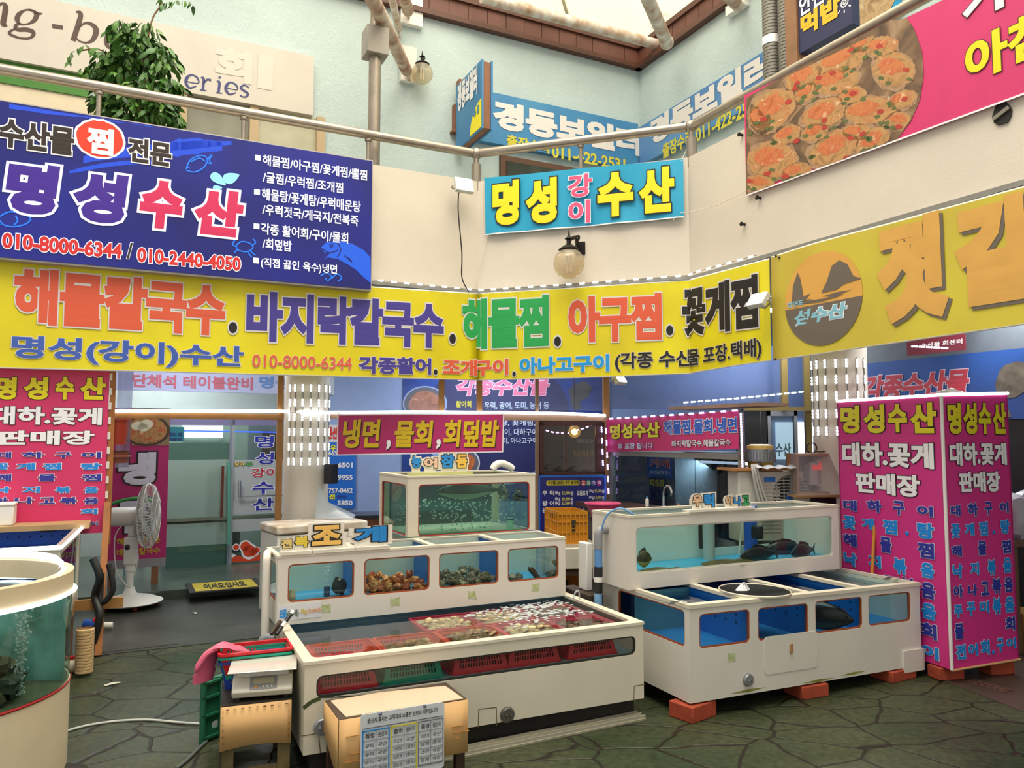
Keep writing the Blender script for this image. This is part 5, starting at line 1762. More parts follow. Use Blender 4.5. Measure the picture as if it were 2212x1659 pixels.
# ---------------------------------------------------------------- right lower tank on bricks
fRL = Frame((1.068, 4.733, .106), 25.3, -.013)
W_, D_, H_ = 2.053, 1.04, .563
RLt = thing('display_tank', 'low cream display tank with four blue windows standing on red bricks', 'fish tank', fRL)
wins = [win_px(fRL, *w) for w in ((1511, 1328, 1402, 1620), (1638, 1315, 1385, 1746), (1762, 1299, 1369, 1863), (1877, 1287, 1352, 1967))]
zl, zh = min(w[2] for w in wins), max(w[3] for w in wins)
wins = [(w[0], w[1], (w[2] * 2 + zl) / 3, (w[3] * 2 + zh) / 3) for w in wins]
panel_y(fRL, RLt, 'front_panel', rect(0, W_, 0, H_), [rrect(*w, .03) for w in wins], 0, .018, shell_w)
for w in wins:
 window(fRL, RLt, w, .03, gask_o, pane_b)
ws = win_px(fRL, 1479, 1319, 1398, 1335, 'x', 0)
ws = (ws[0], min(D_ - .06, ws[1]), ws[2], ws[3])
panel_x(fRL, RLt, 'side_panel', rect(0.018, D_, 0, H_), [rrect(*ws, .03)], 0, .018, shell_w)
window(fRL, RLt, ws, .03, gask_o, pane_b, 'x', 0)
panel_x(fRL, RLt, 'side_panel', rect(.018, D_, 0, H_), [], W_ - .018, .018, shell_w)
panel_y(fRL, RLt, 'back_panel', rect(.018, W_ - .018, 0, H_), [], D_ - .018, .018, shell_w)
zf = zl - .03
MB().box(.018, W_ - .018, .018, D_ - .018, zf - .015, zf).obj('tank_floor', mat('#2a86c4', rough=.4, var=.12), RLt, fRL)
xb = [fRL.hit(px, py, 'z', H_).x for px, py in ((1605, 1296), (1729, 1281), (1836, 1268))]
xs_ = [0] + xb + [W_]
holes = [rect(a + .03, b - .025, .05, D_ - .04) for a, b in zip(xs_, xs_[1:])]
panel_z(fRL, RLt, 'top_rim', rect(-.006, W_ + .006, -.008, D_), holes, H_ - .004, .022, shell_c)
for i, x in enumerate(xb):
 MB().box(x - .006, x + .006, .018, D_ - .018, zf, H_ - .005).obj('divider', blue_in, RLt, fRL)
 hl = MB()
 for r_ in range(2):
  for k in range(7):
   hl.box(x - .0085, x - .006, .12 + k * .1, .132 + k * .1, zf + .12 + r_ * .05, zf + .135 + r_ * .05)
 hl.obj('divider_hole', mat('#0d2a4c', rough=.6), RLt, fRL)
MB().box(.02, xb[0] - .006, .6, .61, zf, H_ - .01).obj('divider', mat('#4f8f9c', rough=.5), RLt, fRL)
MB().box(xb[2] + .006, W_ - .02, D_ - .03, D_ - .02, zf, H_ - .01).box(W_ - .03, W_ - .02, .02, D_ - .02, zf, H_ - .01).obj('inner_lining', mint, RLt, fRL)
MB().box(.02, xb[2], D_ - .03, D_ - .02, zf, H_ - .01).obj('inner_lining', blue_in, RLt, fRL)
for i, (a, b) in enumerate(zip(xs_, xs_[1:])):
 MB().quad((a + .02, .02, H_ - .035), (b - .02, .02, H_ - .035), (b - .02, D_ - .03, H_ - .035), (a + .02, D_ - .03, H_ - .035)).obj('water_surface', water_b, RLt, fRL, fix=False)
p, q = fRL.hit(1651, 1472), fRL.hit(1765, 1391)
hp_ = rrect(p.x, q.x, .1, .1 + .235, .03)
panel_y(fRL, RLt, 'hatch', hp_, [], -.004, .006, shell_w)
h = fRL.hit(1707, 1400)
MB().prism([(h.x + x, -.004, h.z + z) for x, z in rrect(-.011, .011, -.03, .03, .01)], (0, -.012, 0)).obj('latch', mat('#c89a6a', rough=.5, var=.4, tint='#6a3a1a'), RLt, fRL)
drain(fRL, RLt, 1615, 1468, .034, mat('#8d8f92', rough=.35, metal=.4))
green_tape(fRL, RLt, 1580, 1421, .062)
p, q = fRL.hit(1950, 1458), fRL.hit(1989, 1408)
MB().box(p.x, W_ + .012, -.016, .0, -.03, .12).box(W_, W_ + .014, -.016, .2, -.03, .12).obj('corner_plate', shell_w, RLt, fRL)
stn = MB()
for x0, x1, z in ((.3, .6, .02), (.9, 1.2, .01), (1.25, 1.5, .02)):
 stn.poly([(x0, -.0012, z), ((x0 + x1) / 2, -.0012, z - .008), (x1, -.0012, z + .004), ((x0 + x1) / 2, -.0012, z + .01)])
stn.obj('algae_stain', mat('#8b8f3c', rough=.8, var=.4), RLt, fRL, smooth=False)
# bricks
brick_m = mat('#a8452a', rough=.8, var=.2, scale=12, bump=.2)
for px_, w, an, lb in ((1513, .235, 14, 'red brick under the left front corner of the low cream tank'), (1760, .22, -4, 'red brick under the middle of the low cream tank'), (1950, .27, 4, 'red brick under the right front corner of the low cream tank')):
 bx = fRL.hit(px_, 1500, 'y', .0).x
 p = fRL.w(bx, .075, 0)
 zt_ = fRL.w(bx - .13, .1, 0).z - .006 if px_ > 1900 else fRL.w(bx + .12, .1, 0).z - .006
 tag(MB().box(-w / 2, w / 2, -.09, .09, 0.0, zt_ - .003).obj('brick', brick_m, None, Frame((p.x, p.y, 0), 25.3 + an), bevel=.006), lb, 'brick')
tag(MB().box(-.1, .1, -.1, .1, 0, .095).obj('brick', brick_m, None, Frame(fRL.w(.3, .95, 0).xy.to_3d(), 25), bevel=.006), 'red brick under the back of the low cream tank', 'brick')
tag(MB().box(-.1, .1, -.1, .1, 0, .08).obj('brick', brick_m, None, Frame(fRL.w(1.8, .95, 0).xy.to_3d(), 25), bevel=.006), 'red brick under the back right of the low cream tank', 'brick')
# black lid lying on the tank
h = fRL.hit(1630, 1274, 'z', H_ + .03)
fl_ = Frame(fRL.w(h.x, h.y, H_ + .019), 25.3, -.013)
t = thing('black_disc', 'round black lid with white rim lying on the low cream tank', 'lid', fl_)
MB().lathe([(0, .012), (.215, .012), (.225, .008), (.225, 0), (0, 0)], n=48).obj('disc', mat('#08090b', rough=.6, spec=.2), t)
MB().lathe([(.226, .0), (.232, .0), (.234, .01), (.23, .015), (.226, .01)], n=48).obj('rim', shell_c, t)
hh = fRL.hit(1606, 1276, 'z', H_ + .03)
pb_ = fRL.w(hh.x, hh.y, H_ + .034)
rg = random.Random(5)
pts = [Vector((math.cos(k) * .055 * rg.uniform(.7, 1.15), math.sin(k) * .035 * rg.uniform(.7, 1.1), 0)) for k in [i * .7 for i in range(9)]]
mb = MB()
top = Vector((.005, 0, .05))
for i in range(9):
 mb.add([pts[i], pts[(i + 1) % 9], top + pts[i] * .2], [(0, 1, 2)])
mb.poly([p * .2 + top for p in pts]).poly([p for p in reversed(pts)])
tag(mb.obj('plastic_scrap', mat('#e4e6ea', rough=.4), None, Frame(pb_, 20)), 'crumpled white plastic piece on the round black lid', 'plastic piece')
# clips on the rim
for px, py, lb in ((1454, 1304, 'small wire clip on the left rim of the low cream tank'), (1919, 1251, 'small wire clip on the right rim of the low cream tank')):
 h = fRL.hit(px, py, 'z', H_ + .02)
 tag(MB().tube(smooth_path([(-.03, 0, .004), (-.01, 0, .014), (.02, .01, .01), (.06, .02, .012), (.09, .0, .004)], 4), .004, 6).box(-.03, .01, -.012, .012, 0, .008).obj('wire_clip', mat('#8a8a86', rough=.4, metal=.6), None, Frame(fRL.w(h.x, h.y, H_ + .019), 10)), lb, 'clip')
# ---------------------------------------------------------------- right upper tank
fRU = Frame((.783, 5.218, .68), 25.8)
W_, D_, H_ = 1.966, .459, .483
RUt = thing('display_tank', 'long upper cream fish tank with one wide window on the right', 'fish tank', fRU)
a, b, c, d = fRU.hit(1374, 1236), fRU.hit(1374, 1137), fRU.hit(1798, 1116), fRU.hit(1798, 1204)
ww = (a.x, c.x, (a.z + d.z) / 2, (b.z + c.z) / 2)
panel_y(fRU, RUt, 'front_panel', rect(0, W_, 0, H_), [rrect(*ww, .035)], 0, .018, shell_w)
window(fRU, RUt, ww, .035, mat('#cfc8ba', rough=.5), pane_t)
panel_x(fRU, RUt, 'side_panel', rect(.018, D_, 0, H_), [], 0, .018, shell_w)
panel_x(fRU, RUt, 'side_panel', rect(.018, D_, 0, H_), [], W_ - .018, .018, shell_w)
wbk = (.95, W_ - .12, ww[2] + .05, ww[3])
panel_y(fRU, RUt, 'back_panel', rect(.018, W_ - .018, 0, H_), [rrect(*wbk, .03)], D_ - .018, .018, mat('#cfdccf', rough=.5))
panel_y(fRU, RUt, 'window_pane', rrect(*wbk, .03), [], D_ - .012, .004, pane_t)
MB().box(.02, W_ - .02, .02, D_ - .02, ww[2] - .03, ww[2] - .01).obj('tank_floor', mat('#3a9cc8', rough=.4), RUt, fRU)
panel_z(fRU, RUt, 'top_rim', rect(-.004, W_ + .004, -.004, D_ + .004), [rect(.03, W_ - .03, .03, D_ - .03)], H_ - .004, .016, shell_c)
MB().quad((.02, .02, ww[3] - .01), (W_ - .02, .02, ww[3] - .01), (W_ - .02, D_ - .02, ww[3] - .01), (.02, D_ - .02, ww[3] - .01)).obj('water_surface', water, RUt, fRU, fix=False)
zf = ww[2] - .01
for px, w, m, z0, lb in ((1531, .045, '#a9b8b4', 0, 'pipe'), (1622, .05, '#1f58b8', 0, 'pipe'), (1753, .035, '#27323a', .1, 'pipe'), (1747, .03, '#7f9494', 0, 'pipe')):
 h = fRU.hit(px, 1170, 'y', D_ - .12)
 MB().tube([(h.x, D_ - .12, zf + z0), (h.x, D_ - .12, H_ + .0)], w, 14).obj('standpipe', mat(m, rough=.4), RUt, fRU)
h0, h1 = fRU.hit(1604, 1128, 'y', .1), fRU.hit(1596, 1198, 'y', .1)
MB().tube([(h0.x, .1, H_ + .01), (h0.x, .1, h0.z), (h1.x, .1, h1.z)], .007, 8).obj('air_hose', mat('#d6e0da', rough=.4), RUt, fRU)
h = fRU.hit(1638, 1150, 'y', .2)
MB().box(h.x - .03, h.x + .03, .17, .25, h.z - .05, h.z + .05).obj('pump', mat('#1c1f22', rough=.4), RUt, fRU, bevel=.01)
for x in (.02, 1.1, W_ - .14):
 z1 = .68
 h = fRL.i @ fRU.w(x + .06, .06, 0)
 tag(MB().box(0, .12, .02, .2, fRL.w(h.x, h.y, .563 + .018).z - .68 + .001, -.001).obj('spacer_block', shell_c, None, Frame(fRU.w(x, 0, 0), 25.8)), {.02: 'small cream block between the two right tanks at their left end', 1.1: 'small cream block between the two right tanks in the middle'}.get(x, 'small cream block between the two right tanks at their right end'), 'block')
# pipe down its left side
t = thing('drain_pipe', 'grey elbow with blue and black drain pipe on the left side of the upper tank', 'pipe', Frame(fRU.w(0, .27, 0), 25.8))
ey = fRU.hit(1318, 1150, 'x', -.06)
e_z = ey.z
MB().tube(smooth_path([(.0, 0, e_z), (-.04, 0, e_z), (-.065, 0, e_z - .02), (-.07, 0, e_z - .06), (-.07, 0, e_z - .13)], 5), .03, 14).obj('elbow', mat('#8b8b8e', rough=.4), t)
MB().tube([(-.07, 0, e_z - .11), (-.07, 0, e_z - .27)], .028, 14).obj('blue_pipe', mat('#5a8fc8', rough=.4, var=.1), t)
MB().tube([(-.07, 0, e_z - .25), (-.072, 0, e_z - .32)], .03, 14).tube([(-.073, 0, e_z - .355), (-.075, 0, e_z - .43)], .031, 14).obj('black_tape', mat('#18181a', rough=.5), t)
MB().tube([(-.072, 0, e_z - .32), (-.073, 0, e_z - .356)], .03, 14).obj('white_tape', mat('#e2e0da', rough=.5), t)
MB().tube([(-.075, 0, e_z - .42), (-.085, -.01, -.6)], .029, 14).obj('lower_pipe', mat('#7aa8d0', rough=.4, var=.1), t)
tag(MB().tube(smooth_path([fRU.w(.12, .1, H_ + .0), fRU.w(.02, .12, H_ + .05), fRU.w(-.04, .2, H_ + .0), fRU.w(-.06, .25, H_ - .12), fRU.w(-.065, .26, H_ - .17)], 5), .007, 7).obj('blue_hose', mat('#6a9ad0', rough=.4), None), 'thin light blue hose looped over the left end of the upper right tank', 'hose')
# word signs on the front rim
fs_ = Frame(fRU.w(0, -.0, 0), 25.8)
for nm, chars, px0, px1, lb in (('word_sign', [('우', 1494, 1068, 1095, 1518, '#e8bd96'), ('럭', 1519, 1066, 1097, 1544, '#2f8fd8')], 1484, 1556, 'cut-out sign of two letters, orange and blue, on the upper right tank'),
        ('word_sign', [('아', 1566, 1071, 1093, 1584, '#e8bd96'), ('나', 1584, 1071, 1094, 1601, '#2a86d0'), ('고', 1601, 1069, 1093, 1619, '#2f9a5a')], 1558, 1624, 'cut-out sign of three letters, orange, blue and green, on the upper right tank')):
 fw = Frame(fRU.w(0, .02, 0), 25.8)
 a, b = fw.hit(px0, 1101), fw.hit(px1, 1098)
 t = thing(nm, lb, 'sign', fw)
 MB().box(a.x, b.x, -.035, .05, H_ + .013, H_ + .03).obj('foot', mat('#e2dccc', rough=.5), t, fw)
 board_set(t, fw, chars)
# ---------------------------------------------------------------- middle tank (left group)
fMM = Frame((-1.414, 4.702, .57), 26.36)
W_, D_, H_ = 2.006, .42, .407
MMt = thing('display_tank', 'cream tank with four small windows of shellfish above the clam tank', 'fish tank', fMM)
wins = [win_px(fMM, *w) for w in ((621, 1219, 1300, 765), (786, 1211, 1287, 928), (948, 1196, 1273, 1077), (1097, 1185, 1259, 1207))]
zl, zh = sum(w[2] for w in wins) / 4, sum(w[3] for w in wins) / 4
wins = [(w[0], w[1], zl, zh) for w in wins]
panel_y(fMM, MMt, 'front_panel', rect(0, W_, 0, H_), [rrect(*w, .03) for w in wins], 0, .018, shell_w)
for w in wins:
 window(fMM, MMt, w, .03, gask_o, pane_t)
wl_ = (.06, D_ - .06, zl, zh)
panel_x(fMM, MMt, 'side_panel', rect(.018, D_, 0, H_), [rrect(*wl_, .03)], 0, .018, shell_w)
window(fMM, MMt, wl_, .03, gask_o, pane_t, 'x', 0)
panel_x(fMM, MMt, 'side_panel', rect(.018, D_, 0, H_), [], W_ - .018, .018, shell_w)
panel_y(fMM, MMt, 'back_panel', rect(.018, W_ - .018, 0, H_), [], D_ - .018, .018, shell_w)
zfM = zl - .012
MB().box(.018, W_ - .018, .018, D_ - .018, zfM - .015, zfM).obj('tank_floor', mat('#3a92c8', rough=.4), MMt, fMM)
MB().box(.02, W_ - .02, D_ - .03, D_ - .02, zfM, H_).obj('inner_lining', mint, MMt, fMM)
xd = [(wins[i][1] + wins[i + 1][0]) / 2 for i in range(3)]
for i, x in enumerate(xd):
 MB().box(x - .006, x + .006, .018, D_ - .018, zfM, H_).obj('divider', blue_in, MMt, fMM)
xs_ = [0] + xd + [W_]
panel_z(fMM, MMt, 'top_rim', rect(-.004, W_ + .004, -.004, D_), [rect(a + .025, b - .02, .045, D_ - .03) for a, b in zip(xs_, xs_[1:])], H_ - .004, .014, shell_c)
MB().quad((.02, .02, zh - .012), (W_ - .02, .02, zh - .012), (W_ - .02, D_ - .03, zh - .012), (.02, D_ - .03, zh - .012)).obj('water_surface', water, MMt, fMM, fix=False)
for x, y in ((704, 1314), (853, 1300), (1019, 1285), (1156, 1269)):
 green_tape(fMM, MMt, x, y, .062)
p, q = fMM.hit(600, 1342), fMM.hit(694, 1306)
fnt = MB().box(p.x, q.x, -.002, -.0003, p.z - .0, fMM.hit(600, 1308).z).obj('price_card', mat('#dcdcde', rough=.4), MMt, fMM)
ptext(fnt, fMM, '모듬', 603, 1317, 1337, 619, mat('#2f8fd8', rough=.5), None, bold=.05, y=-.004)
ptext(fnt, fMM, '(조개)', 620, 1318, 1335, 645, mat('#3a5a3a', rough=.5), None, bold=.03, y=-.004)
ptext(fnt, fMM, '3kg', 649, 1315, 1328, 663, mat('#d6b83a', rough=.5), None, bold=.03, y=-.004)
ptext(fnt, fMM, '35,000원', 665, 1314, 1325, 692, mat('#dc9a5a', rough=.5), None, bold=.02, y=-.004)
# pvc elbow at its left end
t = thing('drain_pipe', 'white plastic elbow pipe running down the left end of the middle tank', 'pipe', Frame(fMM.w(0, .1, 0), 26.36))
MB().tube(smooth_path([(.0, .2, H_ - .01), (-.03, .1, H_ + .0), (-.045, .02, H_ - .01), (-.05, 0, H_ - .05), (-.05, 0, .1), (-.05, 0, -.15)], 5), .024, 12).obj('white_pipe', mat('#e4ddd0', rough=.4), t)
MB().tube(smooth_path([(-.05, 0, -.15), (-.05, -.0, -.3), (-.05, 0, -.5)], 4), .02, 12).obj('rusty_pipe', mat('#9a5a2c', rough=.7, var=.4), t)
# standing word signs on the rim
fw = Frame(fMM.w(0, .02, 0), 26.36)
for chars, px0, px1, yb, lb in (([('전', 604, 1164, 1186, 632, '#e2c87a'), ('복', 634, 1158, 1184, 668, '#e0c640')], 606, 672, 1192, 'cut-out sign of two small yellow letters at the left end of the middle tank'),
        ([('조', 670, 1134, 1182, 740, '#f0bf62')], 674, 765, 1190, 'large orange cut-out letter sign on the middle tank'),
        ([('개', 758, 1138, 1176, 838, '#1f86d0')], 766, 839, 1184, 'large blue cut-out letter sign on the middle tank')):
 t = thing('word_sign', lb, 'sign', fw)
 a, b = fw.hit(px0, yb), fw.hit(px1, yb)
 MB().box(a.x, b.x, -.03, .05, H_ + .0105, H_ + .03).obj('foot', mat('#dcd6c6', rough=.6, var=.1), t, fw)
 board_set(t, fw, chars)
fw2 = Frame(fMM.w(0, .16, 0), 26.36)
# ---------------------------------------------------------------- front clam tank
fFT = Frame((-1.039, 3.942, .12), 24.74)
WF, DF, HF = 2.027, 1.015, .444
FTt = thing('display_tank', 'low cream clam tank in front with a long slot window', 'fish tank', fFT)
a, b, c, d = fFT.hit(683, 1505.6), fFT.hit(683, 1460), fFT.hit(1373, 1374), fFT.hit(1373, 1417.5)
wf = (a.x, c.x, (a.z + d.z) / 2, (b.z + c.z) / 2)
panel_y(fFT, FTt, 'front_panel', rect(0, WF, 0, HF), [rrect(*wf, .035)], 0, .018, shell_c)
window(fFT, FTt, wf, .035, gask_k, glass('#eef2ee', gloss=.04))
panel_x(fFT, FTt, 'side_panel', rect(.018, DF, 0, HF), [], 0, .018, shell_c)
panel_x(fFT, FTt, 'side_panel', rect(.018, DF, 0, HF), [], WF - .018, .018, shell_c)
panel_y(fFT, FTt, 'back_panel', rect(.018, WF - .018, 0, HF), [], DF - .018, .018, shell_c)
zfF = wf[2] - .012
MB().box(.018, WF - .018, .018, DF - .018, zfF - .02, zfF).obj('tank_floor', mat('#7d97a6', rough=.5, var=.2), FTt, fFT)
panel_z(fFT, FTt, 'top_rim', rect(-.006, WF + .006, -.006, DF), [rrect(.05, WF - .05, .055, DF - .05, .04)], HF - .004, .016, shell_c)
MB().box(.02, WF - .02, DF - .028, DF - .019, zfF, HF - .01).box(.019, .026, .02, DF - .02, zfF, HF - .01).obj('inner_lining', mat('#7fa4ba', rough=.5, var=.1), FTt, fFT)
zw = HF - .022
MB().quad((.02, .02, zw), (WF - .02, .02, zw), (WF - .02, DF - .03, zw), (.02, DF - .03, zw)).obj('water_surface', glass('#e2eaea', gloss=.14, wav=.12, wscale=5), FTt, fFT, fix=False)
drain(fFT, FTt, 1095, 1543, .037, mat('#5c5850', rough=.4, metal=.3))
drain(fFT, FTt, 695, 1569, .037, mat('#8d8f92', rough=.35, metal=.4))
def hatch_line(fr, parent, pts, name='cut_panel_seam', w=.0045, m=None):
 mb = MB()
 q = [fr.hit(*p) for p in pts]
 for u, v in zip(q, q[1:]):
  dd = (v - u)
  n = Vector((-dd.z, 0, dd.x)).normalized() * w / 2
  mb.quad(*[Vector((e.x, -.0012, e.z)) + s * n for e, s in ((u, -1), (v, -1), (v, 1), (u, 1))])
 return mb.obj(name, m or mat('#6a5f3a', rough=.8, var=.5), parent, fr, smooth=False)
hatch_line(fFT, FTt, [(1033, 1572), (1034, 1532), (1072, 1528), (1073, 1568)])
hatch_line(fFT, FTt, [(1369, 1516), (1370, 1482), (1394, 1478)])
hatch_line(fFT, FTt, [(650, 1590), (688, 1584), (692, 1626)])
hatch_line(fFT, FTt, [(690, 1507), (760, 1504), (800, 1500)], 'algae_line', .006, mat('#3c4a22', rough=.8, var=.4))
hatch_line(fFT, FTt, [(655, 1530), (672, 1516), (692, 1508)], 'algae_line', .02, mat('#4a5a2c', rough=.8, var=.5))
# dark base it stands on
tag(MB().box(.05, WF - .02, .08, DF - .02, -.12, -.002).obj('concrete_plinth', mat('#2c2a22', rough=.8, var=.5, scale=9), None, fFT), 'dark mossy concrete base under the front clam tank', 'base')
# aluminium rails on the floor in front
p0, p1 = atZ(985, 1642, .0), atZ(1396, 1556, .0)
dd = (p1 - p0)
fr_ = Frame(p0 - dd * .9, math.degrees(math.atan2(dd.y, dd.x)))
L_ = dd.length * 1.9
t = thing('aluminium_rail', 'long aluminium sliding rail lying on the floor before the clam tank', 'rail', fr_)
MB().box(0, L_, 0, .10, 0.001, .012).obj('bed', mat('#b9b29a', rough=.4, metal=.5, var=.2), t)
for y in (.01, .05, .09):
 MB().box(0, L_, y - .004, y + .004, .012, .03).obj('rib', mat('#d0cab8', rough=.35, metal=.6), t)
# ---------------------------------------------------------------- baskets
def basket_mesh(L, Wd, h, taper=.82, rows=3, t=.004):
 """slotted plastic basket: walls lean in towards the bottom"""
 mb = MB()
 for ax in range(4):
  ln = L if ax % 2 == 0 else Wd
  lo = ln * taper
  n = max(6, int(ln / .021))
  holes = []
  mgn = .09
  for r in range(rows):
   v0, v1 = .16 + r * .66 / rows, .16 + (r + .78) * .66 / rows
   for i in range(n):
    u0 = mgn + (1 - 2 * mgn) * (i + .2) / n
    u1 = mgn + (1 - 2 * mgn) * (i + .75) / n
    holes.append([(u0, v0), (u1, v0), (u1, v1), (u0, v1)])
  me = plate([(0, 0), (1, 0), (1, 1), (0, 1)], holes, t)
  oth = Wd if ax % 2 == 0 else L
  def f(v, ax=ax, ln=ln, lo=lo, oth=oth):
   wv = lo + (ln - lo) * v.y
   x = (v.x - .5) * wv
   y = -(oth * taper + (oth - oth * taper) * v.y) / 2 - v.z
   if ax == 0:
    return (x, y, v.y * h)
   if ax == 1:
    return (-y, x, v.y * h)
   if ax == 2:
    return (-x, -y, v.y * h)
   return (y, -x, v.y * h)
  mb.mesh(me, f)
 a, b = L * taper / 2, Wd * taper / 2
 mb.box(-a, a, -b, b, 0, .004)
 # rolled rim
 o, i = rrect(-L / 2 - .012, L / 2 + .012, -Wd / 2 - .012, Wd / 2 + .012, .025), rrect(-L / 2 + .004, L / 2 - .004, -Wd / 2 + .004, Wd / 2 - .004, .02)
 me = plate(o, [i], .012)
 mb.mesh(me, lambda v: (v.x, v.y, h + v.z))
 return mb
_B = {}
def basket(label, fr, L, Wd, h, m, group=None, invert=False):
 key = (L, Wd, h)
 if key not in _B:
  _B[key] = basket_mesh(L, Wd, h).data('basket', m)
 me = _B[key].copy()
 me.materials.clear()
 me.materials.append(m)
 o = bpy.data.objects.new('plastic_basket', me)
 COL.objects.link(o)
 f2 = Frame((0, 0, 0))
 f2.m = fr.m @ (Matrix.Translation((0, 0, h)) @ Matrix.Rotation(math.pi, 4, 'X') if invert else Matrix())
 place(o, None, f2)
 return tag(o, label, 'basket', group)
or_m = mat('#d8452a', rough=.45)
pk_m = mat('#d83a5a', rough=.45)
rd_m = mat('#d6283a', rough=.45)
gn_m = mat('#169a7e', rough=.45)
def in_ft(px, py, z):
 return fFT.hit(px, py, 'z', z)
def ft_frame(x, y, z, rz=0):
 return Frame(fFT.w(x, y, z), 24.74 + rz)
# supporting baskets turned upside down along the front
sup = []
zs = zfF + .001
for px, m, nm in ((745, rd_m, 'dark red basket turned upside down, leftmost behind the slot window'), (890, gn_m, 'green basket turned upside down behind the slot window'), (1035, rd_m, 'red basket upside down just right of the green one'), (1150, rd_m, 'red basket upside down, second right of the green one'), (1275, rd_m, 'red basket upside down, third right of the green one')):
 h = fFT.hit(px, 1440, 'y', .14)
 basket(nm, ft_frame(h.x, .24, zs), .34, .26, .13, m, invert=True)
zb_ = zs + .134
bh = zw - .012 - zb_ - .0
rg = random.Random(11)
def clam_mesh():
 mb = MB()
 n, k = 14, 8
 for sgn in (1, -1):
  vs = []
  for i in range(k + 1):
   r = i / k
   for t in range(n):
    a = 2 * math.pi * t / n
    x = .030 * r * math.cos(a) * (1 + .12 * math.sin(a))
    y = .023 * r * math.sin(a) - .004 * (1 - r)
    z = sgn * .011 * math.sqrt(max(0, 1 - r * r)) * (1 + .05 * math.cos(r * 30))
    vs.append((x, y, z))
  fs = []
  for i in range(k):
   for t in range(n):
    u = (t + 1) % n
    f = (i * n + t, i * n + u, (i + 1) * n + u, (i + 1) * n + t)
    fs.append(f if sgn > 0 else f[::-1])
  mb.add(vs, fs)
 return mb
CLM = clam_mesh().data('clam', mat('#cbb489', rough=.4))
clam_ms = {'beige': [mat('#decca4', rough=.4, var=.25, scale=60, tint='#a98c62'), mat('#cdb484', rough=.4, var=.3, scale=60, tint='#7a5c38')],
           'brown': [mat('#a08050', rough=.35, var=.35, scale=60, tint='#4a3420'), mat('#77603c', rough=.35, var=.35, scale=60, tint='#3f2e1c')],
           'dark': [mat('#6a4a30', rough=.4, var=.35, scale=50, tint='#35241a')]}
_CM = {}
def clam_data(m):
 if m.name not in _CM:
  d = CLM.copy()
  d.materials.clear()
  d.materials.append(m)
  _CM[m.name] = d
 return _CM[m.name]
def fill_clams(x, y, L, Wd, z, n, kind, s, label, group, rz=0):
 cols = max(2, int(math.sqrt(n * L / Wd) + .5))
 rows = max(1, math.ceil(n / cols))
 k = 0
 for j in range(rows):
  for i in range(cols):
   if k >= n:
    break
   k += 1
   lx = ((i + .5 + (.25 if j % 2 else -.25)) / cols - .5) * L * .86 + rg.uniform(-.006, .006)
   ly = ((j + .5) / rows - .5) * Wd * .84 + rg.uniform(-.006, .006)
   o = bpy.data.objects.new('clam', clam_data(rg.choice(clam_ms[kind])))
   COL.objects.link(o)
   p = fFT.w(x + lx * math.cos(R(rz)) - ly * math.sin(R(rz)), y + lx * math.sin(R(rz)) + ly * math.cos(R(rz)), z + rg.uniform(-.004, .006))
   q = s * rg.uniform(.85, 1.12)
   o.matrix_local = Matrix.Translation(p) @ Matrix.Rotation(rg.uniform(-.7, .7) + R(24), 4, 'Z') @ Matrix.Rotation(rg.uniform(-.35, .35), 4, 'X') @ Matrix.Rotation(rg.uniform(-.35, .35), 4, 'Y') @ Matrix.Diagonal((q, q, q * 1.1, 1))
   tag(o, label, 'clam', group)
BH = .07
zt_b = zw - BH - .008
lay = [  # px, py of the centre on the water, length, width, colour, contents, words
 (712, 1400, .36, .34, or_m, None, 'orange basket without shells at the left end of the clam tank'),
 (868, 1382, .36, .34, or_m, 'scallop', 'orange basket of large flat shells in the clam tank'),
 (1030, 1368, .36, .34, or_m, 'brown', 'orange basket of brown clams in the middle of the clam tank'),
 (976, 1330, .36, .26, pk_m, 'beige', 'pink basket of pale clams at the back under the middle tank'),
 (1086, 1322, .30, .26, pk_m, 'beige', 'pink basket of clams at the back right of the pale clams'),
 (1146, 1352, .36, .32, pk_m, 'beige', 'pink basket of beige clams before the foam'),
 (1266, 1336, .34, .32, pk_m, 'dark', 'pink basket of dark brown clams at the right end of the clam tank'),
 (1178, 1306, .34, .22, pk_m, 'dark', 'pink basket under the foam in the back right corner')]
CL_N = {'brown': 30, 'beige': 30, 'dark': 26}
rows_y = {0: .27, 1: .27, 2: .27, 5: .27, 6: .27, 3: .66, 4: .66, 7: .66}
x_pos = {0: .265, 1: .645, 2: 1.02, 5: 1.395, 6: 1.765, 3: .98, 4: 1.35, 7: 1.74}
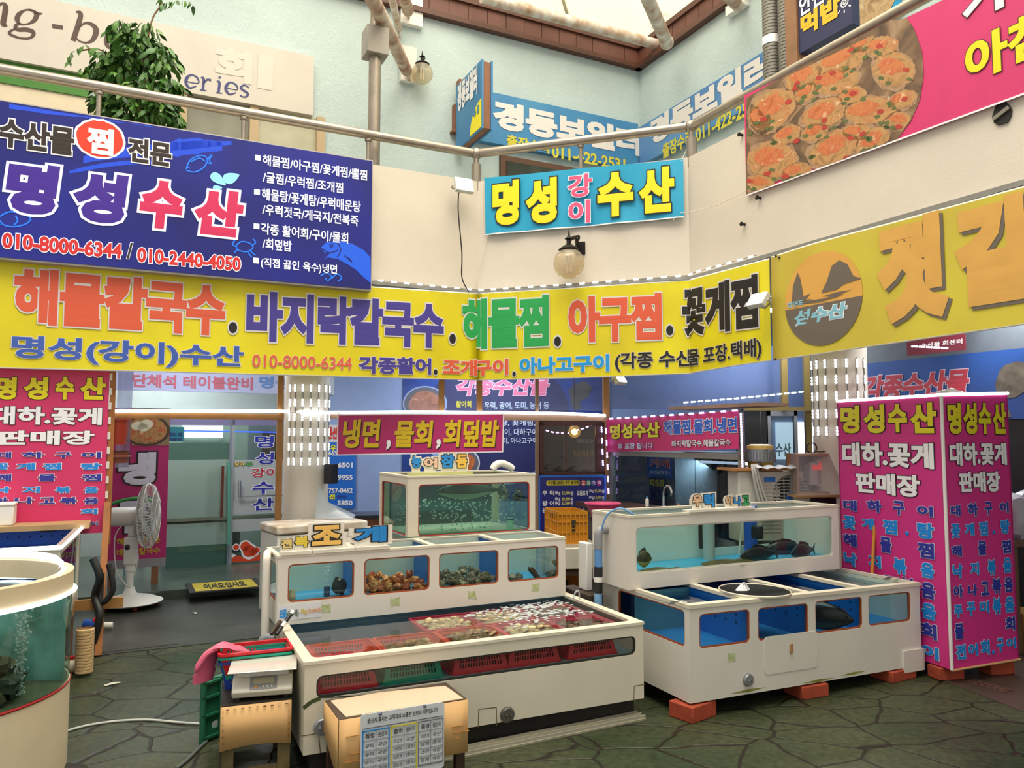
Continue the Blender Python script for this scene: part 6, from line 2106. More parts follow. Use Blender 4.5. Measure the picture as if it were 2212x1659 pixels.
for i, (px, py, L, Wd, m, kind, lb) in enumerate(lay):
 L = .352
 Wd = .36 if i in (0, 1, 2, 5, 6) else .34
 x, y = x_pos[i], rows_y[i]
 basket(lb, ft_frame(x, y, zt_b), L, Wd, BH, m)
 if kind == 'scallop':
  rg2 = random.Random(2)
  for k, (dx, dy, an, s) in enumerate(((-.08, .08, 10, 1.0), (.09, .09, 40, .9), (-.07, -.03, -20, 1.05), (.06, -.03, 15, 1.0), (-.02, -.1, 5, .95), (.11, -.09, -30, .85), (.0, .02, 60, .8))):
   mb = MB()
   n = 26
   vs = [(0, 0, .014)]
   for r_, zz in ((.5, .012), (.85, .006), (1., 0)):
    for t_ in range(n):
     a = 2 * math.pi * t_ / n
     rad = .072 * s * r_ * (1 - .25 * max(0, -math.sin(a)) ** 2) * (1 + .02 * math.cos(8 * a))
     vs.append((rad * math.cos(a), rad * math.sin(a) * .72, zz + .002 * math.cos(8 * a)))
   fs = [(0, 1 + t_, 1 + (t_ + 1) % n) for t_ in range(n)]
   for q in range(2):
    for t_ in range(n):
     u = (t_ + 1) % n
     fs.append((1 + q * n + t_, 1 + (q + 1) * n + t_, 1 + (q + 1) * n + u, 1 + q * n + u))
   fs.append(tuple(1 + 2 * n + t_ for t_ in range(n))[::-1])
   mb.add(vs, fs)
   tag(mb.obj('flat_shell', mat('#c4a676' if k % 2 else '#96754c', rough=.35, var=.4, scale=30, tint='#3f2c1c'), None, Frame(fFT.w(x + dx, y + dy, zt_b + .045 + .004 * k), 24 + an)), 'large flat brown shell in the orange basket of the clam tank', 'shellfish', 'flat shells in the orange basket')
 elif kind:
  n = CL_N[kind]
  for layer in (1,):
   fill_clams(x, y, L * .9, Wd * .88, zt_b + .04 + .022 * layer, n if layer else 12, kind, 1.12,
                       {2: 'brown clam in the orange basket of the clam tank', 3: 'pale clam in the back pink basket under the middle tank', 4: 'clam in the pink basket right of the pale clams', 5: 'beige clam in the pink basket before the foam', 6: 'dark brown clam in the rightmost pink basket', 7: 'dark clam in the pink basket under the foam'}[i], {2: 'clams in the orange basket', 3: 'clams in the back pink basket', 4: 'clams in the second back basket', 5: 'clams in the front pink basket', 6: 'clams in the rightmost basket', 7: 'clams under the foam'}[i])
# foam on the water where a hose pours in
fm = MB()
rg3 = random.Random(8)
for k in range(330):
 u = rg3.random()
 c_ = (Vector((1.18, .72)), Vector((1.9, .52)), Vector((1.45, .36)), Vector((1.62, .8)))[k % 4]
 d_ = (Vector((.62, .1)), Vector((-.5, .14)), Vector((.1, .3)), Vector((.2, .02)))[k % 4]
 p = c_ + d_ * u + Vector((rg3.gauss(0, .09), rg3.gauss(0, .045)))
 if not (.07 < p.x < WF - .07 and .08 < p.y < DF - .08):
  continue
 fm.ball((p.x, p.y, zw + .002), rg3.uniform(.006, .026), rg3.uniform(.005, .016), .003, n=6)
o = tag(fm.obj('water_foam', glass('#ffffff', gloss=.1, haze=.6, hazecol='#eef4f6'), None, fFT), 'white foam and bubbles on the water at the right of the clam tank', 'foam', kind='stuff')
h = fFT.hit(1246, 1296, 'z', HF + .01)
tag(MB().tube(smooth_path([(-.03, 0, .002), (-.01, 0, .05), (.015, 0, .055), (.02, 0, .0)], 5), .006, 8).obj('hose_hook', glass('#dfe8ea', gloss=.15, haze=.3), None, Frame(fFT.w(h.x, h.y, HF + .0125), 20)), 'small clear plastic hook on the right rim of the clam tank', 'hook')
# ---------------------------------------------------------------- shellfish in the four windows
def lump_mesh(seed, rx, ry, rz, rough_=.35, n=14):
 q = random.Random(seed)
 mb = MB().ball((0, 0, 0), 1, n=n)
 ph_ = [q.uniform(0, 6) for _ in range(9)]
 out = []
 for v in mb.v:
  x, y, z = v
  k = 1 + rough_ * (.5 * math.sin(5 * x + ph_[0]) * math.sin(5 * y + ph_[1]) + .35 * math.sin(9 * z + ph_[2] + 4 * x) + .25 * math.sin(11 * y + ph_[3]))
  out.append((x * rx * k, y * ry * k, z * rz * k))
 mb.v = out
 return mb
or_ms = [mat('#b5552c', rough=.35, var=.55, scale=22, tint='#5a1d12'), mat('#c47a34', rough=.35, var=.5, scale=22, tint='#7a2a18'), mat('#a34028', rough=.35, var=.5, scale=22, tint='#e0a860')]
gy_ms = [mat('#6f6a58', rough=.6, var=.5, scale=20, tint='#35332a'), mat('#857a60', rough=.6, var=.5, scale=20, tint='#3e382c'), mat('#5a5648', rough=.6, var=.5, scale=20, tint='#a49a80')]
for wi, ms, lb, grp, cat, nm, base in ((1, or_ms, 'knobbly orange red shellfish heaped in the second window of the middle tank', 'orange shellfish in the second window', 'shellfish', 'sea_squirt', .025), (2, gy_ms, 'grey brown turban shell heaped in the third window of the middle tank', 'shells in the third window', 'shellfish', 'turban_shell', .024)):
 protos = [lump_mesh(20 + wi * 5 + k, base * 1.25, base, base * .85, .45).data(nm, ms[k % 3]) for k in range(3)]
 x0, x1 = xs_[wi] + .05, xs_[wi + 1] - .05
 for k in range(60):
  lx, ly = rg.uniform(x0, x1), rg.uniform(.05, .2) if k < 40 else rg.uniform(.05, .34)
  lz = zfM + base * .8 + (k // 18) * base * .95 * rg.uniform(.6, 1)
  o = bpy.data.objects.new(nm, protos[k % 3])
  COL.objects.link(o)
  o.matrix_local = fMM.m @ Matrix.Translation((lx, ly, lz)) @ Matrix.Rotation(rg.uniform(0, 6), 4, (rg.random(), rg.random(), 1)) @ Matrix.Scale(rg.uniform(.75, 1.2), 4)
  tag(o, lb, cat, grp)
h = fMM.hit(734, 1268, 'y', .12)
o = lump_mesh(77, .05, .03, .055, .3).obj('abalone', mat('#2c3434', rough=.4, var=.5, scale=24, tint='#10181a'), None, Frame(fMM.w(h.x, .14, zfM + .06), 20))
tag(o, 'dark abalone clinging in the first window of the middle tank', 'shellfish')
h = fMM.hit(630, 1290, 'y', .06)
tag(lump_mesh(78, .025, .02, .04, .15).obj('pale_shell', mat('#d0c4a0', rough=.4, var=.3), None, Frame(fMM.w(h.x, .06, zfM + .04), 0)), 'pale shell in the lower left corner of the first window', 'shellfish')
h = fMM.hit(706, 1280, 'y', .15)
t = thing('air_stone', 'air stone with a stream of bubbles in the first window of the middle tank', 'air stone', Frame(fMM.w(h.x, .15, zfM), 0))
MB().tube([(0, 0, 0), (0, 0, .06)], .02, 12).obj('stone', mat('#2c4a6a', rough=.5), t)
mb = MB()
for k in range(60):
 mb.ball((rg.gauss(0, .012), rg.gauss(0, .012), .06 + rg.random() * .13), rg.uniform(.002, .005), n=6)
o = mb.obj('bubbles', mat('#c9e2ee', rough=.2), t)
o['kind'] = 'stuff'
a, b = fMM.hit(1143, 1228, 'y', .1), fMM.hit(1164, 1254, 'y', .1)
pts = smooth_path([(a.x, .1, a.z), (a.x * .6 + b.x * .4, .1, a.z * .55 + b.z * .45 + .012), (b.x, .1, b.z)], 6)
n_ = len(pts)
t = thing('sea_cucumber', 'brown spiny sea cucumber leaning in the fourth window of the middle tank', 'sea cucumber', fMM)
mb = MB().tube(pts, [.008 + .011 * math.sin(math.pi * (.12 + .8 * i / (n_ - 1))) for i in range(n_)], 12)
for i in range(1, n_ - 1):
 for s_ in (-1, 1):
  mb.ball(pts[i] + Vector((s_ * .012, -.012, .01)), .005, .005, .009, n=6)
mb.obj('body', mat('#6a4630', rough=.4, var=.4, scale=40), t)
h = fMM.hit(1168, 1230, 'y', .2)
tag(MB().tube([(0, 0, 0), (0, 0, H_ - zfM - .02)], .035, 16).obj('standpipe', mat('#9fb2b8', rough=.4), None, Frame(fMM.w(h.x, .2, zfM), 0)), 'grey standpipe inside the fourth window of the middle tank', 'pipe')
for k, (px, py) in enumerate(((1190, 1250), (1204, 1246), (1108, 1256), (1120, 1254), (1206, 1215))):
 h = fMM.hit(px, py, 'y', .1)
 tag(lump_mesh(90 + k, .04, .03, .028, .35).obj('turban_shell', gy_ms[k % 3], None, Frame(fMM.w(h.x, .1, max(h.z, zfM + .022)), k * 40)), 'grey shell on the bottom of the fourth window of the middle tank', 'shellfish', 'shells in the fourth window')
# ---------------------------------------------------------------- top tank
fTT = Frame((-.713, 5.475, .992), 26.15)
sc = 1.006
WT, DT, HT = .994 * sc, .713, .437 * sc
fTT = Frame(fMM.w(.97, .445, .41 + .012), 26.15)
WT = fTT.hit(1156, 1100).x
zt_ = fTT.hit(889, 1031).z
HT = zt_
TTt = thing('display_tank', 'upper cream fish tank with red seals, live fish and bubbles', 'fish tank', fTT)
wt = win_px(fTT, 903, 1047, 1160, 1144)
panel_y(fTT, TTt, 'front_panel', rect(0, WT, 0, HT), [rrect(*wt, .03)], 0, .018, shell_c)
window(fTT, TTt, wt, .03, gask_r, glass('#d2ebe1', gloss=.05))
wl2 = (.05, DT - .06, wt[2], wt[3])
for x in (0, WT - .018):
 panel_x(fTT, TTt, 'side_panel', rect(.018, DT, 0, HT), [rrect(*wl2, .03)], x, .018, shell_c)
window(fTT, TTt, wl2, .03, gask_r, glass('#d2ebe1', gloss=.05), 'x', 0)
panel_x(fTT, TTt, 'window_pane', rrect(*wl2, .03), [], WT - .012, .004, pane_t)
panel_y(fTT, TTt, 'back_panel', rect(.018, WT - .018, 0, HT), [rrect(*wt, .03)], DT - .018, .018, shell_c)
panel_y(fTT, TTt, 'window_pane', rrect(*wt, .03), [], DT - .012, .004, glass('#8fc4b2', gloss=.04, haze=.12, hazecol='#5f9a88'))
zfT = wt[2] - .012
MB().box(.018, WT - .018, .018, DT - .018, zfT - .015, zfT).obj('tank_floor', mat('#7fae9c', rough=.4, var=.1), TTt, fTT)
panel_z(fTT, TTt, 'top_rim', rect(-.004, WT + .004, -.004, DT + .004), [rect(.05, WT - .05, .05, DT - .05)], HT - .004, .012, shell_c)
MB().quad((.02, .02, wt[3] + .006), (WT - .02, .02, wt[3] + .006), (WT - .02, DT - .02, wt[3] + .006), (.02, DT - .02, wt[3] + .006)).obj('water_surface', water, TTt, fTT, fix=False)
MB().box(.05, WT - .05, .12, DT - .02, -(.57 + .41 + .012), -.001).obj('stand', mat('#b9b4a8', rough=.6), TTt, fTT)
h = fTT.hit(1102, 1127, 'y', .12)
t = thing('plastic_cup', 'white cup with blue rim standing in the upper fish tank', 'cup', Frame(fTT.w(h.x, .12, zfT), 0))
MB().lathe([(.0, .002), (.026, .002), (.028, .1), (.024, .1), (.022, .006)], n=18).obj('body', mat('#e4ece8', rough=.4), t)
MB().lathe([(.028, .088), (.0295, .088), (.0295, .1), (.028, .1)], n=18).obj('rim', mat('#3a78b0', rough=.4), t)
# pvc elbow lying on top
p = fTT.hit(1078, 1016, 'z', HT + .03)
t = thing('pvc_elbow', 'white plastic pipe elbow lying on the upper fish tank', 'pipe', Frame(fTT.w(p.x, p.y, HT + .009), 20))
MB().tube(smooth_path([(-.05, 0, .028), (-.03, 0, .06), (.02, .0, .075), (.09, .02, .05), (.12, .03, .03)], 5), .028, 14).obj('tube', mat('#e6e2da', rough=.4), t)
# word sign on top
fw = Frame(fTT.w(0, .09, 0), 26.15)
t = thing('word_sign', 'cut-out sign of four letters, blue, peach and yellow, on the upper fish tank', 'sign', fw)
a, b = fw.hit(882, 1022), fw.hit(1016, 1018)
MB().box(a.x, b.x, -.05, .03, HT + .0085, HT + .028).obj('foot', mat('#b5b878', rough=.6, var=.2), t, fw)
board_set(t, fw, [('농', 888, 983, 1012, 910, '#2f8fd8'), ('어', 914, 988, 1013, 946, '#efc6a8'), ('참', 950, 980, 1012, 982, '#2f8fd8'), ('돔', 984, 980, 1012, 1010, '#f0c050')])
def fish(name, label, fr, L, h, mats, wd=.4, group=None):
 """a fish along local x, head at -x"""
 t = thing(name, label, 'fish', fr, group)
 st = [(0, .02), (.04, .12), (.12, .26), (.25, .42), (.4, .5), (.55, .47), (.7, .34), (.82, .18), (.9, .11), (.94, .1)]
 n = 16
 mb = MB()
 vs, fs = [], []
 for u, r in st:
  for k in range(n):
   a = 2 * math.pi * k / n
   vs.append(((u - .5) * L, r * h * wd * math.cos(a), r * h * math.sin(a) - (.03 * h if u < .1 else 0)))
 for i in range(len(st) - 1):
  for k in range(n):
   fs.append((i * n + k, i * n + (k + 1) % n, (i + 1) * n + (k + 1) % n, (i + 1) * n + k))
 fs += [tuple(range(n))[::-1], tuple(range((len(st) - 1) * n, len(st) * n))]
 mb.add(vs, fs)
 mb.k = [1 if sum(vs[j][2] for j in f) / len(f) < -.1 * h else 0 for f in fs]
 mb.obj('body', [mats[0], mats[1]], t, fr)
 mb = MB().prism([(.42 * L, -.003, .09 * h), (.5 * L, -.003, .38 * h), (.47 * L, -.003, 0), (.5 * L, -.003, -.38 * h), (.42 * L, -.003, -.09 * h)], (0, .006, 0))
 mb.obj('tail_fin', mats[0], t, fr)
 mb = MB().prism([(-.2 * L, -.002, .42 * h), (-.12 * L, -.002, .66 * h), (.05 * L, -.002, .6 * h), (.22 * L, -.002, .42 * h), (.25 * L, -.002, .28 * h)], (0, .004, 0))
 mb.obj('dorsal_fin', mats[0], t, fr)
 for s_ in (-1, 1):
  MB().prism([(-.22 * L, s_ * h * wd * .42, -.02 * h), (-.08 * L, s_ * h * wd * .62, .1 * h), (-.06 * L, s_ * h * wd * .62, -.12 * h)], (0, .004 * s_, 0)).obj('pectoral_fin', mats[0], t, fr)
  MB().ball((-.41 * L, s_ * h * wd * .22, .08 * h), .022 * L * .8, .012 * L, .022 * L * .8, n=10).obj('eye', mat('#0c0c0a', rough=.1), t, fr)
 return t
gs = [mat('#4a564c', rough=.3, var=.3, scale=14), mat('#b9bfae', rough=.3)]
a = fTT.hit(946, 1062, 'y', .16)
fish('sea_bass', 'large silvery grey sea bass across the top of the upper fish tank', Frame(fTT.w(a.x + .26, .16, a.z), 26), .56, .13, gs)
a = fTT.hit(1095, 1064, 'y', .25)
fish('sea_bass', 'dark fish facing the glass at the right of the upper fish tank', Frame(fTT.w(a.x + .0, .32, a.z), 100), .34, .12, [mat('#3c463e', rough=.3, var=.3, scale=14), mat('#8d9482', rough=.3)], .6)
a = fTT.hit(1134, 1070, 'y', .2)
fish('sea_bream', 'small dark fish at the right end of the upper fish tank', Frame(fTT.w(a.x - .05, .22, a.z), 60), .17, .09, [mat('#2e3a34', rough=.3), mat('#4c5a50', rough=.3)], .4)
a = fTT.hit(856, 1060, 'x', .12)
fish('sea_bream', 'reddish sea bream behind the left side window of the upper fish tank', Frame(fTT.w(.12, a.y, a.z), -55, .6), .3, .14, [mat('#b05a44', rough=.3, var=.3, scale=10), mat('#d0a08c', rough=.3)], .35)
mb = MB()
for k in range(230):
 x = rg.gauss(.5, .24) * WT
 if not .06 < x < WT - .06:
  continue
 mb.ball((x, rg.uniform(.04, .3), zfT + .03 + rg.random() ** .8 * .24), *[rg.uniform(.004, .011) for _ in range(3)], n=6)
for k in range(90):
 mb.ball((.06 + rg.gauss(0, .01), rg.uniform(.15, .5), zfT + .02 + rg.random() * .3), rg.uniform(.002, .005), n=6)
tag(mb.obj('air_bubbles', glass('#dff2ec', gloss=.3, haze=.6, hazecol='#f2faf6'), None, fTT), 'cloud of rising air bubbles in the upper fish tank', 'bubbles', kind='stuff')
# ---------------------------------------------------------------- fish of the right tanks
zf = ww[2] - .01
stp = mat('#5a5636', rough=.4, var=.6, scale=20, tint='#2a2a1c')
a = fRU.hit(1390, 1216, 'y', .12)
fish('striped_fish', 'yellowish striped fish at the left end of the upper right tank', Frame(fRU.w(a.x + .01, .14, zf + .08), 206), .15, .12, [stp, mat('#a8a25a', rough=.4)], .3)
dk = [mat('#1d2222', rough=.35, var=.3, scale=12), mat('#4a5250', rough=.35)]
for k, (px, dy, L, h_, rz) in enumerate(((1640, .14, .38, .12, 26), (1700, .26, .34, .11, 10), (1735, .12, .36, .12, 40), (1775, .28, .3, .11, 20), (1680, .33, .3, .1, 190))):
 a = fRU.hit(px, 1215, 'y', dy)
 fish('rockfish', 'dark rockfish resting on the bottom of the upper right tank', Frame(fRU.w(a.x, dy, zf + .042 + .012 * (k % 2)), rz), L, h_, dk, .5, 'rockfish in the upper right tank')
for k, (px, dy, s_) in enumerate(((1420, .1, .8), (1560, .16, 1.2), (1600, .1, 1.0))):
 a = fRU.hit(px, 1230, 'y', dy)
 n = 22
 mb = MB()
 prof = [(1, 0), (.9, .006), (.6, .014), (.25, .02), (.02, .022)]
 M_ = Matrix.Diagonal((.17 * s_, .085 * s_, 1, 1))
 mb.lathe(prof, n=n, m=M_).prism([(.15 * s_, -.02, .003), (.24 * s_, -.05, .003), (.24 * s_, .05, .003), (.15 * s_, .02, .003)], (0, 0, .004))
 tag(mb.obj('flatfish', mat('#6e6238', rough=.45, var=.4, scale=26, tint='#453c22'), None, Frame(fRU.w(a.x, dy, zf + .001), 20 + k * 15)), 'brown flatfish lying on the blue bottom of the upper right tank', 'fish', 'flatfish in the upper right tank')
a = fRL.hit(1790, 1335, 'y', .12)
t = fish('black_fish', 'large black fish with a red spot behind the third blue window', Frame(fRL.w(a.x - .02, .22, a.z + .0), 150), .5, .2, [mat('#1a1c1a', rough=.3, var=.2), mat('#33352c', rough=.3)], .4)
a = fRL.hit(1825, 1318, 'y', .1)
MB().prism([(a.x - .03, .1, a.z + .02), (a.x, .1, a.z - .0), (a.x + .035, .1, a.z - .03), (a.x - .01, .1, a.z - .012)], (0, .006, 0)).obj('red_fin', mat('#d0503a', rough=.4), t, fRL)
# ================================================================ pink kiosk on the right
fK1 = Frame((3.031, 5.429, .1), 17.95)
KWd, KD, KH = .629, 1.031, 1.895
kt = thing('sign_kiosk', 'tall pink four-sided sign kiosk with price lettering and lit top edge', 'sign', fK1)
pinkm = mat('#cf2f83', rough=.45, var=.05, scale=1.5, bump=.06, bscale=5)
sk_ = .035
mb = MB()
zb = lambda x: sk_ * x
mb.prism([(0, 0, 0), (KWd, 0, sk_ * KWd), (KWd, 0, KH + sk_ * KWd), (0, 0, KH)], (0, .015, 0))
mb.obj('front_panel', pinkm, kt, fK1)
fK2 = Frame(fK1.w(0, KD, 0), 17.95 - 90)
MB().box(0, KD, 0, .015, 0, KH).obj('side_panel', pinkm, kt, fK2)
MB().box(0, KD, 0, .015, 0, KH).obj('side_panel', pinkm, kt, Frame(fK1.w(KWd, 0, sk_ * KWd), 17.95 + 90))
MB().box(0, KWd, -.015, 0, 0, KH).obj('back_panel', pinkm, kt, Frame(fK1.w(0, KD, 0), 17.95))
MB().tube([(0, -.006, 0), (0, -.006, KH)], .012, 8).obj('corner_strip', mat('#e4dcd8', rough=.4), kt, fK1)
MB().box(.02, KWd - .02, .02, KD - .02, KH - .05, KH - .03).obj('top_board', mat('#b8a488', rough=.6), kt, fK1)
MB().tube([(0, -.008, -.003), (KWd, -.008, sk_ * KWd - .003)], .008, 6).obj('bottom_edge', mat('#c89a6a', rough=.6), kt, fK1)
MB().tube([(0, KD + .0, KH + .006), (0, -.004, KH + .006), (KWd, -.004, KH + .006 + sk_ * KWd)], .011, 8).obj('light_strip', led_soft, kt, fK1)
ylk = mat('#e2d420', rough=.45)
nvk = mat('#2b3296', rough=.45)
cyk = mat('#1484d8', rough=.45)
ledge_k = mat('#c9c8dc', rough=.45)
def ktext(fr, s, xl, yt, yb, xr, m, e, bold=.05, ew=.03, **k):
 return ptext(kt, fr, s, xl, yt, yb, xr, m, e, bold=bold, ew=ew, **k)
for ch, xl, xr, yt, yb in (('명', 1816, 1860, 876, 938), ('성', 1865, 1914, 874, 938), ('수', 1919, 1962, 872, 936), ('산', 1966, 2026, 870, 938)):
 ktext(fK2, ch, xl, yt, yb, xr, ylk, black)
ktext(fK2, '대하.꽃게', 1820, 954, 1006, 2020, whi, black, bold=.045)
ktext(fK2, '판매장', 1848, 1018, 1064, 1990, whi, black, bold=.045)
for ch, xl, xr in (('명', 2046, 2076), ('성', 2079, 2110), ('수', 2113, 2140), ('산', 2143, 2173)):
 ktext(fK1, ch, xl, 868, 940, xr, ylk, black)
ktext(fK1, '대하.꽃게', 2050, 955, 1008, 2174, whi, black, bold=.045)
ktext(fK1, '판매장', 2070, 1018, 1066, 2160, whi, black, bold=.045)
def krow(fr, cells, m):
 for ch, xl, yt, yb, xr in cells:
  ktext(fr, ch, xl, yt, yb, xr, m, ledge_k)
krow(fK2, (('대', 1822, 1078, 1102, 1853), ('하', 1873, 1078, 1105, 1907), ('구', 1930, 1080, 1112, 1956), ('이', 1981, 1090, 1114, 2018)), nvk)
krow(fK2, (('꽃', 1822, 1112, 1142, 1850), ('게', 1862, 1117, 1142, 1890), ('찜', 1907, 1120, 1152, 1940), ('탕', 1982, 1126, 1162, 2020)), cyk)
krow(fK2, (('해', 1822, 1150, 1178, 1853), ('물', 1902, 1157, 1192, 1928), ('찜', 1982, 1168, 1203, 2020)), nvk)
krow(fK2, (('낙', 1823, 1190, 1220, 1853), ('지', 1876, 1196, 1224, 1905), ('볶', 1931, 1202, 1238, 1960), ('음', 1990, 1212, 1246, 2020)), cyk)
krow(fK2, (('아', 1826, 1231, 1262, 1856), ('나', 1866, 1234, 1264, 1890), ('고', 1908, 1240, 1272, 1934), ('볶', 1948, 1244, 1282, 1978), ('음', 1991, 1254, 1290, 2022)), nvk)
krow(fK2, (('쭈', 1830, 1274, 1304, 1856), ('음', 1992, 1298, 1334, 2024)), cyk)
krow(fK2, (('회', 1989, 1340, 1374, 2026),), nvk)
krow(fK2, (('이', 1991, 1388, 1416, 2030),), cyk)
h = fK2.hit(1960, 1152)
MB().ball((h.x, -.004, h.z), .017, .003, .017, n=12).obj('dot_print', cyk, kt, fK2)
krow(fK1, (('대', 2052, 1091, 1116, 2074), ('하', 2089, 1086, 1116, 2112), ('구', 2126, 1083, 1114, 2142), ('이', 2158, 1084, 1108, 2178)), nvk)
krow(fK1, (('꽃', 2053, 1131, 1164, 2073), ('게', 2082, 1130, 1158, 2104), ('찜', 2113, 1126, 1158, 2133), ('탕', 2160, 1122, 1154, 2180)), cyk)
krow(fK1, (('해', 2054, 1178, 1204, 2077), ('물', 2111, 1168, 1200, 2130), ('찜', 2162, 1166, 1196, 2183)), nvk)
krow(fK1, (('낙', 2056, 1218, 1250, 2079), ('지', 2094, 1214, 1244, 2114), ('볶', 2132, 1208, 1244, 2150), ('음', 2166, 1204, 1238, 2184)), cyk)
krow(fK1, (('아', 2058, 1264, 1292, 2080), ('나', 2090, 1262, 1288, 2110), ('고', 2118, 1255, 1288, 2135), ('볶', 2142, 1248, 1284, 2162), ('음', 2168, 1246, 1280, 2187)), nvk)
krow(fK1, (('쭈', 2060, 1306, 1336, 2078), ('꾸', 2087, 1300, 1332, 2106), ('미', 2115, 1298, 1326, 2136), ('볶', 2143, 1290, 1328, 2162), ('음', 2170, 1288, 1324, 2190)), cyk)
krow(fK1, (('물', 2061, 1346, 1382, 2081), ('회', 2170, 1332, 1364, 2192)), nvk)
krow(fK1, (('전', 2063, 1392, 1426, 2086), ('어', 2090, 1390, 1418, 2112), ('회', 2117, 1382, 1416, 2137), ('구', 2152, 1378, 1410, 2168), ('이', 2172, 1378, 1402, 2194)), cyk)
for px, py, fr in ((2145, 1409, fK1), (2146, 1150, fK1)):
 h = fr.hit(px, py)
 MB().ball((h.x, -.004, h.z), .014, .003, .014, n=12).obj('dot_print', cyk, kt, fr)
for x, y, lb in ((.08, .12, 'red brick under the front corner of the pink kiosk'), (KWd - .1, .1, 'red brick under the right corner of the pink kiosk'), (.1, KD - .12, 'red brick under the back of the pink kiosk'), (KWd - .1, KD - .12, 'red brick under the back right of the pink kiosk')):
 p = fK1.w(x, y, 0)
 tag(MB().box(-.1, .1, -.06, .06, .0055, .092).obj('brick', brick_m, None, Frame((p.x, p.y, 0), 12), bevel=.005), lb, 'brick')
pb_ = fK1.w(.3, .25, KH - .03)
t = thing('light_bulb', 'white light bulb lying on top of the pink kiosk', 'bulb', Frame(fK1.w(.32, .2, KH + .0), 10))
MB().ball((0, 0, .035), .04, n=16).obj('globe', mat('#e8ece8', rough=.2), t)
MB().tube([(.03, 0, .035), (.09, 0, .03)], .022, 12).tube([(-.09, .01, .02), (-.04, .01, .035)], .03, 12).obj('socket', mat('#c9ccc8', rough=.4), t)
MB().box(-.2, .3, -.08, .12, -.03, -.005).obj('bracket', mat('#9a9a92', rough=.5), t)
# broom handle leaning behind the low tank
hb_ = fRL.hit(1884, 1243, 'x', 2.053 + .035)
q0 = fRL.w(*hb_)
q1 = atY(1891, 1087, q0.y + .07)
q2 = q0 + (q0 - q1) * (q0.z / (q1.z - q0.z))
tag(MB().tube([q1, q0, Vector((q2.x, q2.y, .012))], .0125, 10).obj('broom_handle', mat('#c8862c', rough=.4, var=.15), None), 'orange wooden broom handle leaning before the pink kiosk', 'broom')
# ================================================================ left pink board
PO = C1 + nL * .09
fLB = Frame(PO, YAW)
t = thing('banner_board', 'pink banner board on a wooden post behind the left tanks', 'sign', fLB)
c = fLB.hit(243, 800)
a, b = fLB.hit(233, 1150), fLB.hit(-60, 797)
MB().box(b.x, c.x - .02, -.006, 0, a.z, c.z).obj('cloth', mat('#d42f66', rough=.45, var=.06, scale=1.2, bump=.06), t, fLB)
MB().box(c.x - .015, c.x + .03, -.01, .04, a.z - .1, c.z).obj('post', mat('#a0622c', rough=.6, var=.25), t, fLB)
lg = fLB.i @ Vector((-3.225, 6.12, .004))
MB().bar(lg, (c.x + .0, -.03, a.z + .25), .05, .04).obj('leg', mat('#a0622c', rough=.6, var=.25), t, fLB)
MB().box(b.x, c.x, .0, .03, c.z - .03, c.z + .01).obj('top_batten', mat('#9a7a5a', rough=.6), t, fLB)
mb = MB()
for k in range(11):
 z = a.z + (c.z - a.z) * (k + .3) / 11
 mb.box(c.x - .02, c.x + .002, -.018, -.008, z, z + .06)
mb.obj('edge_clips', mat('#d8d2c8', rough=.5), t, fLB)
def ltext(s, xl, yt, yb, xr, m, e, **k):
 ptext(t, fLB, s, xl, yt, yb, xr, m, e, y=-.01, **k)
for ch, xl, xr in (('명', -12, 38), ('성', 48, 106), ('수', 118, 162), ('산', 170, 230)):
 ltext(ch, xl, 812, 864, xr, lem, black, bold=.05, ew=.025)
ltext('대하.꽃게', -24, 876, 918, 222, whi, black, bold=.04, ew=.025)
ltext('판매장', -14, 929, 962, 206, whi, black, bold=.04, ew=.025)
for row, yt, yb, m in (((('대', -4, 26), ('하', 46, 98), ('구', 118, 156), ('이', 174, 220)), 976, 990, nvk), ((('꽃', -14, 20), ('게', 32, 78), ('찜', 90, 134), ('탕', 174, 220)), 1000, 1016, cyk),
                       ((('해', -6, 26), ('물', 80, 122), ('찜', 174, 220)), 1024, 1040, nvk), ((('낙', -14, 24), ('지', 46, 88), ('볶', 118, 154), ('음', 180, 214)), 1051, 1066, cyk),
                       ((('아', -14, 20), ('나', 30, 76), ('고', 84, 120), ('볶', 128, 168), ('음', 180, 214)), 1074, 1090, nvk), ((('회', 172, 212),), 1099, 1112, cyk), ((('이', 196, 212),), 1126, 1136, nvk)):
 for ch, xl, xr in row:
  ltext(ch, xl, yt, yb, xr, m, whi, bold=.05, ew=.03)
# ---------------------------------------------------------------- left rectangular tank
zT = .97
fl0 = atZ(130, 1183, zT)
fLT = Frame(fl0, 24)
LD, LW, LH = 1.33, 2.6, .58
lt = thing('display_tank', 'glass tank with bright blue back and lit rim at the left edge', 'fish tank', fLT)
shl = mat('#d8cfba', rough=.5, var=.1)
MB().box(-LW, 0, 0, LD, -LH, -LH + .03).obj('base_panel', shl, lt, fLT)
panel_y(fLT, lt, 'front_panel', rect(-LW, 0, -LH, 0), [rrect(-LW + .1, -.12, -LH + .08, -.07, .03)], 0, .02, shl)
panel_x(fLT, lt, 'side_panel', rect(.02, LD, -LH, 0), [rrect(.05, LD - .14, -LH + .09, -.05, .03)], -.02, .02, shl)
panel_x(fLT, lt, 'window_pane', rect(.03, LD - .1, -LH + .05, -.02), [], -.012, .004, pane_c)
panel_y(fLT, lt, 'window_pane', rect(-LW, -.1, -LH + .05, -.02), [], .008, .004, pane_c)
mbp = plate(rect(-LW, 0, -LH, .0), [[(x - .006, z - .006), (x + .006, z - .006), (x + .006, z + .006), (x - .006, z + .006)] for x in [-.05 - .075 * i for i in range(28)] for z in (-.06, -.13, -.32, -.39)], .012)
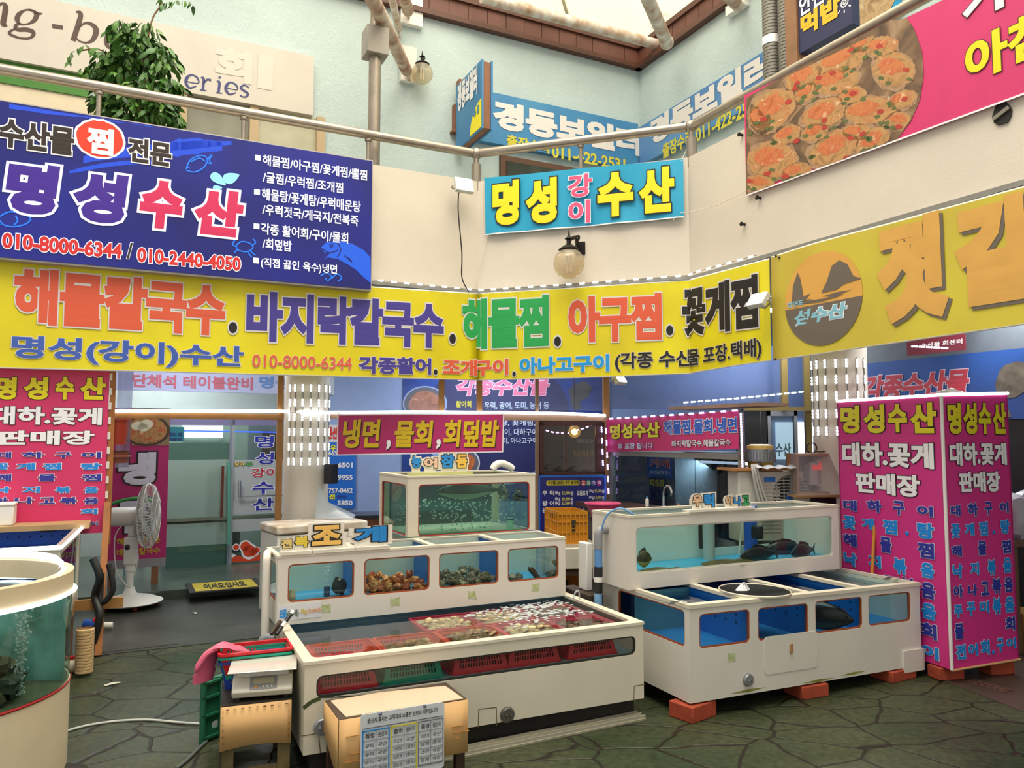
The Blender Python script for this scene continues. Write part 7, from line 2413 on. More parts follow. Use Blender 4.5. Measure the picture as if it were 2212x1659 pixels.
MB().mesh(mbp, lambda v: (v.x, LD - .04 - v.z, v.y)).obj('back_panel', mat('#1456c4', rough=.4, var=.1), lt, fLT)
MB().box(-LW, 0, LD - .028, LD - .01, -LH, .0).obj('outer_back', mat('#20304c', rough=.5), lt, fLT)
MB().quad((-LW, .02, -.12), (-.02, .02, -.12), (-.02, LD - .05, -.12), (-LW, LD - .05, -.12)).obj('water_surface', glass('#8fb8e8', gloss=.12, wav=.8, wscale=4), lt, fLT, fix=False)
MB().box(-LW, .005, -.02, .03, -.015, .012).box(-.03, .012, 0, LD - .02, -.015, .012).obj('top_rim', mat('#b9b4a6', rough=.35, metal=.3), lt, fLT)
MB().tube([(-LW, -.022, .005), (.012, -.022, .005), (.022, LD - .05, .005)], .013, 8).obj('light_strip', led_soft, lt, fLT)
h = fLT.hit(118, 1141, 'y', LD - .12)
MB().tube([(-LW, LD - .12, h.z), (h.x - .1, LD - .12, h.z)], .012, 8).obj('heater_tube', mat('#c9d2d8', rough=.3), lt, fLT)
MB().box(h.x - .1, h.x, LD - .14, LD - .1, h.z - .025, h.z + .025).obj('heater_clip', black, lt, fLT)
stnd = thing('tank_stand', 'brown timber stand under the left glass tank', 'stand', Frame(up(fl0, 0), 24))
bw_ = mat('#7a5436', rough=.65, var=.3)
zu = zT - LH
for x, y in ((-.07, .12), (-.07, .5), (-.05, 1.1), (-1.6, .12), (-1.6, 1.1)):
 MB().box(x - .05, x + .04, y - .04, y + .04, .0065 if y > .45 else 0.001, zu - .06).obj('leg', bw_, stnd)
MB().box(-LW, .0, .02, LD - .02, zu - .07, zu - .006).obj('top_frame', mat('#b08a5c', rough=.6, var=.2), stnd)
MB().box(-.04, .34, 1.06, 1.1, .34, .42).obj('brace', mat('#a87840', rough=.6, var=.2), stnd)
# shelf on the back of the tank, foam box on it
p = fLB.hit(190, 1122, 'y', -.12)
shf = thing('shelf_board', 'pale wooden shelf board behind the left glass tank', 'shelf', Frame(fLB.w(0, 0, 0), YAW))
a_, b_ = fLB.hit(196, 1125, 'y', -.1), fLB.hit(-40, 1130, 'y', -.1)
MB().box(b_.x - .4, a_.x, -.32, -.012, a_.z - .04, a_.z).obj('board', mat('#b8966a', rough=.6, var=.15), shf)
a2 = fLB.hit(30, 1123, 'y', -.2)
t = thing('foam_box', 'white foam box on the shelf board at the left edge', 'box', Frame(fLB.w(a2.x, -.24, a_.z), YAW))
zz = fLB.hit(20, 1092, 'y', -.2).z - a_.z
MB().box(-.5, 0, 0, .2, 0.001, zz).obj('body', mat('#eeebe4', rough=.7), t, bevel=.01)
MB().box(-.505, .005, -.005, .205, zz, zz + .02).obj('lid', mat('#f2efe9', rough=.7), t, bevel=.006)
# ---------------------------------------------------------------- round tank, nearest on the left
cr, crz = .62, 1.0
cc = Vector((-2.9, 3.9, 0))
rt = thing('round_tank', 'half round cream fish tank with lit rim in the lower left corner', 'fish tank', Frame(cc, 0))
A0, A1 = 180, 400
cream_r = mat('#d9c9aa', rough=.45, var=.05)
MB().lathe([(cr, .0), (cr, .43), (cr - .02, .43), (cr - .02, 0)], n=56).obj('base_wall', cream_r, rt)
MB().lathe([(cr + .003, .425), (cr + .006, .432), (cr + .003, .44)], n=56).obj('red_seal', gask_r, rt)
MB().lathe([(cr - .004, .43), (cr - .004, .90)], n=56).obj('glass_wall', glass('#cfe6de', gloss=.05), rt, fix=False)
MB().lathe([(cr, .9), (cr, crz), (cr - .06, crz), (cr - .06, .9), (cr, .9)], n=56).obj('top_rim', mat('#d2bf9c', rough=.45, var=.06), rt)
MB().lathe([(cr - .012, .435), (0, .435)], n=40).obj('bottom', mat('#5a5a44', rough=.6, var=.4), rt)
MB().lathe([(cr - .012, .88), (0, .88)], n=40).obj('water_surface', water, rt, fix=False)
MB().lathe([(cr + .004, .885), (cr + .018, .893), (cr + .004, .905)], n=64).obj('light_strip', led_soft, rt)
MB().lathe([(cr - .07, crz + .015), (cr - .05, crz + .03), (cr - .075, crz + .055)], n=64, a0=20, a1=170).obj('upper_light_strip', led_soft, rt)
MB().box(-.56, .56, .2, .21, .44, .88).obj('back_lining', mat('#8fc0bc', rough=.5, var=.35, scale=4, tint='#4f7a66'), rt)
t = MB()
rg5 = random.Random(4)
for k in range(300):
 u = rg5.random()
 t.ball((rg5.gauss(.5, .008 + .008 * u), rg5.gauss(-.06, .012), .45 + u * .42), rg5.uniform(.003, .008), n=6)
tag(t.obj('air_bubbles', glass('#e8f2ee', gloss=.3, haze=.4, hazecol='#eef4f0'), None, Frame(cc, 0)), 'column of air bubbles rising in the round left tank', 'bubbles', kind='stuff')
for k in range(44):
 a = R(rg5.uniform(-75, 25) if k < 26 else rg5.uniform(185, 300))
 rr = rg5.uniform(.2, .52)
 tag(lump_mesh(200 + k, .06, .05, .045, .5).obj('rock', mat(('#4c4a34', '#5f5a42', '#3c4434')[k % 3], rough=.7, var=.5, scale=15, tint='#2a2c20'), None, Frame((cc.x + rr * math.cos(a), cc.y + rr * math.sin(a), .48 + .045 * (k % 4)), k * 30)), 'dark mossy rock on the bottom of the round left tank', 'rock', 'rocks in the round tank')
# white ball valve and hoses between the stands
p = atZ(178, 1452, 0)
t = thing('ball_valve', 'white pipe end with a red handled valve under the left tank', 'valve', Frame((p.x, p.y, .0), 20))
MB().tube([(-.35, 0, .05), (.0, 0, .05)], .035, 14).tube([(-.12, 0, .05), (-.04, 0, .05)], .047, 14).tube([(-.02, 0, .05), (.03, 0, .05)], .045, 14).obj('pipe', mat('#d8cdb4', rough=.4), t)
MB().tube([(-.08, 0, .09), (-.08, 0, .11)], .012, 8).box(-.12, -.04, -.015, .015, .105, .12).obj('handle', red, t)
p = atZ(235, 1358, .02)
t = thing('drain_pipe', 'white pipe end with blue and red fittings on the dark floor', 'pipe', Frame((p.x, p.y, .006), 15))
MB().tube([(-.12, 0, .05), (.03, 0, .04)], .03, 12).obj('white_pipe', mat('#d6d0c2', rough=.4), t)
MB().tube([(-.2, .02, .06), (-.1, 0, .05)], .045, 12).obj('blue_fitting', mat('#2454b0', rough=.4), t)
MB().ball((-.1, .0, .09), .035, n=10).obj('red_fitting', red, t)
p = atZ(190, 1400, .0)
hs = MB()
bpt = fLT.w(.12, 1.0, 0)
hs.tube(smooth_path([up(bpt, .75), up(bpt, .6) + Vector((.06, 0, 0)), up(bpt, .45) + Vector((0, .05, 0)), up(bpt, .3) + Vector((.07, 0, 0)), up(bpt, .02)], 6), .03, 10)
hs.tube(smooth_path([up(bpt, .7) + Vector((.1, .05, 0)), up(bpt, .5) + Vector((.14, .05, 0)), up(bpt, .4) + Vector((.05, .05, 0)), up(bpt, .62) + Vector((.02, .1, 0))], 6), .022, 10)
tag(hs.obj('black_hose', mat('#1c1a18', rough=.5), None), 'tangle of black ribbed hoses behind the left tank', 'hose')
p = fLT.w(.13, .45, 0)
pr = []
for i in range(14):
 pr += [(.06, .02 + i * .022), (.06, .035 + i * .022), (.053, .04 + i * .022)]
tag(MB().lathe(pr, n=18).obj('ribbed_pipe', mat('#c8a878', rough=.5), None, Frame((p.x, p.y, .007), 0)), 'beige ribbed drain pipe standing beside the timber stand', 'pipe')
# ---------------------------------------------------------------- fan
p = atZ(279, 1312, 0.006)
fan = thing('pedestal_fan', 'white pedestal fan on a wheeled round base facing right', 'fan', Frame((p.x, p.y, .007), 0))
fw_ = mat('#dcdcd6', rough=.4, var=.05)
MB().lathe([(0, .06), (.3, .05), (.31, .06), (.22, .095), (.07, .13), (.05, .17), (.04, .2), (0, .2)], n=40).obj('base', fw_, fan)
for a in range(5):
 MB().ball((.25 * math.cos(R(a * 72 + 20)), .25 * math.sin(R(a * 72 + 20)), .026), .025, n=8).obj('wheel', mat('#8a2a22', rough=.5), fan)
MB().tube([(0, 0, .18), (0, 0, .4)], .032, 14).tube([(0, 0, .36), (0, 0, .42)], .045, 14).obj('pole', fw_, fan)
MB().box(-.055, .055, -.05, .05, .42, .70).box(-.03, .04, -.03, .03, .7, .86).obj('control_box', fw_, fan, bevel=.015)
MB().ball((-.015, -.055, .6), .028, .018, .028, n=10).obj('knob', black, fan)
fa = R(15)
ax = Vector((math.cos(fa), math.sin(fa), .02))
hc = Vector((.0, 0, .9))
MB().tube([hc - ax * .2, hc - ax * .18, hc + ax * .04, hc + ax * .08], [.08, .095, .095, .07], 16).obj('motor', fw_, fan)
Mr = Matrix.Translation(hc + ax * .15) @ ax.to_track_quat('Z', 'Y').to_matrix().to_4x4() @ Matrix.Diagonal((1.27, 1.27, 1, 1))
gr = MB()
for i in range(64):
 a = 2 * math.pi * i / 64
 gr.tube([Mr @ Vector((r * math.cos(a), r * math.sin(a), z)) for r, z in ((.05, -.085), (.15, -.08), (.24, -.045), (.255, 0), (.24, .045), (.15, .085), (.05, .095))], .0028, 4, False)
for r, z in ((.255, 0), (.2, -.065), (.2, .07), (.12, -.083), (.12, .09)):
 gr.tube([Mr @ Vector((r * math.cos(R(10 * k)), r * math.sin(R(10 * k)), z)) for k in range(37)], .005, 5, False)
gr.obj('guard', mat('#c9c9c4', rough=.4), fan)
bl_ = MB()
for k in range(4):
 pts = []
 for r in (.04, .12, .2, .225):
  for s_ in (0, 1):
   a = R(k * 90 + s_ * 60 * min(1, r / .12))
   pts.append(Mr @ Vector((r * math.cos(a), r * math.sin(a), -.02 + .05 * s_)))
 bl_.add(pts, [(0, 1, 3, 2), (2, 3, 5, 4), (4, 5, 7, 6)])
o = bl_.obj('blade_set', mat('#b9c0c0', rough=.4), fan)
s_ = o.modifiers.new('t', 'SOLIDIFY')
s_.thickness = .004
MB().lathe([(.05, -.09), (.045, -.1), (0, -.1)], n=16, m=Mr).lathe([(.055, .098), (0, .104)], n=20, m=Mr).obj('hub_cap', fw_, fan)
MB().tube(smooth_path([(-.05, -.04, .85), (-.14, -.05, .7), (-.12, -.05, .4), (-.04, -.04, .25), (.03, -.04, .2)], 6), .006, 6).tube(smooth_path([(.06, -.03, .6), (.09, -.03, .5), (.06, -.03, .35), (.03, -.03, .3)], 6), .005, 6).obj('cable', mat('#d0d0ca', rough=.5), fan)
# step ladder behind the fan
p = atZ(268, 1283, .0)
p = Vector((p.x, p.y + .15, .0))
lad = thing('step_ladder', 'small steel step ladder with green treads behind the fan', 'ladder', Frame((p.x, p.y, .104), 8))
for x in (-.22, .22):
 MB().tube([(x, 0, 0), (x * .9, .12, .8)], .014, 8).obj('rail', mat('#9fb4b4', rough=.4, metal=.3), lad)
 MB().tube([(x, .45, 0), (x * .9, .14, .75)], .012, 8).obj('rear_rail', mat('#9fb4b4', rough=.4, metal=.3), lad)
for z in (.2, .45, .7):
 MB().box(-.21, .21, .15 * z - .05, .15 * z + .07, z, z + .03).obj('tread', mat('#3f8a4a', rough=.6, var=.2), lad)
# standing noodle banner
p = atZ(345, 1262, .1)
fN = Frame((p.x, p.y, .1), YAW)
t = thing('standing_banner', 'pink standing banner with a noodle bowl photo and white brush lettering', 'sign', fN)
a, b = fN.hit(358, 1204), fN.hit(232, 880)
MB().box(b.x, a.x, 0, .03, a.z, b.z).obj('panel', mat('#b41f6c', rough=.45, var=.06), t)
MB().box(b.x, a.x, -.004, .034, a.z - .09, a.z).obj('bottom_rail', mat('#8d8a90', rough=.5), t)
for x in (b.x + .06, a.x - .14):
 MB().box(x, x + .07, 0, .03, .004, a.z - .08).obj('leg', mat('#8a5a3a', rough=.6), t)
zp = fN.hit(350, 962).z
MB().box(fN.hit(286, 930).x, a.x - .003, -.003, 0, zp, b.z).obj('photo_field', crab_mat(('#6a5a44', '#8d7a5c', '#b3a484'), '#9a8666', 4), t)
h = fN.hit(316, 930)
mb = MB()
for mi, k, yy in ((0, 1, -.004), (1, .86, -.005)):
 mb.mi(mi).poly([(h.x + .24 * k * math.cos(R(10 * i)), yy, h.z + .17 * k * math.sin(R(10 * i))) for i in range(36)])
for x, z, r in ((-.08, .05, .07), (.0, .07, .07), (-.03, .03, .06)):
 mb.mi(2).poly([(h.x + x + r * math.cos(R(20 * i)), -.006, h.z + z + r * .7 * math.sin(R(20 * i))) for i in range(18)])
mb.obj('bowl_photo', [mat('#4a3a2a', rough=.5), crab_mat(('#8a5a34', '#b58a54', '#d8bc8a'), '#b0482c', 9), mat('#e2dcc4', rough=.5)], t, fN, smooth=False)
wgr = mat('#cfcde0', rough=.5)
ptext(t, fN, '냉', 250, 974, 1052, 342, wgr, black, bold=.06, ew=.045)
ptext(t, fN, '면', 252, 1074, 1156, 344, wgr, black, bold=.06, ew=.045)
ptext(t, fN, '해물찜전문', 252, 1163, 1178, 346, mat('#c2a424', rough=.5), None, bold=.03)
ptext(t, fN, '바지락칼국수', 252, 1186, 1202, 346, mat('#c2a424', rough=.5), None, bold=.03)
h = fN.hit(310, 1083, 'y', -.1)
tag(MB().tube(smooth_path([fN.w(h.x - .5, -.12, h.z - .1), fN.w(h.x - .2, -.12, h.z + .02), fN.w(h.x, -.12, h.z + .03), fN.w(h.x + .12, -.12, h.z - .02)], 6), .018, 8).obj('garden_hose', mat('#2f7a3a', rough=.4), None), 'green hose hung before the standing noodle banner', 'hose')
# translucent hanging sheet and red pails beside the board
a, b = FE1.hit(248, 1010, 'y', .1), FE1.hit(292, 812, 'y', .1)
mb = MB()
n = 10
for i in range(n):
 x0, x1 = a.x + (b.x - a.x) * i / n, a.x + (b.x - a.x) * (i + 1) / n
 f = lambda x, z, k: (x * k + (a.x) * (1 - k), .1 + .03 * math.sin(x * 40), z)
 mb.quad(f(x0, a.z, .8), f(x1, a.z, .8), f(x1, 3.2, 1), f(x0, 3.2, 1))
tag(mb.obj('plastic_curtain', glass('#d8dcf0', gloss=.06, rough=.2, haze=.5, hazecol='#b9bcdc'), None, FE1), 'pale lavender plastic curtain hanging beside the pink banner board', 'plastic curtain')
for i, (y0, y1, lb) in enumerate(((908, 960, 'red plastic pail hung on the back of the pink banner board, upper one'), (974, 1000, 'stack of brown red pails hung below the red pail'))):
 h0, h1 = fLB.hit(249, y1, 'y', .16), fLB.hit(249, y0, 'y', .16)
 hh = h1.z - h0.z
 pr = [(0, 0), (.085, 0), (.11, hh), (.122, hh), (.122, hh + .012), (.1, hh + .012), (.08, .01), (0, .01)] if i == 0 else [(0, 0), (.1, 0), (.11, .05), (.118, .05), (.118, .065), (.11, .07), (.115, hh), (.125, hh), (.1, hh), (.08, .02), (0, .02)]
 tag(MB().lathe(pr, n=24).obj('pail', mat('#a2351e' if i == 0 else '#7a4030', rough=.4), None, Frame(fLB.w(h0.x, .16, h0.z), 0)), lb, 'pail')
# ---------------------------------------------------------------- chest freezer and things round the column
zfz = .88
p = atZ(600, 1136, zfz)
q = atZ(792, 1123, zfz)
fF = Frame((p.x, p.y, .006), math.degrees(math.atan2(q.y - p.y, q.x - p.x)))
fz = thing('chest_freezer', 'white chest freezer with rusty lid edge before the left column', 'freezer', fF)
fwid = (q - p).length
fm_ = mat('#d5d2ca', rough=.4, var=.08)
MB().box(0, fwid, 0, .5, 0.03, zfz - .1).obj('body', fm_, fz, bevel=.01)
for x0, x1 in ((-.01, fwid * .47), (fwid * .475, fwid + .01)):
 MB().box(x0, x1, -.015, .5, zfz - .095, zfz - .01).obj('lid', mat('#e0dbd0', rough=.4, var=.08, tint='#b59a78'), fz, bevel=.018)
ptext(fz, fF, '라세르', 636, 1148, 1157, 664, mat('#4a4a30', rough=.5), None, bold=.05)
fw2 = Frame(fMM.w(0, .5, 0), 26)
p = fF.w(fwid * .75, .3, zfz)
mb = MB()
rg = random.Random(21)
pts = [(-.18, 0, 0), (.2, -.02, 0), (.12, .1, .02), (-.1, .12, .05)]
apx = Vector((-.16, .1, .34))
mb.add([(-.18, -.02, 0), (.2, -.05, 0), (.22, .1, .02), (-.14, .14, .02), apx, (-.06, .04, .16), (.06, .02, .07)], [(0, 1, 6, 5), (1, 2, 6), (5, 6, 2, 3), (0, 5, 4), (5, 3, 4), (0, 4, 3)])
tag(mb.obj('plastic_bag', glass('#dfe6ea', gloss=.1, rough=.15, haze=.45, hazecol='#c8d0d6'), None, Frame(p, 10)), 'crumpled clear plastic bag on the chest freezer beside the column', 'bag')
h = atY(714, 1024, CY1 - .12)
tag(MB().box(-.05, .06, -.05, .05, -.1, .105).box(-.035, .045, -.054, -.05, -.085, .09).obj('speaker', mat('#191a1c', rough=.4), None, Frame(h, -20), bevel=.004), 'small black speaker box fixed to the right of the left column', 'speaker')
p = atZ(735, 1140, .8)
t = thing('table', 'low dark topped table behind the chest freezer', 'table', Frame((-1.5, 9.0, 0.0), 10))
MB().box(-.4, 1.1, 0, .5, .76, .8).obj('tabletop', mat('#2c3038', rough=.3), t)
MB().box(-.36, 1.06, .02, .46, .5, .76).obj('apron', mat('#8a4e2c', rough=.5, var=.2), t)
for x in (-.35, 1.05):
 for y in (.03, .45):
  MB().box(x - .03, x + .03, y - .03, y + .03, 0.001, .5).obj('leg', mat('#5a3a28', rough=.5), t)
# ---------------------------------------------------------------- crates, basin, box behind the tanks
cr_m = mat('#c9861a', rough=.5, var=.1)
def crate(label, fr, L, Wd, h, m):
 t = thing('bottle_crate', label, 'crate', fr)
 mb = MB()
 for ax in range(4):
  ln = L if ax % 2 == 0 else Wd
  ot = Wd if ax % 2 == 0 else L
  M_ = Matrix.Translation((L / 2, Wd / 2, 0)) @ Matrix.Rotation(R(90 * ax), 4, 'Z') @ Matrix.Translation((-ln / 2, -ot / 2, 0))
  mb.box(0, ln, .008, .014, 0, h, M_)
  n = 7
  for i in range(n + 1):
   x = ln * i / n
   mb.box(max(0, x - .007), min(ln, x + .007), -.004, .01, 0, h, M_)
  for z in (0, h * .34, h * .66, h * .9):
   mb.box(0, ln, -.003, .01, z, z + .014 if z < h * .8 else h, M_)
 mb.box(0, L, 0, Wd, 0, .012)
 mb.obj('body', m, t)
 h1 = MB().box(L * .46, L * .58, -.006, -.002, h * .36, h * .75)
 h1.obj('emblem_plate', m, t)
 e = MB()
 for x, z, r in ((.52, .66, .022), (.5, .54, .012), (.54, .54, .012), (.5, .43, .012), (.54, .43, .012)):
  e.box(L * x - r, L * x + r, -.008, -.006, h * z - r, h * z + r)
 e.obj('emblem_print', mat('#33301c', rough=.6), t)
 MB().box(-.003, .001, Wd * .4, Wd * .6, h * .78, h * .86).obj('hand_hole', mat('#4a2e0a', rough=.6), t)
 return t
p = atZ(1196, 1176, .66)
s_ = p.y / 8.0
zc = .66
fC = Frame((p.x + .04, p.y, zc), 12)
cw = fC.hit(1270, 1140).x
ch_ = fC.hit(1200, 1106).z
crate('orange bottle crate on the white chest beside the price list', fC, cw, .5, ch_, cr_m)
t = thing('white_chest', 'white chest with a sliding glass top under the orange crate', 'chest', Frame((p.x - .1, p.y - .3, 0), 12))
MB().box(0, .62, 0, .9, .46, zc - .002).obj('body', mat('#d6d0c2', rough=.45, var=.08), t, bevel=.01)
MB().box(.05, .57, .04, .2, zc - .002, zc + .004).obj('glass_lid', mat('#8f9a9a', rough=.15), t)
for x in (.02, .56):
 for y in (.03, .83):
  MB().box(x, x + .05, y, y + .05, .001, .46).obj('leg', mat('#4a3426', rough=.6, var=.3), t)
MB().box(.02, .61, .02, .05, .4, .46).obj('front_board', mat('#4a3426', rough=.6, var=.3), t)
q = atZ(1228, 1292, .03)
fC2 = Frame((q.x - .28, q.y, .001), 5)
crate('orange bottle crate on the floor under the white chest', fC2, .5, .05 + .3, fC2.hit(1240, 1236).z, mat('#c8701a', rough=.5, var=.1))
q = fRU.w(-.06, .1, 0)
tag(MB().box(-.0, .11, .0, .4, 0.001, .6).obj('timber_box', mat('#3c2c20', rough=.75, var=.5, scale=8), None, Frame(fRU.w(-.125, .3, -.68), 25.8)), 'dark weathered timber box beside the left end of the right tanks', 'box')
tag(MB().box(0, .05, 0, .12, 0, .34).obj('foam_slab', mat('#dcdcd8', rough=.6), None, Frame(fRU.w(-.062, .44, -.078), 25.8), bevel=.008), 'white upright slab beside the left end of the upper right tank', 'slab')
p = atY(1302, 1100, 6.8)
tag(MB().lathe([(0, 0), (.1, 0), (.145, .1), (.16, .105), (.16, .115), (.138, .112), (.095, .01), (0, .01)], n=32).obj('basin', mat('#c84a78', rough=.4, var=.1), None, Frame((p.x, p.y, p.z - .06), 0)), 'pink plastic basin behind the left end of the upper right tank', 'basin')
t = thing('basin_stool', 'dark stand under the pink basin', 'stand', Frame((p.x, p.y, 0), 0))
MB().lathe([(0, p.z - .062), (.12, p.z - .062), (.12, p.z - .1), (0, p.z - .1)], n=20).obj('top', mat('#33281f', rough=.6), t)
for k in range(4):
 MB().box(-.015, .015, -.015, .015, .001, p.z - .09, Matrix.Translation((.09 * math.cos(R(90 * k + 45)), .09 * math.sin(R(90 * k + 45)), 0))).obj('leg', mat('#33281f', rough=.6), t)
# ---------------------------------------------------------------- outdoor air conditioner unit and motor
YA = 6.85
p = atY(1596, 1092, YA)
fA = Frame((p.x, YA, 0), 8)
za = fA.hit(1610, 1018).z
xw = fA.hit(1738, 1060).x
zlo = za - .62
ac = thing('outdoor_unit', 'beige outdoor air conditioner unit with a round fan grille', 'air conditioner', Frame(fA.w(0, 0, zlo), 8))
acm = mat('#c9c5b8', rough=.45, var=.05)
MB().box(0, xw, 0, .3, 0, za - zlo).obj('case', acm, ac, bevel=.012)
rb = MB()
for k in range(16):
 z = .08 + k * .032
 rb.box(xw * .33, xw * .62, -.006, .0, z, z + .018)
rb.obj('louvre', acm, ac)
gz = fA.hit(1708, 1068).z - zlo
gx = fA.hit(1708, 1068).x
gr_ = fA.hit(1746, 1068).x - gx
Mg = Matrix.Translation((gx, -.003, gz)) @ Matrix.Rotation(R(90), 4, 'X')
MB().lathe([(gr_, .0), (0, .0)], n=40, m=Mg).obj('fan_opening', mat('#101210', rough=.6), ac)
gg = MB()
for k in range(12):
 zz = -gr_ + (k + .5) * gr_ * 2 / 12
 w = math.sqrt(max(0, gr_ ** 2 - zz ** 2))
 gg.box(gx - w, gx + w, -.014, -.006, gz + zz - .004, gz + zz + .004)
for k in range(5):
 xx = -gr_ + (k + .5) * gr_ * 2 / 5
 w = math.sqrt(max(0, gr_ ** 2 - xx ** 2))
 gg.box(gx + xx - .003, gx + xx + .003, -.012, -.005, gz - w, gz + w)
gg.lathe([(gr_ * .98, 0), (gr_ * 1.03, .012), (gr_ * 1.06, 0)], n=40, m=Mg)
gg.obj('fan_grille', mat('#b5b3aa', rough=.45), ac)
h0, h1 = fA.hit(1650, 1041), fA.hit(1674, 1030)
MB().box(h0.x, h1.x, -.008, -.004, h0.z - zlo, h1.z - zlo).obj('blue_badge', mat('#1f6fc8', rough=.4), ac)
h = fA.hit(1708, 1073)
MB().lathe([(.05, .012), (0, .014)], n=24, m=Matrix.Translation((h.x, -.006, h.z - zlo)) @ Matrix.Rotation(R(90), 4, 'X')).obj('round_sticker', mat('#2f6fc0', rough=.4), ac)
MB().box(.02, .1, -.0, .3, -.25, 0).box(xw - .1, xw - .02, 0, .3, -.25, 0).obj('foot', mat('#6a665c', rough=.6), ac)
mb = MB()
for k in range(3):
 x0 = fA.hit(1622 + k * 5, 1010).x
 mb.tube(smooth_path([(x0, -.03, za - zlo + .06), (x0 - .01, -.06, za - zlo), (x0 + .03 + .01 * k, -.05, za - zlo - .2), (x0 + .1 + .02 * k, -.05, za - zlo - .42)], 6), .012, 7)
mb.obj('insulated_pipes', mat('#b9b7ae', rough=.6), ac)
tag(MB().box(0, xw, .0, .3, .001, zlo - .252).obj('block_stand', mat('#6c6862', rough=.7), None, Frame(fA.w(0, 0, 0), 8)), 'grey stand under the outdoor air conditioner unit', 'stand')
zb_o = za + .004
a, b = fA.hit(1578, 1016), fA.hit(1694, 1014)
tag(MB().box(a.x, b.x, -.04, .3, zb_o - .0, zb_o + .022).obj('wooden_board', mat('#a8713a', rough=.6, var=.25), None, fA), 'small wooden board on top of the outdoor air conditioner unit', 'board')
h = fA.hit(1643, 1000, 'y', .12)
mo = thing('blower_motor', 'ribbed grey air blower with a yellow cap on the wooden board', 'air pump', Frame(fA.w(h.x, .13, zb_o + .023), 8))
MB().lathe([(.0, .0), (.11, .0), (.12, .05), (.1, .06)], n=8).obj('base', mat('#a8892a', rough=.5, var=.2), mo)
pr = [(.135, .05), (.14, .06), (.13, .15), (.122, .17), (0, .17)]
MB().lathe(pr, n=10).obj('body', mat('#7c7f80', rough=.5, metal=.4, var=.2, scale=30), mo)
rb = MB()
for k in range(30):
 a = R(12 * k)
 rb.bar((.138 * math.cos(a), .138 * math.sin(a), .065), (.129 * math.cos(a), .129 * math.sin(a), .15), .008, .01)
rb.obj('cooling_rib', mat('#8a8d8e', rough=.5, metal=.4), mo)
MB().lathe([(.128, .165), (.122, .2), (.08, .212), (0, .212)], n=8).obj('cap', mat('#c8a850', rough=.45, var=.1), mo)
MB().tube(smooth_path([(-.06, -.12, .03), (-.09, -.16, .03), (-.1, -.18, -.02)], 5), .018, 8).obj('outlet_hose', mat('#33302c', rough=.5), mo)
mb = MB()
rg = random.Random(9)
n = 12
vs, fs = [], []
for i in range(n + 1):
 for j in range(5):
  vs.append((-.14 + .36 * i / n, -.1 - .03 * j, .016 + .012 * math.sin(i * 1.7) * (1 if j < 3 else .6) - .007 * max(0, j - 2)))
for i in range(n):
 for j in range(4):
  fs.append((i * 5 + j, i * 5 + j + 1, (i + 1) * 5 + j + 1, (i + 1) * 5 + j))
mb.add(vs, fs)
o = mb.obj('cloth', mat('#d2d4d8', rough=.8), None, Frame(fA.w(h.x, .1, zb_o + .022), 8))
sd = o.modifiers.new('t', 'SOLIDIFY')
sd.thickness = .004
tag(o, 'crumpled white cloth under the air blower', 'cloth')
# wooden box with plugs under a plastic hood
YP = 6.55
fP = Frame((0, YP, 0), 6)
a, b = fP.hit(1722, 1068), fP.hit(1806, 980)
W2, Hh = b.x - a.x, b.z - a.z
pbx = thing('plug_box', 'open wooden box holding plugs and meters under a clear plastic hood', 'electrical box', Frame(fP.w(a.x, 0, a.z), 6))
wbm = mat('#b07a48', rough=.55, var=.2)
MB().box(.0, W2, 0, .2, 0, .02).box(0, W2, 0, .2, Hh - .02, Hh).box(0, .02, 0, .2, .02, Hh - .02).box(W2 - .02, W2, 0, .2, .02, Hh - .02).obj('box_frame', wbm, pbx)
MB().box(0, W2, .19, .2, 0, Hh).obj('back', mat('#5a4c40', rough=.6), pbx)
MB().box(-.05, W2 + .01, -.08, .2, -.02, 0).obj('shelf', mat('#b08850', rough=.6, var=.2), pbx)
for k, (x, z, w, h_, m) in enumerate(((.45, .5, .12, .2, '#d8d8d6'), (.62, .52, .11, .24, '#e4e4e2'), (.85, .5, .08, .18, '#6a9ab8'))):
 MB().box(W2 * x, W2 * x + w, .08, .15, Hh * z - h_ / 2, Hh * z + h_ / 2).obj('meter', mat(m, rough=.4), pbx, bevel=.004)
 MB().box(W2 * x + .02, W2 * x + w - .02, .076, .08, Hh * z + h_ * .15, Hh * z + h_ * .38).obj('display', mat('#c83a3a', emit=.8), pbx)
mb = MB()
for k in range(3):
 mb.lathe([(.028, 0), (.028, .02), (0, .02)], n=14, m=Matrix.Translation((W2 * .4, .13, Hh * (.66 - .14 * k))) @ Matrix.Rotation(R(90), 4, 'X'))
mb.obj('socket', mat('#77787a', rough=.5), pbx)
mb = MB()
for x in (.5, .66, .88):
 mb.tube(smooth_path([(W2 * x, .1, Hh * .4), (W2 * x + .01, .09, Hh * .25), (W2 * x - .03, .1, .03)], 5), .006, 6)
mb.obj('cable', mat('#5a5852', rough=.5), pbx)
o = MB().add([(0, -.005, Hh), (W2, -.005, Hh), (-.06, -.14, 0), (W2, -.1, 0), (-.04, .1, 0), (0, .1, Hh)], [(0, 1, 3, 2), (0, 2, 4, 5)]).obj('plastic_hood', glass('#e4e4e4', gloss=.07, rough=.1, haze=.12, wav=.5), pbx, fix=False)
cm = fP.w(a.x + W2 * .42, .02, b.z + .001)
mb = MB()
for k in range(2):
 mb.tube([(.045 * math.cos(R(15 * i)), .01 * k, .05 + .045 * math.sin(R(15 * i))) for i in range(25)], .005, 6)
mb.tube(smooth_path([(.03, .01, .02), (.1, .02, .015), (.2, .05, .04), (.35, .2, .05)], 5), .005, 6)
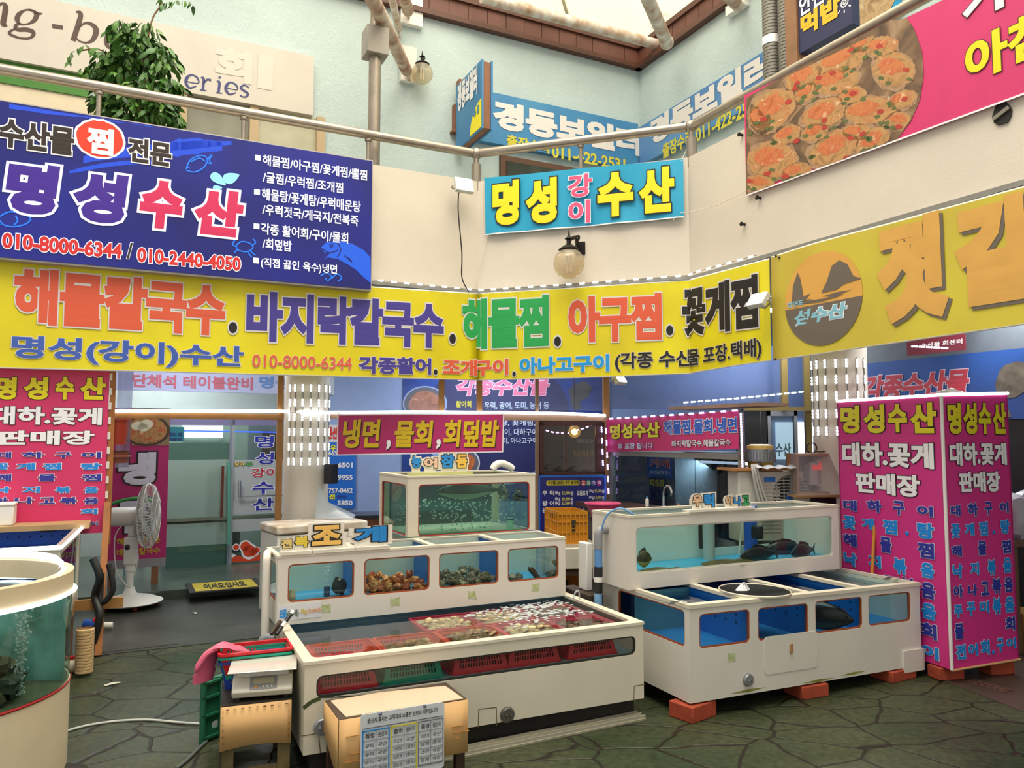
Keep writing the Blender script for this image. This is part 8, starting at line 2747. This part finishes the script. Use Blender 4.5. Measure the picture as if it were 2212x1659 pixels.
tag(mb.obj('cable_coil', black, None, Frame(cm, 0)), 'small coil of black cable on the plug box', 'cable')
tag(MB().box(0, W2 + .1, .1, .2, .001, a.z - .022).obj('support_board', mat('#cfcabc', rough=.6), None, Frame(fP.w(a.x, -.1, 0), 6)), 'pale board standing under the plug box', 'board')
tag(MB().box(0, .22, -.04, .04, 0, .17).obj('battery_box', mat('#17181a', rough=.5), None, Frame(fP.w(a.x + .12, .0, a.z - .2), 6)), 'black box under the plug box', 'box')
# ================================================================ lamps
def floodlight(label, fr, w=.2, h=.16, pitch=-25, yaw=0, back=.12):
 t = thing('floodlight', label, 'lamp', fr)
 M_ = Matrix.Rotation(R(yaw), 4, 'Z') @ Matrix.Rotation(R(pitch), 4, 'X')
 mb = MB()
 mb.box(-w / 2, w / 2, 0, .05, -h / 2, h / 2, M_)
 mb.obj('housing', mat('#d8d8d2', rough=.4), t, bevel=.008)
 MB().box(-w / 2 + .012, w / 2 - .012, -.006, -.001, -h / 2 + .012, h / 2 - .012, M_).obj('lens', mat('#f4fbff', emit=11), t)
 MB().tube([M_ @ Vector((-w / 2 - .012, .03, 0)), M_ @ Vector((-w / 2 - .012, back * .6, 0)), M_ @ Vector((0, back, .0)), M_ @ Vector((w / 2 + .012, back * .6, 0)), M_ @ Vector((w / 2 + .012, .03, 0))], .009, 6).obj('bracket', mat('#b9b9b4', rough=.4, metal=.4), t)
 return t
FLo = Frame(C1 - nM * .2, YAW - 45)
h = Frame(C1 - nL * .2, YAW).hit(1004, 398)
p1_ = Frame(C1 - nL * .2, YAW).w(*h)
floodlight('lit square floodlight on the balcony corner left of the small blue banner', Frame(p1_, 20), .2, .16, -18, 8, .14)
FRo = Frame(C2 - nR * .22, YAW - 90)
p2_ = FRo.w(*FRo.hit(1634, 645))
fl2 = floodlight('lit floodlight over the end of the long yellow banner', Frame(p2_, -30), .17, .13, -35, -30, .12)
t = MB().tube([p2_ + Vector((.05, .08, .02)), p2_ + nR * .16 + Vector((.06, .03, .03))], .012, 8).tube(smooth_path([p2_ + nR * .17 + Vector((.05, .02, .03)), p2_ + nR * .17 + Vector((.06, 0, .2)), p2_ + nR * .17 + Vector((.05, 0, .4))], 5), .006, 6)
t.obj('lamp_arm', mat('#b9b6ae', rough=.4), fl2, Frame((0, 0, 0)))
p3_ = atY(1340, 816, 7.75)
tag(MB().tube([p3_ + Vector((0, .1, .02)), p3_ + Vector((0, .12, 3.25 - p3_.z))], .012, 8).obj('hanging_rod', mat('#8a8a86', rough=.4, metal=.5), None), 'thin rod holding the floodlight above the corner post', 'rod')
floodlight('lit floodlight under the balcony above the corner post', Frame(p3_, 10), .17, .12, -35, 40, .1)
mb = MB().tube(smooth_path([p1_ + Vector((-.06, .06, 0)), p1_ + Vector((-.07, .05, -.25)), p1_ + Vector((-.03, .05, -.7)), p1_ + Vector((-.03, .08, -.95)), p1_ + Vector((.04, .08, -1.1))], 6), .007, 6)
tag(mb.obj('lamp_cable', black, None), 'black cable hanging from the corner floodlight to the light strip', 'cable')
def globe_light(label, fr, r):
 t = thing('globe_lamp', label, 'lamp', fr)
 ir = mat('#241f1c', rough=.45, metal=.5)
 MB().ball((0, 0, 0), r, n=28).obj('globe', glass('#f2ead8', gloss=.06, rough=.02, haze=.2, hazecol='#f0e2ca'), t)
 MB().tube([(-r * .12, 0, -r * .6), (-r * .12, 0, r * .5)], r * .08, 8).tube([(r * .12, 0, -r * .6), (r * .12, 0, r * .5)], r * .08, 8).obj('bulb', mat('#efe8dc', rough=.4), t)
 MB().lathe([(r * .62, r * .8), (r * .68, r * .9), (r * .4, r * 1.1), (r * .15, r * 1.25), (r * .15, r * 1.5), (r * .28, r * 1.6), (r * .1, r * 1.75), (.002, r * 2.2)], n=20).obj('cap', ir, t)
 d = .2
 MB().tube(smooth_path([(0, 0, r * 1.5), (r * .3, d * .4, r * 1.8), (r * .3, d * .8, r * 1.5), (r * .35, d, r * 1.2)], 6), r * .12, 8).tube(smooth_path([(r * .2, d * .2, r * 1.75), (r * .5, d * .5, r * 1.9), (r * .4, d * .7, r * 1.7)], 5), r * .07, 7).obj('arm', ir, t)
 MB().box(r * .1, r * .75, d, d + .02, r * .85, r * 1.7).obj('wall_plate', ir, t, bevel=.004)
 return t
FGo = Frame(C1 - nM * .22, YAW - 45)
h = FGo.hit(1229, 569)
globe_light('large round globe wall lamp under the small blue banner', Frame(FGo.w(*h), YAW - 45), FGo.hit(1262, 569).x - h.x)
FGu = Frame(UC - nL * .22, YAW)
h = FGu.hit(912, 159)
globe_light('small round globe wall lamp on the upper left wall', Frame(FGu.w(*h), YAW), FGu.hit(934, 159).x - h.x)
# strip of light modules along the foot of the parapet
def zst(px, py):
 return sz(px, py)
pts = [(806, 606), (1025, 627), (1050, 627), (1250, 614), (1486, 596), (1510, 588), (1640, 552)]
P_ = []
for x, y in pts:
 s, z = sz(x, y)
 P_.append(bent((s, -.03, z), False))
led_run('string of white light modules along the foot of the balcony parapet', P_, 31, m=led, size=.03)
pts = [(1642, 570), (1642, 600)]
# junction hole and bolts of the parapet
h = FR.hit(2166, 246)
t = thing('cable_opening', 'broken cable opening in the parapet under the crab banner', 'opening', Frame(FR.w(h.x, -.012, h.z), YAW - 90))
rg = random.Random(6)
MB().prism([(.055 * math.cos(R(30 * i)) * rg.uniform(.8, 1.2), 0, .075 * math.sin(R(30 * i)) * rg.uniform(.8, 1.2)) for i in range(12)], (0, .008, 0)).obj('hole', mat('#1a1613', rough=.7), t)
MB().bar((-.05, -.006, -.02), (.05, -.006, .02), .012, .025).obj('metal_strip', mat('#8a8478', rough=.4, metal=.5), t)
for x, y, lb in ((1604, 292, 'black bolt on the parapet beside the crab banner, the upper one'), (1643, 428, 'black bolt on the parapet just below the crab banner'), (1609, 485, 'black bolt on the parapet, lowest of three')):
 h = FR.hit(x, y)
 tag(MB().tube([(0, 0, 0), (0, -.04, 0)], .012, 8).tube([(0, -.035, 0), (0, -.045, 0)], .02, 6).obj('bolt', mat('#1e1b19', rough=.5, metal=.4), None, Frame(FR.w(h.x, 0, h.z), YAW - 90)), lb, 'bolt')
# ================================================================ potted tree on the upper floor
tp = FL.w(FL.hit(300, 250, 'y', .55).x, .55, 0)
tr = thing('potted_tree', 'bushy green potted tree behind the handrail at the upper left', 'tree', Frame(up(tp, 3.405), 0))
MB().lathe([(0, 0), (.16, 0), (.2, .36), (.22, .36), (.22, .4), (.18, .4), (.17, .36), (0, .36)], n=24).obj('pot', mat('#7a4a34', rough=.6), tr)
tk = mat('#8a6a48', rough=.7, var=.3, scale=20)
tz = lambda px, py: Vector(atY(px, py, tp.y)) - up(tp, 3.4)
br = MB()
for pts in ([(0.02, 0, .36), tz(312, 275), tz(288, 215), tz(262, 150), tz(258, 110)], [(.04, .02, .36), tz(330, 280), tz(322, 220), tz(314, 160), tz(318, 80)], [tz(318, 90), tz(330, 40), tz(352, 8)], [tz(290, 215), tz(240, 180), tz(205, 150)], [tz(315, 160), tz(350, 120), tz(372, 130)], [tz(262, 150), tz(220, 110), tz(175, 110)]):
 br.tube(smooth_path(pts, 5), [.026 if pts[0][2] < .4 else .008] * ((len(pts) - 1) * 5 + 1), 7)
br.obj('trunk', tk, tr)
lf_ = MB()
rg = random.Random(12)
def leaf(p, d, L):
 d = d.normalized()
 s = d.cross(Vector((rg.gauss(0, .6), rg.gauss(0, .6), 1))).normalized()
 n = s.cross(d)
 pts = [p, p + d * L * .3 + s * L * .2, p + d * L * .65 + s * L * .17, p + d * L - n * L * .12, p + d * L * .65 - s * L * .17, p + d * L * .3 - s * L * .2]
 lf_.mi(rg.randrange(3)).add(pts + [p + d * L * .5 + n * L * .06], [(0, 1, 6), (1, 2, 6), (2, 3, 6), (3, 4, 6), (4, 5, 6), (5, 0, 6)])
blobs = [(262, 70, 26), (318, 82, 34), (350, 130, 34), (372, 190, 22), (290, 130, 44), (240, 135, 34), (210, 165, 22), (330, 195, 46), (270, 195, 46), (225, 215, 26), (350, 245, 36), (290, 250, 46), (240, 250, 26), (380, 262, 14), (300, 105, 40), (345, 210, 40)]
for x, y, r in blobs:
 c = tz(x, y)
 rad = r / 1660 * tp.y
 for k in range(int(r * 3.0)):
  v = Vector((rg.gauss(0, 1), rg.gauss(0, 1), rg.gauss(0, 1)))
  v = v.normalized() * rad * rg.random() ** .4
  v.y *= 1.3
  leaf(c + v, Vector((v.x * .9 + rg.gauss(0, .05), v.y * .5 + rg.gauss(0, .05), -.13 + rg.gauss(0, .05))), rg.uniform(.085, .14))
for path in ([(204, 110), (186, 98), (168, 104), (150, 122), (144, 138)], [(205, 150), (190, 142), (176, 148), (166, 155)], [(352, 8), (366, 4), (386, 2), (410, 4), (420, 16)], [(352, 8), (345, 2), (340, -10)]):
 for i in range(len(path) - 1):
  for k in range(3):
   a, b = tz(*path[i]), tz(*path[i + 1])
   leaf(a.lerp(b, k / 3), Vector((rg.gauss(0, .4), rg.gauss(0, .4), -1)), rg.uniform(.07, .1))
o = lf_.obj('foliage', [mat('#3f6a26', rough=.45), mat('#2f561f', rough=.45), mat('#547c30', rough=.45)], tr, fix=False)
# ================================================================ stools, scale, baskets in front
fA_ = Frame((-1.426, 3.876, 0), 20)
SW, SD, SH = .328, .446, .382
sa = thing('wooden_stool', 'dark wooden stand wrapped in yellow card carrying the scale', 'stand', fA_)
dkw = mat('#2a241e', rough=.6, var=.4)
card = mat('#dcae72', rough=.65, var=.1, scale=3)
for x, y in ((.03, .03), (SW - .03, .03), (.03, SD - .03), (SW - .03, SD - .03)):
 MB().box(x - .03, x + .03, y - .02, y + .02, 0.001, SH - .03).obj('leg', mat('#6a5a36', rough=.7, var=.4, tint='#3a3a20'), sa)
MB().box(0, SW, 0, SD, SH - .03, SH).obj('top', dkw, sa)
MB().box(.04, SW - .04, .02, .05, .02, .06).box(.04, SW - .04, SD - .05, SD - .02, .05, .09).obj('stretcher', mat('#6a5a36', rough=.7, var=.4, tint='#3a3a20'), sa)
def sagging(parent, fr, x0, x1, zt, zb, sag, y, m, name='card_front', n=14):
 mb = MB()
 for i in range(n):
  u0, u1 = i / n, (i + 1) / n
  f = lambda u: (zb + sag * math.sin(math.pi * u) + (0), y - .008 * math.sin(math.pi * u))
  a, b = f(u0), f(u1)
  xa, xb = x0 + (x1 - x0) * u0, x0 + (x1 - x0) * u1
  mb.quad((xa, a[1], a[0]), (xb, b[1], b[0]), (xb, y - .002, zt), (xa, y - .002, zt))
 o = mb.obj(name, m, parent, fr, weld=True)
 s = o.modifiers.new('t', 'SOLIDIFY')
 s.thickness = .003
 return o
sagging(sa, fA_, -.005, SW + .003, SH - .004, .165, .02, -.004, card)
MB().box(-.006, -.001, 0, SD, .0, SH - .01).obj('side_board', mat('#3f362e', rough=.6, var=.3), sa)
stp_ = MB()
rg = random.Random(3)
for i in range(9):
 x = .02 + i * .035
 stp_.box(x, x + .014, -.0125, -.009, SH - .018 + rg.uniform(-.003, .003), SH - .016)
for i in range(6):
 z = .2 + i * .03
 for x in (.006, SW - .01):
  stp_.box(x, x + .002, -.016, -.009, z, z + .013)
stp_.obj('staple', mat('#6a4a24', rough=.5), sa)
# scale
fS_ = Frame(fA_.w(.045, .04, SH + .002), 15)
sca = thing('kitchen_scale', 'white electronic scale with a square plate and grey display', 'scale', fS_)
scw = mat('#ddd6c4', rough=.4, var=.04)
MB().prism([(0, 0, .015), (0, -.02, .05), (0, .05, .105), (0, .26, .11), (0, .26, .015)], (.29, 0, 0)).obj('body', scw, sca, bevel=.008)
for x in (.03, .26):
 for y in (.02, .22):
  MB().lathe([(.014, 0), (.014, .015), (0, .015)], c=(x, y, 0), n=12).obj('foot', black, sca)
slp = Vector((0, .07, .055)).normalized()
nsl = Vector((0, -.055, .07)).normalized()
def on_slope(x, v, l):
 return Vector((x, -.02, .05)) + slp * v + nsl * l
mb = MB()
mb.add([on_slope(x, v, l) for l in (0.0005, .003) for x, v in ((.085, .008), (.215, .008), (.215, .082), (.085, .082))], [(0, 1, 2, 3), (4, 5, 6, 7), (0, 1, 5, 4), (1, 2, 6, 5), (2, 3, 7, 6), (3, 0, 4, 7)])
mb.obj('display_panel', mat('#8f8f8a', rough=.4), sca)
MB().quad(*[on_slope(x, v, .0035) for x, v in ((.1, .04), (.2, .04), (.2, .072), (.1, .072))]).obj('display', mat('#b5ad8c', rough=.25), sca)
mb = MB()
for i, x in enumerate((.15, .17, .19)):
 mb.ball(on_slope(x, .022, .003), .006, n=8)
mb.obj('button', mat('#d8d8d4', rough=.4), sca)
MB().ball(on_slope(.115, .022, .003), .008, n=8).obj('orange_button', mat('#e08a2a', rough=.4), sca)
MB().box(.02, .27, .03, .24, .11, .132).obj('plate_support', mat('#d5d2ca', rough=.4), sca)
MB().box(-.02, .31, -.035, .27, .145, .151).obj('weighing_plate', mat('#d9d4ca', rough=.15, metal=.25), sca, bevel=.003)
MB().box(.05, .24, .06, .2, .132, .146).obj('plate_post', mat('#b9b6ae', rough=.4), sca)
# stacked baskets behind the scale
fB_ = Frame(fA_.w(.16, SD - .11, SH + .001), 20)
BL, BW = .36, .2
for i, (m, z, h, lb) in enumerate(((mat('#1c3f9c', rough=.45), 0, .14, 'blue plastic basket at the bottom of the stack behind the scale'), (gn_m, .05, .115, 'green plastic basket in the middle of the stack behind the scale'), (mat('#c81e2a', rough=.45), .075, .11, 'red plastic basket on top of the stack behind the scale'))):
 basket(lb, Frame(fB_.w(0, 0, z), 20 + i * 1.5), BL - .008 * (2 - i), BW - .006 * (2 - i), h, m)
# rubber glove over the basket edge
gw_ = Frame(fB_.w(-BL / 2 - .012, -.02, .19), 20)
gl_ = MB()
pk_g = mat('#d8607c', rough=.45, var=.15)
cu = smooth_path([(.1, .0, .0), (.04, 0, .025), (-.015, 0, .012), (-.05, -.01, -.07), (-.065, -.02, -.15)], 6)
n_ = len(cu)
ws_ = [.045 + .016 * math.sin(math.pi * i / (n_ - 1)) + (.014 if i > n_ - 6 else 0) for i in range(n_)]
vs, fs = [], []
for i, p in enumerate(cu):
 d = (cu[min(i + 1, n_ - 1)] - cu[max(i - 1, 0)]).normalized()
 f_ = min(1, max(0, (i - 6) / 10))
 s = Vector((.75 * f_, 1 - .45 * f_, 0)).normalized()
 nn = d.cross(s).normalized()
 for k in range(10):
  a = 2 * math.pi * k / 10
  vs.append(p + s * ws_[i] * math.cos(a) + nn * .012 * math.sin(a))
for i in range(n_ - 1):
 for k in range(10):
  fs.append((i * 10 + k, i * 10 + (k + 1) % 10, (i + 1) * 10 + (k + 1) % 10, (i + 1) * 10 + k))
gl_.add(vs, fs)
gl_.tube(smooth_path([(.0, -.03, .02), (-.05, -.05, .0), (-.085, -.06, -.05), (-.1, -.065, -.085)], 5), [.016] * 12 + [.014, .012, .009, .005][:4], 8)
for k, (dy, l) in enumerate(((-.03, .05), (-.01, .065), (.01, .062), (.03, .05))):
 gl_.tube(smooth_path([(.09, dy, .002), (.12, dy, -.005), (.11 + l * .8, dy * 1.1, -.03)], 4), .011, 7)
tag(gl_.obj('rubber_glove', pk_g, None, gw_), 'pink rubber glove draped over the left end of the basket stack', 'glove')
# green folding crate standing on its side
p = atZ(440, 1604, 0)
q = atZ(461, 1600, 0)
fG = Frame((p.x + .02, p.y + .02, 0), 62)
gc = thing('folding_crate', 'green folded plastic crate standing on edge beside the scale stand', 'crate', fG)
gm_ = mat('#1f6a4c', rough=.5, var=.15)
panel_y(fG, gc, 'panel', rect(-.05, .3, .001, .34), [rrect(.02, .1, .06, .1, .015), rrect(.15, .23, .06, .1, .015)], 0, .02, gm_)
mb = MB()
for z in (.02, .14, .24, .32):
 mb.box(-.05, .3, -.016, .0, z, z + .012)
for x in (-.05, .06, .18, .29):
 mb.box(x, x + .012, -.016, 0, .001, .34)
mb.obj('rib', gm_, gc)
# second stool with the origin board
fB2 = Frame((-.804, 3.67, 0), 26.18)
BW2, BD2, BH2 = .645, .291, .396
s2 = thing('wooden_stool', 'low dark wooden bench wrapped in yellow card holding the white notice board', 'bench', fB2)
dl = mat('#3a221a', rough=.5, var=.3)
for x, y in ((.03, .03), (BW2 - .03, .03), (BW2 - .14, BD2 - .03), (.03, BD2 - .03)):
 MB().box(x - .022, x + .022, y - .022, y + .022, .001, BH2 - .02).obj('leg', dl, s2)
MB().box(0, BW2, 0, BD2, BH2 - .025, BH2 - .004).obj('top', mat('#4a3a2e', rough=.6, var=.3), s2)
MB().prism([(.035, .01, BH2 - .003), (BW2 - .02, .004, BH2 - .003), (BW2 - .03, BD2 * .78, BH2 - .003), (BW2 * .45, BD2 * .95, BH2 - .003), (.02, BD2 * .9, BH2 - .003)], (0, 0, .004)).obj('card_top', mat('#cdb49a', rough=.55, var=.06), s2)
sagging(s2, fB2, 0, BW2 + .003, BH2 - .006, .135, .004, -.004, card)
mb = MB()
n = 8
for i in range(n):
 y0, y1 = BD2 * i / n, BD2 * (i + 1) / n
 f = lambda y: .13 + .12 * (y / BD2) ** 1.2
 mb.quad((-.005, y0, f(y0)), (-.005, y1, f(y1)), (-.005, y1, BH2 - .006), (-.005, y0, BH2 - .006))
o = mb.obj('card_side', card, s2, weld=True)
s_ = o.modifiers.new('t', 'SOLIDIFY')
s_.thickness = .003
mb = MB()
for x0, x1, z in ((.03, .09, .31), (.05, .1, .23), (.02, .1, .195), (.56, .62, .27), (.57, .65, .24), (.58, .6, .21)):
 mb.box(x0, x1, -.0145, -.008, z, z + .003)
mb.obj('crease', mat('#b07a3c', rough=.7), s2)
fN2 = Frame(fB2.w(0, -.02, 0), 26.18)
nb = thing('notice_board', 'white origin labelling board with blue and yellow tables screwed to the bench', 'notice', fN2)
a, b, c = fN2.hit(779, 1546), fN2.hit(958, 1514), fN2.hit(960, 1657)
nz1, nz0 = (a.z + b.z) / 2, c.z
nx0, nx1 = a.x, (b.x + c.x) / 2
me = plate(rrect(nx0, nx1, nz0, nz1, .015), [], .005)
MB().mesh(me, lambda v: (v.x, -.0 - v.z, v.y)).obj('panel', mat('#d3d6da', rough=.35), nb)
for px, py in ((821, 1541), (917, 1524)):
 h = fN2.hit(px, py)
 MB().ball((h.x, -.006, h.z), .009, .006, .009, n=10).obj('screw', mat('#8a94a8', rough=.25, metal=.8), nb)
ptext(nb, fN2, '원산지 표시는 고객과의 소중한 신뢰의 시작입니다', 793, 1551, 1562, 944, black, None, bold=.02, y=-.007)
nw = nx1 - nx0
nh = nz1 - nz0
X = lambda u: nx0 + nw * u
Z = lambda v: nz1 - nw * v
bt = {0: (mat('#1f86d0', rough=.4), .02, .335, .335), 1: (mat('#d8c92a', rough=.4), .35, .665, .33), 2: (mat('#55585c', rough=.4), .68, .985, .33)}
yt0 = .18
for k, (m, u0, u1, _) in bt.items():
 th = .012 if k < 2 else .004
 zt_, zb_ = Z(yt0), nz0 + (.0 if k < 2 else .03)
 mb = MB()
 y0, y1 = -.0065, -.003
 mb.box(X(u0), X(u1), y0, y1, zt_ - th * nw, zt_).box(X(u0), X(u0) + th * nw, y0, y1, zb_, zt_).box(X(u1) - th * nw, X(u1), y0, y1, zb_, zt_).box(X(u0), X(u1), y0, y1, zb_, zb_ + th * nw)
 mb.obj('table_border', m, nb)
 mb = MB()
 um = (u0 + u1) / 2 + .0
 mb.box(X(um) - .0006, X(um) + .0006, y0, y1, zb_, zt_)
 rows = ['품명|원산지'] + [['우럭|국산', '농어|국산', '아나고|국산', '낙지|국산', '도미|국산'], ['키조개|국산', '가리비|(일본)', '피조개|(중국)', '참조개|(중국)', '동죽|(러시아)', '백합|(중국)'], ['피조개|국산', '멍게|(중국)', '소라|국산', '멍게|국산', '해삼|국산', '전복|국산']][k]
 rh = .088
 for r_, s in enumerate(rows):
  zc = zt_ - nw * (.06 + rh * r_ + (.02 if r_ else 0))
  if zc - nw * .03 < zb_:
   break
  l, g = s.split('|')
  hh = nw * (.028 if r_ == 0 else .024)
  y_ = -.006
  lettering(nb, fN2, l, X(u0 + .03), zc - hh, X(um - .022), zc + hh, mat('#2a2a2c', rough=.5), None, bold=.018 if r_ == 0 else .008, y=y_, shear=0 if r_ == 0 else .15)
  lettering(nb, fN2, g, X(um + .02), zc - hh, X(u1 - .03), zc + hh, mat('#2a2a2c', rough=.5), None, bold=.018 if r_ == 0 else .008, y=y_, shear=0 if r_ == 0 else .15)
  mb.box(X(u0), X(u1), y0, y1, zc - nw * .05, zc - nw * .05 + .001)
 mb.obj('table_line', mat('#8a8f96', rough=.5), nb)
MB().box(X(.02), X(.98), -.0065, -.003, Z(.158), Z(.154)).obj('heading_line', mat('#33363a', rough=.5), nb)
# pens in the corner of the clam tank
fp0 = fFT.w(.0, DF * .86, HF)
pa, pb2 = atY(600, 1366, 4.5), atY(632, 1322, 4.6)
t = thing('squeegee', 'black and white handle leaning at the left corner of the clam tank', 'tool', Frame(pa, 0))
v = pb2 - pa
for f0, f1, m in ((-.1, .28, '#17181a'), (.28, .5, '#e6e4de'), (.5, .9, '#17181a'), (.9, 1.05, '#e6e4de')):
 MB().tube([v * f0, v * f1], .012, 10).obj('grip', mat(m, rough=.4), t)
MB().bar(v * -.1 + Vector((-.03, 0, 0)), v * .55 + Vector((-.03, 0, 0)), .018, .02).obj('blade', mat('#4a3a30', rough=.6), t)
h = fFT.w(-.03, DF * .85, .38)
tag(MB().tube(smooth_path([h, h + Vector((-.05, 0, .0)), h + Vector((-.075, 0, -.03)), h + Vector((-.08, 0, -.14))], 5), .026, 12).obj('grey_elbow', mat('#8d8d90', rough=.4), None), 'grey elbow pipe at the back left of the clam tank', 'pipe')
# ================================================================ floor details
def lay_cable(label, pts, r, m):
 q = [atZ(x, y, 0) + Vector((0, 0, r + .001)) for x, y in pts]
 return tag(MB().tube(smooth_path(q, 8), r, 7).obj('floor_cable', m, None), label, 'cable')
lay_cable('white cable running over the stone floor from the round tank to the green crate', [(121, 1590), (180, 1572), (250, 1561), (320, 1558), (380, 1563), (438, 1567)], .007, mat('#b9bab4', rough=.5))
lay_cable('grey cable on the floor left of the scale stand', [(380, 1665), (405, 1645), (430, 1620), (446, 1605)], .009, mat('#5a605c', rough=.5))
p, q = atZ(212, 1412, 0), atZ(384, 1392, 0)
dd = q - p
fg = Frame((p.x, p.y, .0065), math.degrees(math.atan2(dd.y, dd.x)))
tag(MB().box(0, dd.length, -.02, .02, 0, .003).obj('metal_strip', mat('#4a4a46', rough=.4, metal=.5, var=.3), None, fg), 'thin metal strip along the edge of the stone paving', 'strip')
p, q = atZ(2078, 1470, .006), atZ(2170, 1496, .006)
dd = q - p
fg = Frame((p.x, p.y, .006), math.degrees(math.atan2(dd.y, dd.x)))
gt = thing('drain_grate', 'reddish brown drain grate in the floor beside the pink kiosk', 'drain', fg)
MB().box(0, dd.length, -.0, .1, 0, .004).obj('frame', mat('#6a4a40', rough=.5, metal=.3), gt)
mb = MB()
for i in range(7):
 for j in (0, 1):
  mb.box(dd.length * (i + .25) / 7, dd.length * (i + .7) / 7, .02 + j * .04, .035 + j * .04, .004, .0055)
mb.obj('slot', mat('#1c1512', rough=.7), gt)
for x, y, l, an, lb in ((243, 1478, .1, 40, 'white scrap of plastic on the stone floor'), (420, 1325, .07, -40, 'torn pale scrap on the dark floor')):
 p = atZ(x, y, .007)
 mb = MB()
 mb.add([(-l / 2, -.012, 0), (0, -.02, .006), (l / 2, -.008, .002), (l / 2, .012, .004), (0, .012, .01), (-l / 2, .016, .001)], [(0, 1, 4, 5), (1, 2, 3, 4)])
 tag(mb.obj('litter', mat('#b9b5a4', rough=.6), None, Frame((p.x, p.y, .008), an)), lb, 'litter')
# things at the far right edge
p = atZ(2192, 1330, 0)
fE = Frame((0, 6.15, 0), 0)
a, b = fE.hit(2186, 1320), fE.hit(2212, 1170)
t = thing('side_table', 'wooden table with boxes at the right edge behind the kiosk', 'table', Frame((a.x, 6.15, 0), 0))
MB().box(0, .6, 0, .3, b.z - .04, b.z).obj('tabletop', mat('#6a5038', rough=.5, var=.2), t)
for x in (.02, .5):
 MB().box(x, x + .06, .02, .08, 0.001, b.z - .04).obj('leg', mat('#6a5038', rough=.5, var=.2), t)
tag(MB().box(.1, .45, .02, .28, 0, .3).obj('cardboard_box', mat('#a5793f', rough=.7, var=.15), None, Frame((a.x, 6.15, .007), 0)), 'cardboard box under the table at the right edge', 'box')
mb = lump_mesh(301, .14, .12, .2, .25)
tag(mb.obj('plastic_bag', glass('#dfe4ea', gloss=.08, rough=.2, haze=.6, hazecol='#c8ccd4'), None, Frame((fE.hit(2206, 1130).x + .06, 6.3, b.z + .19), 0)), 'white plastic bag of things on the table at the right edge', 'bag')
tag(MB().box(0, 2.5, 0, .03, 0, 1.95).obj('wall_panel', mat('#14181c', rough=.35), None, Frame(FWR.w(FWR.hit(2165, 950, 'y', -.05).x, -.05, .001), YAW - 90)), 'dark panel under the blue poster at the right edge', 'panel')
# lamps that light the shop rooms
def point(name, loc, e, r=.1, col=(1, .97, .92)):
 l = bpy.data.lights.new(name, 'POINT')
 l.energy, l.shadow_soft_size, l.color = e, r, col
 o = bpy.data.objects.new(name, l)
 COL.objects.link(o)
 o.location = loc
def tube_lamp(label, fr, L):
 """ceiling tube: a real fitting with its own light"""
 t = thing('ceiling_light', label, 'lamp', fr)
 MB().box(-L / 2, L / 2, -.05, .05, -.05, 0).obj('fitting', mat('#dcdcda', rough=.5), t)
 MB().tube([(-L / 2 + .04, 0, -.075), (L / 2 - .04, 0, -.075)], .018, 10).obj('tube', mat('#f4f8ff', emit=16), t)
ob = bpy.data.objects.get('ceiling_light')
if ob:
 bpy.data.objects.remove(ob)
tube_lamp('ceiling tube light inside the dining room behind the glass doors', Frame(FS.w(-2.6, 1.0, 3.2), YAW), 1.4)
area('dining_room_light', FS.w(-2.8, 1.0, 3.0), FS.w(-2.8, 1.0, 0), 1.2, .3, 60, (1, .98, .94))
tube_lamp('ceiling tube light before the glass doors under the balcony', Frame(FS.w(-2.6, -1.2, 3.235), YAW), 1.2)
area('passage_light', FS.w(-2.6, -1.2, 3.1), FS.w(-2.6, -1.2, 0), 1.2, .3, 45, (.96, .98, 1))
tube_lamp('ceiling tube light over the back posters', Frame((-.4, 9.5, 3.235), 0), 1.2)
area('poster_light', (-.4, 9.5, 3.1), (-.4, 9.6, 0), 1.2, .3, 60, (.92, .96, 1))
tube_lamp('ceiling tube light behind the kitchen booth', Frame((2.9, 8.8, 3.235), 0), 1.2)
area('booth_light', (2.9, 8.8, 3.1), (2.9, 8.8, 0), 1.2, .3, 60, (.92, .97, 1))
tube_lamp('ceiling tube light under the balcony right of the kiosk', Frame((4.3, 6.6, 3.235), -60), 1.2)
area('right_passage_light', (4.3, 6.6, 3.1), (4.3, 6.6, 0), 1.2, .3, 50, (1, .98, .95))
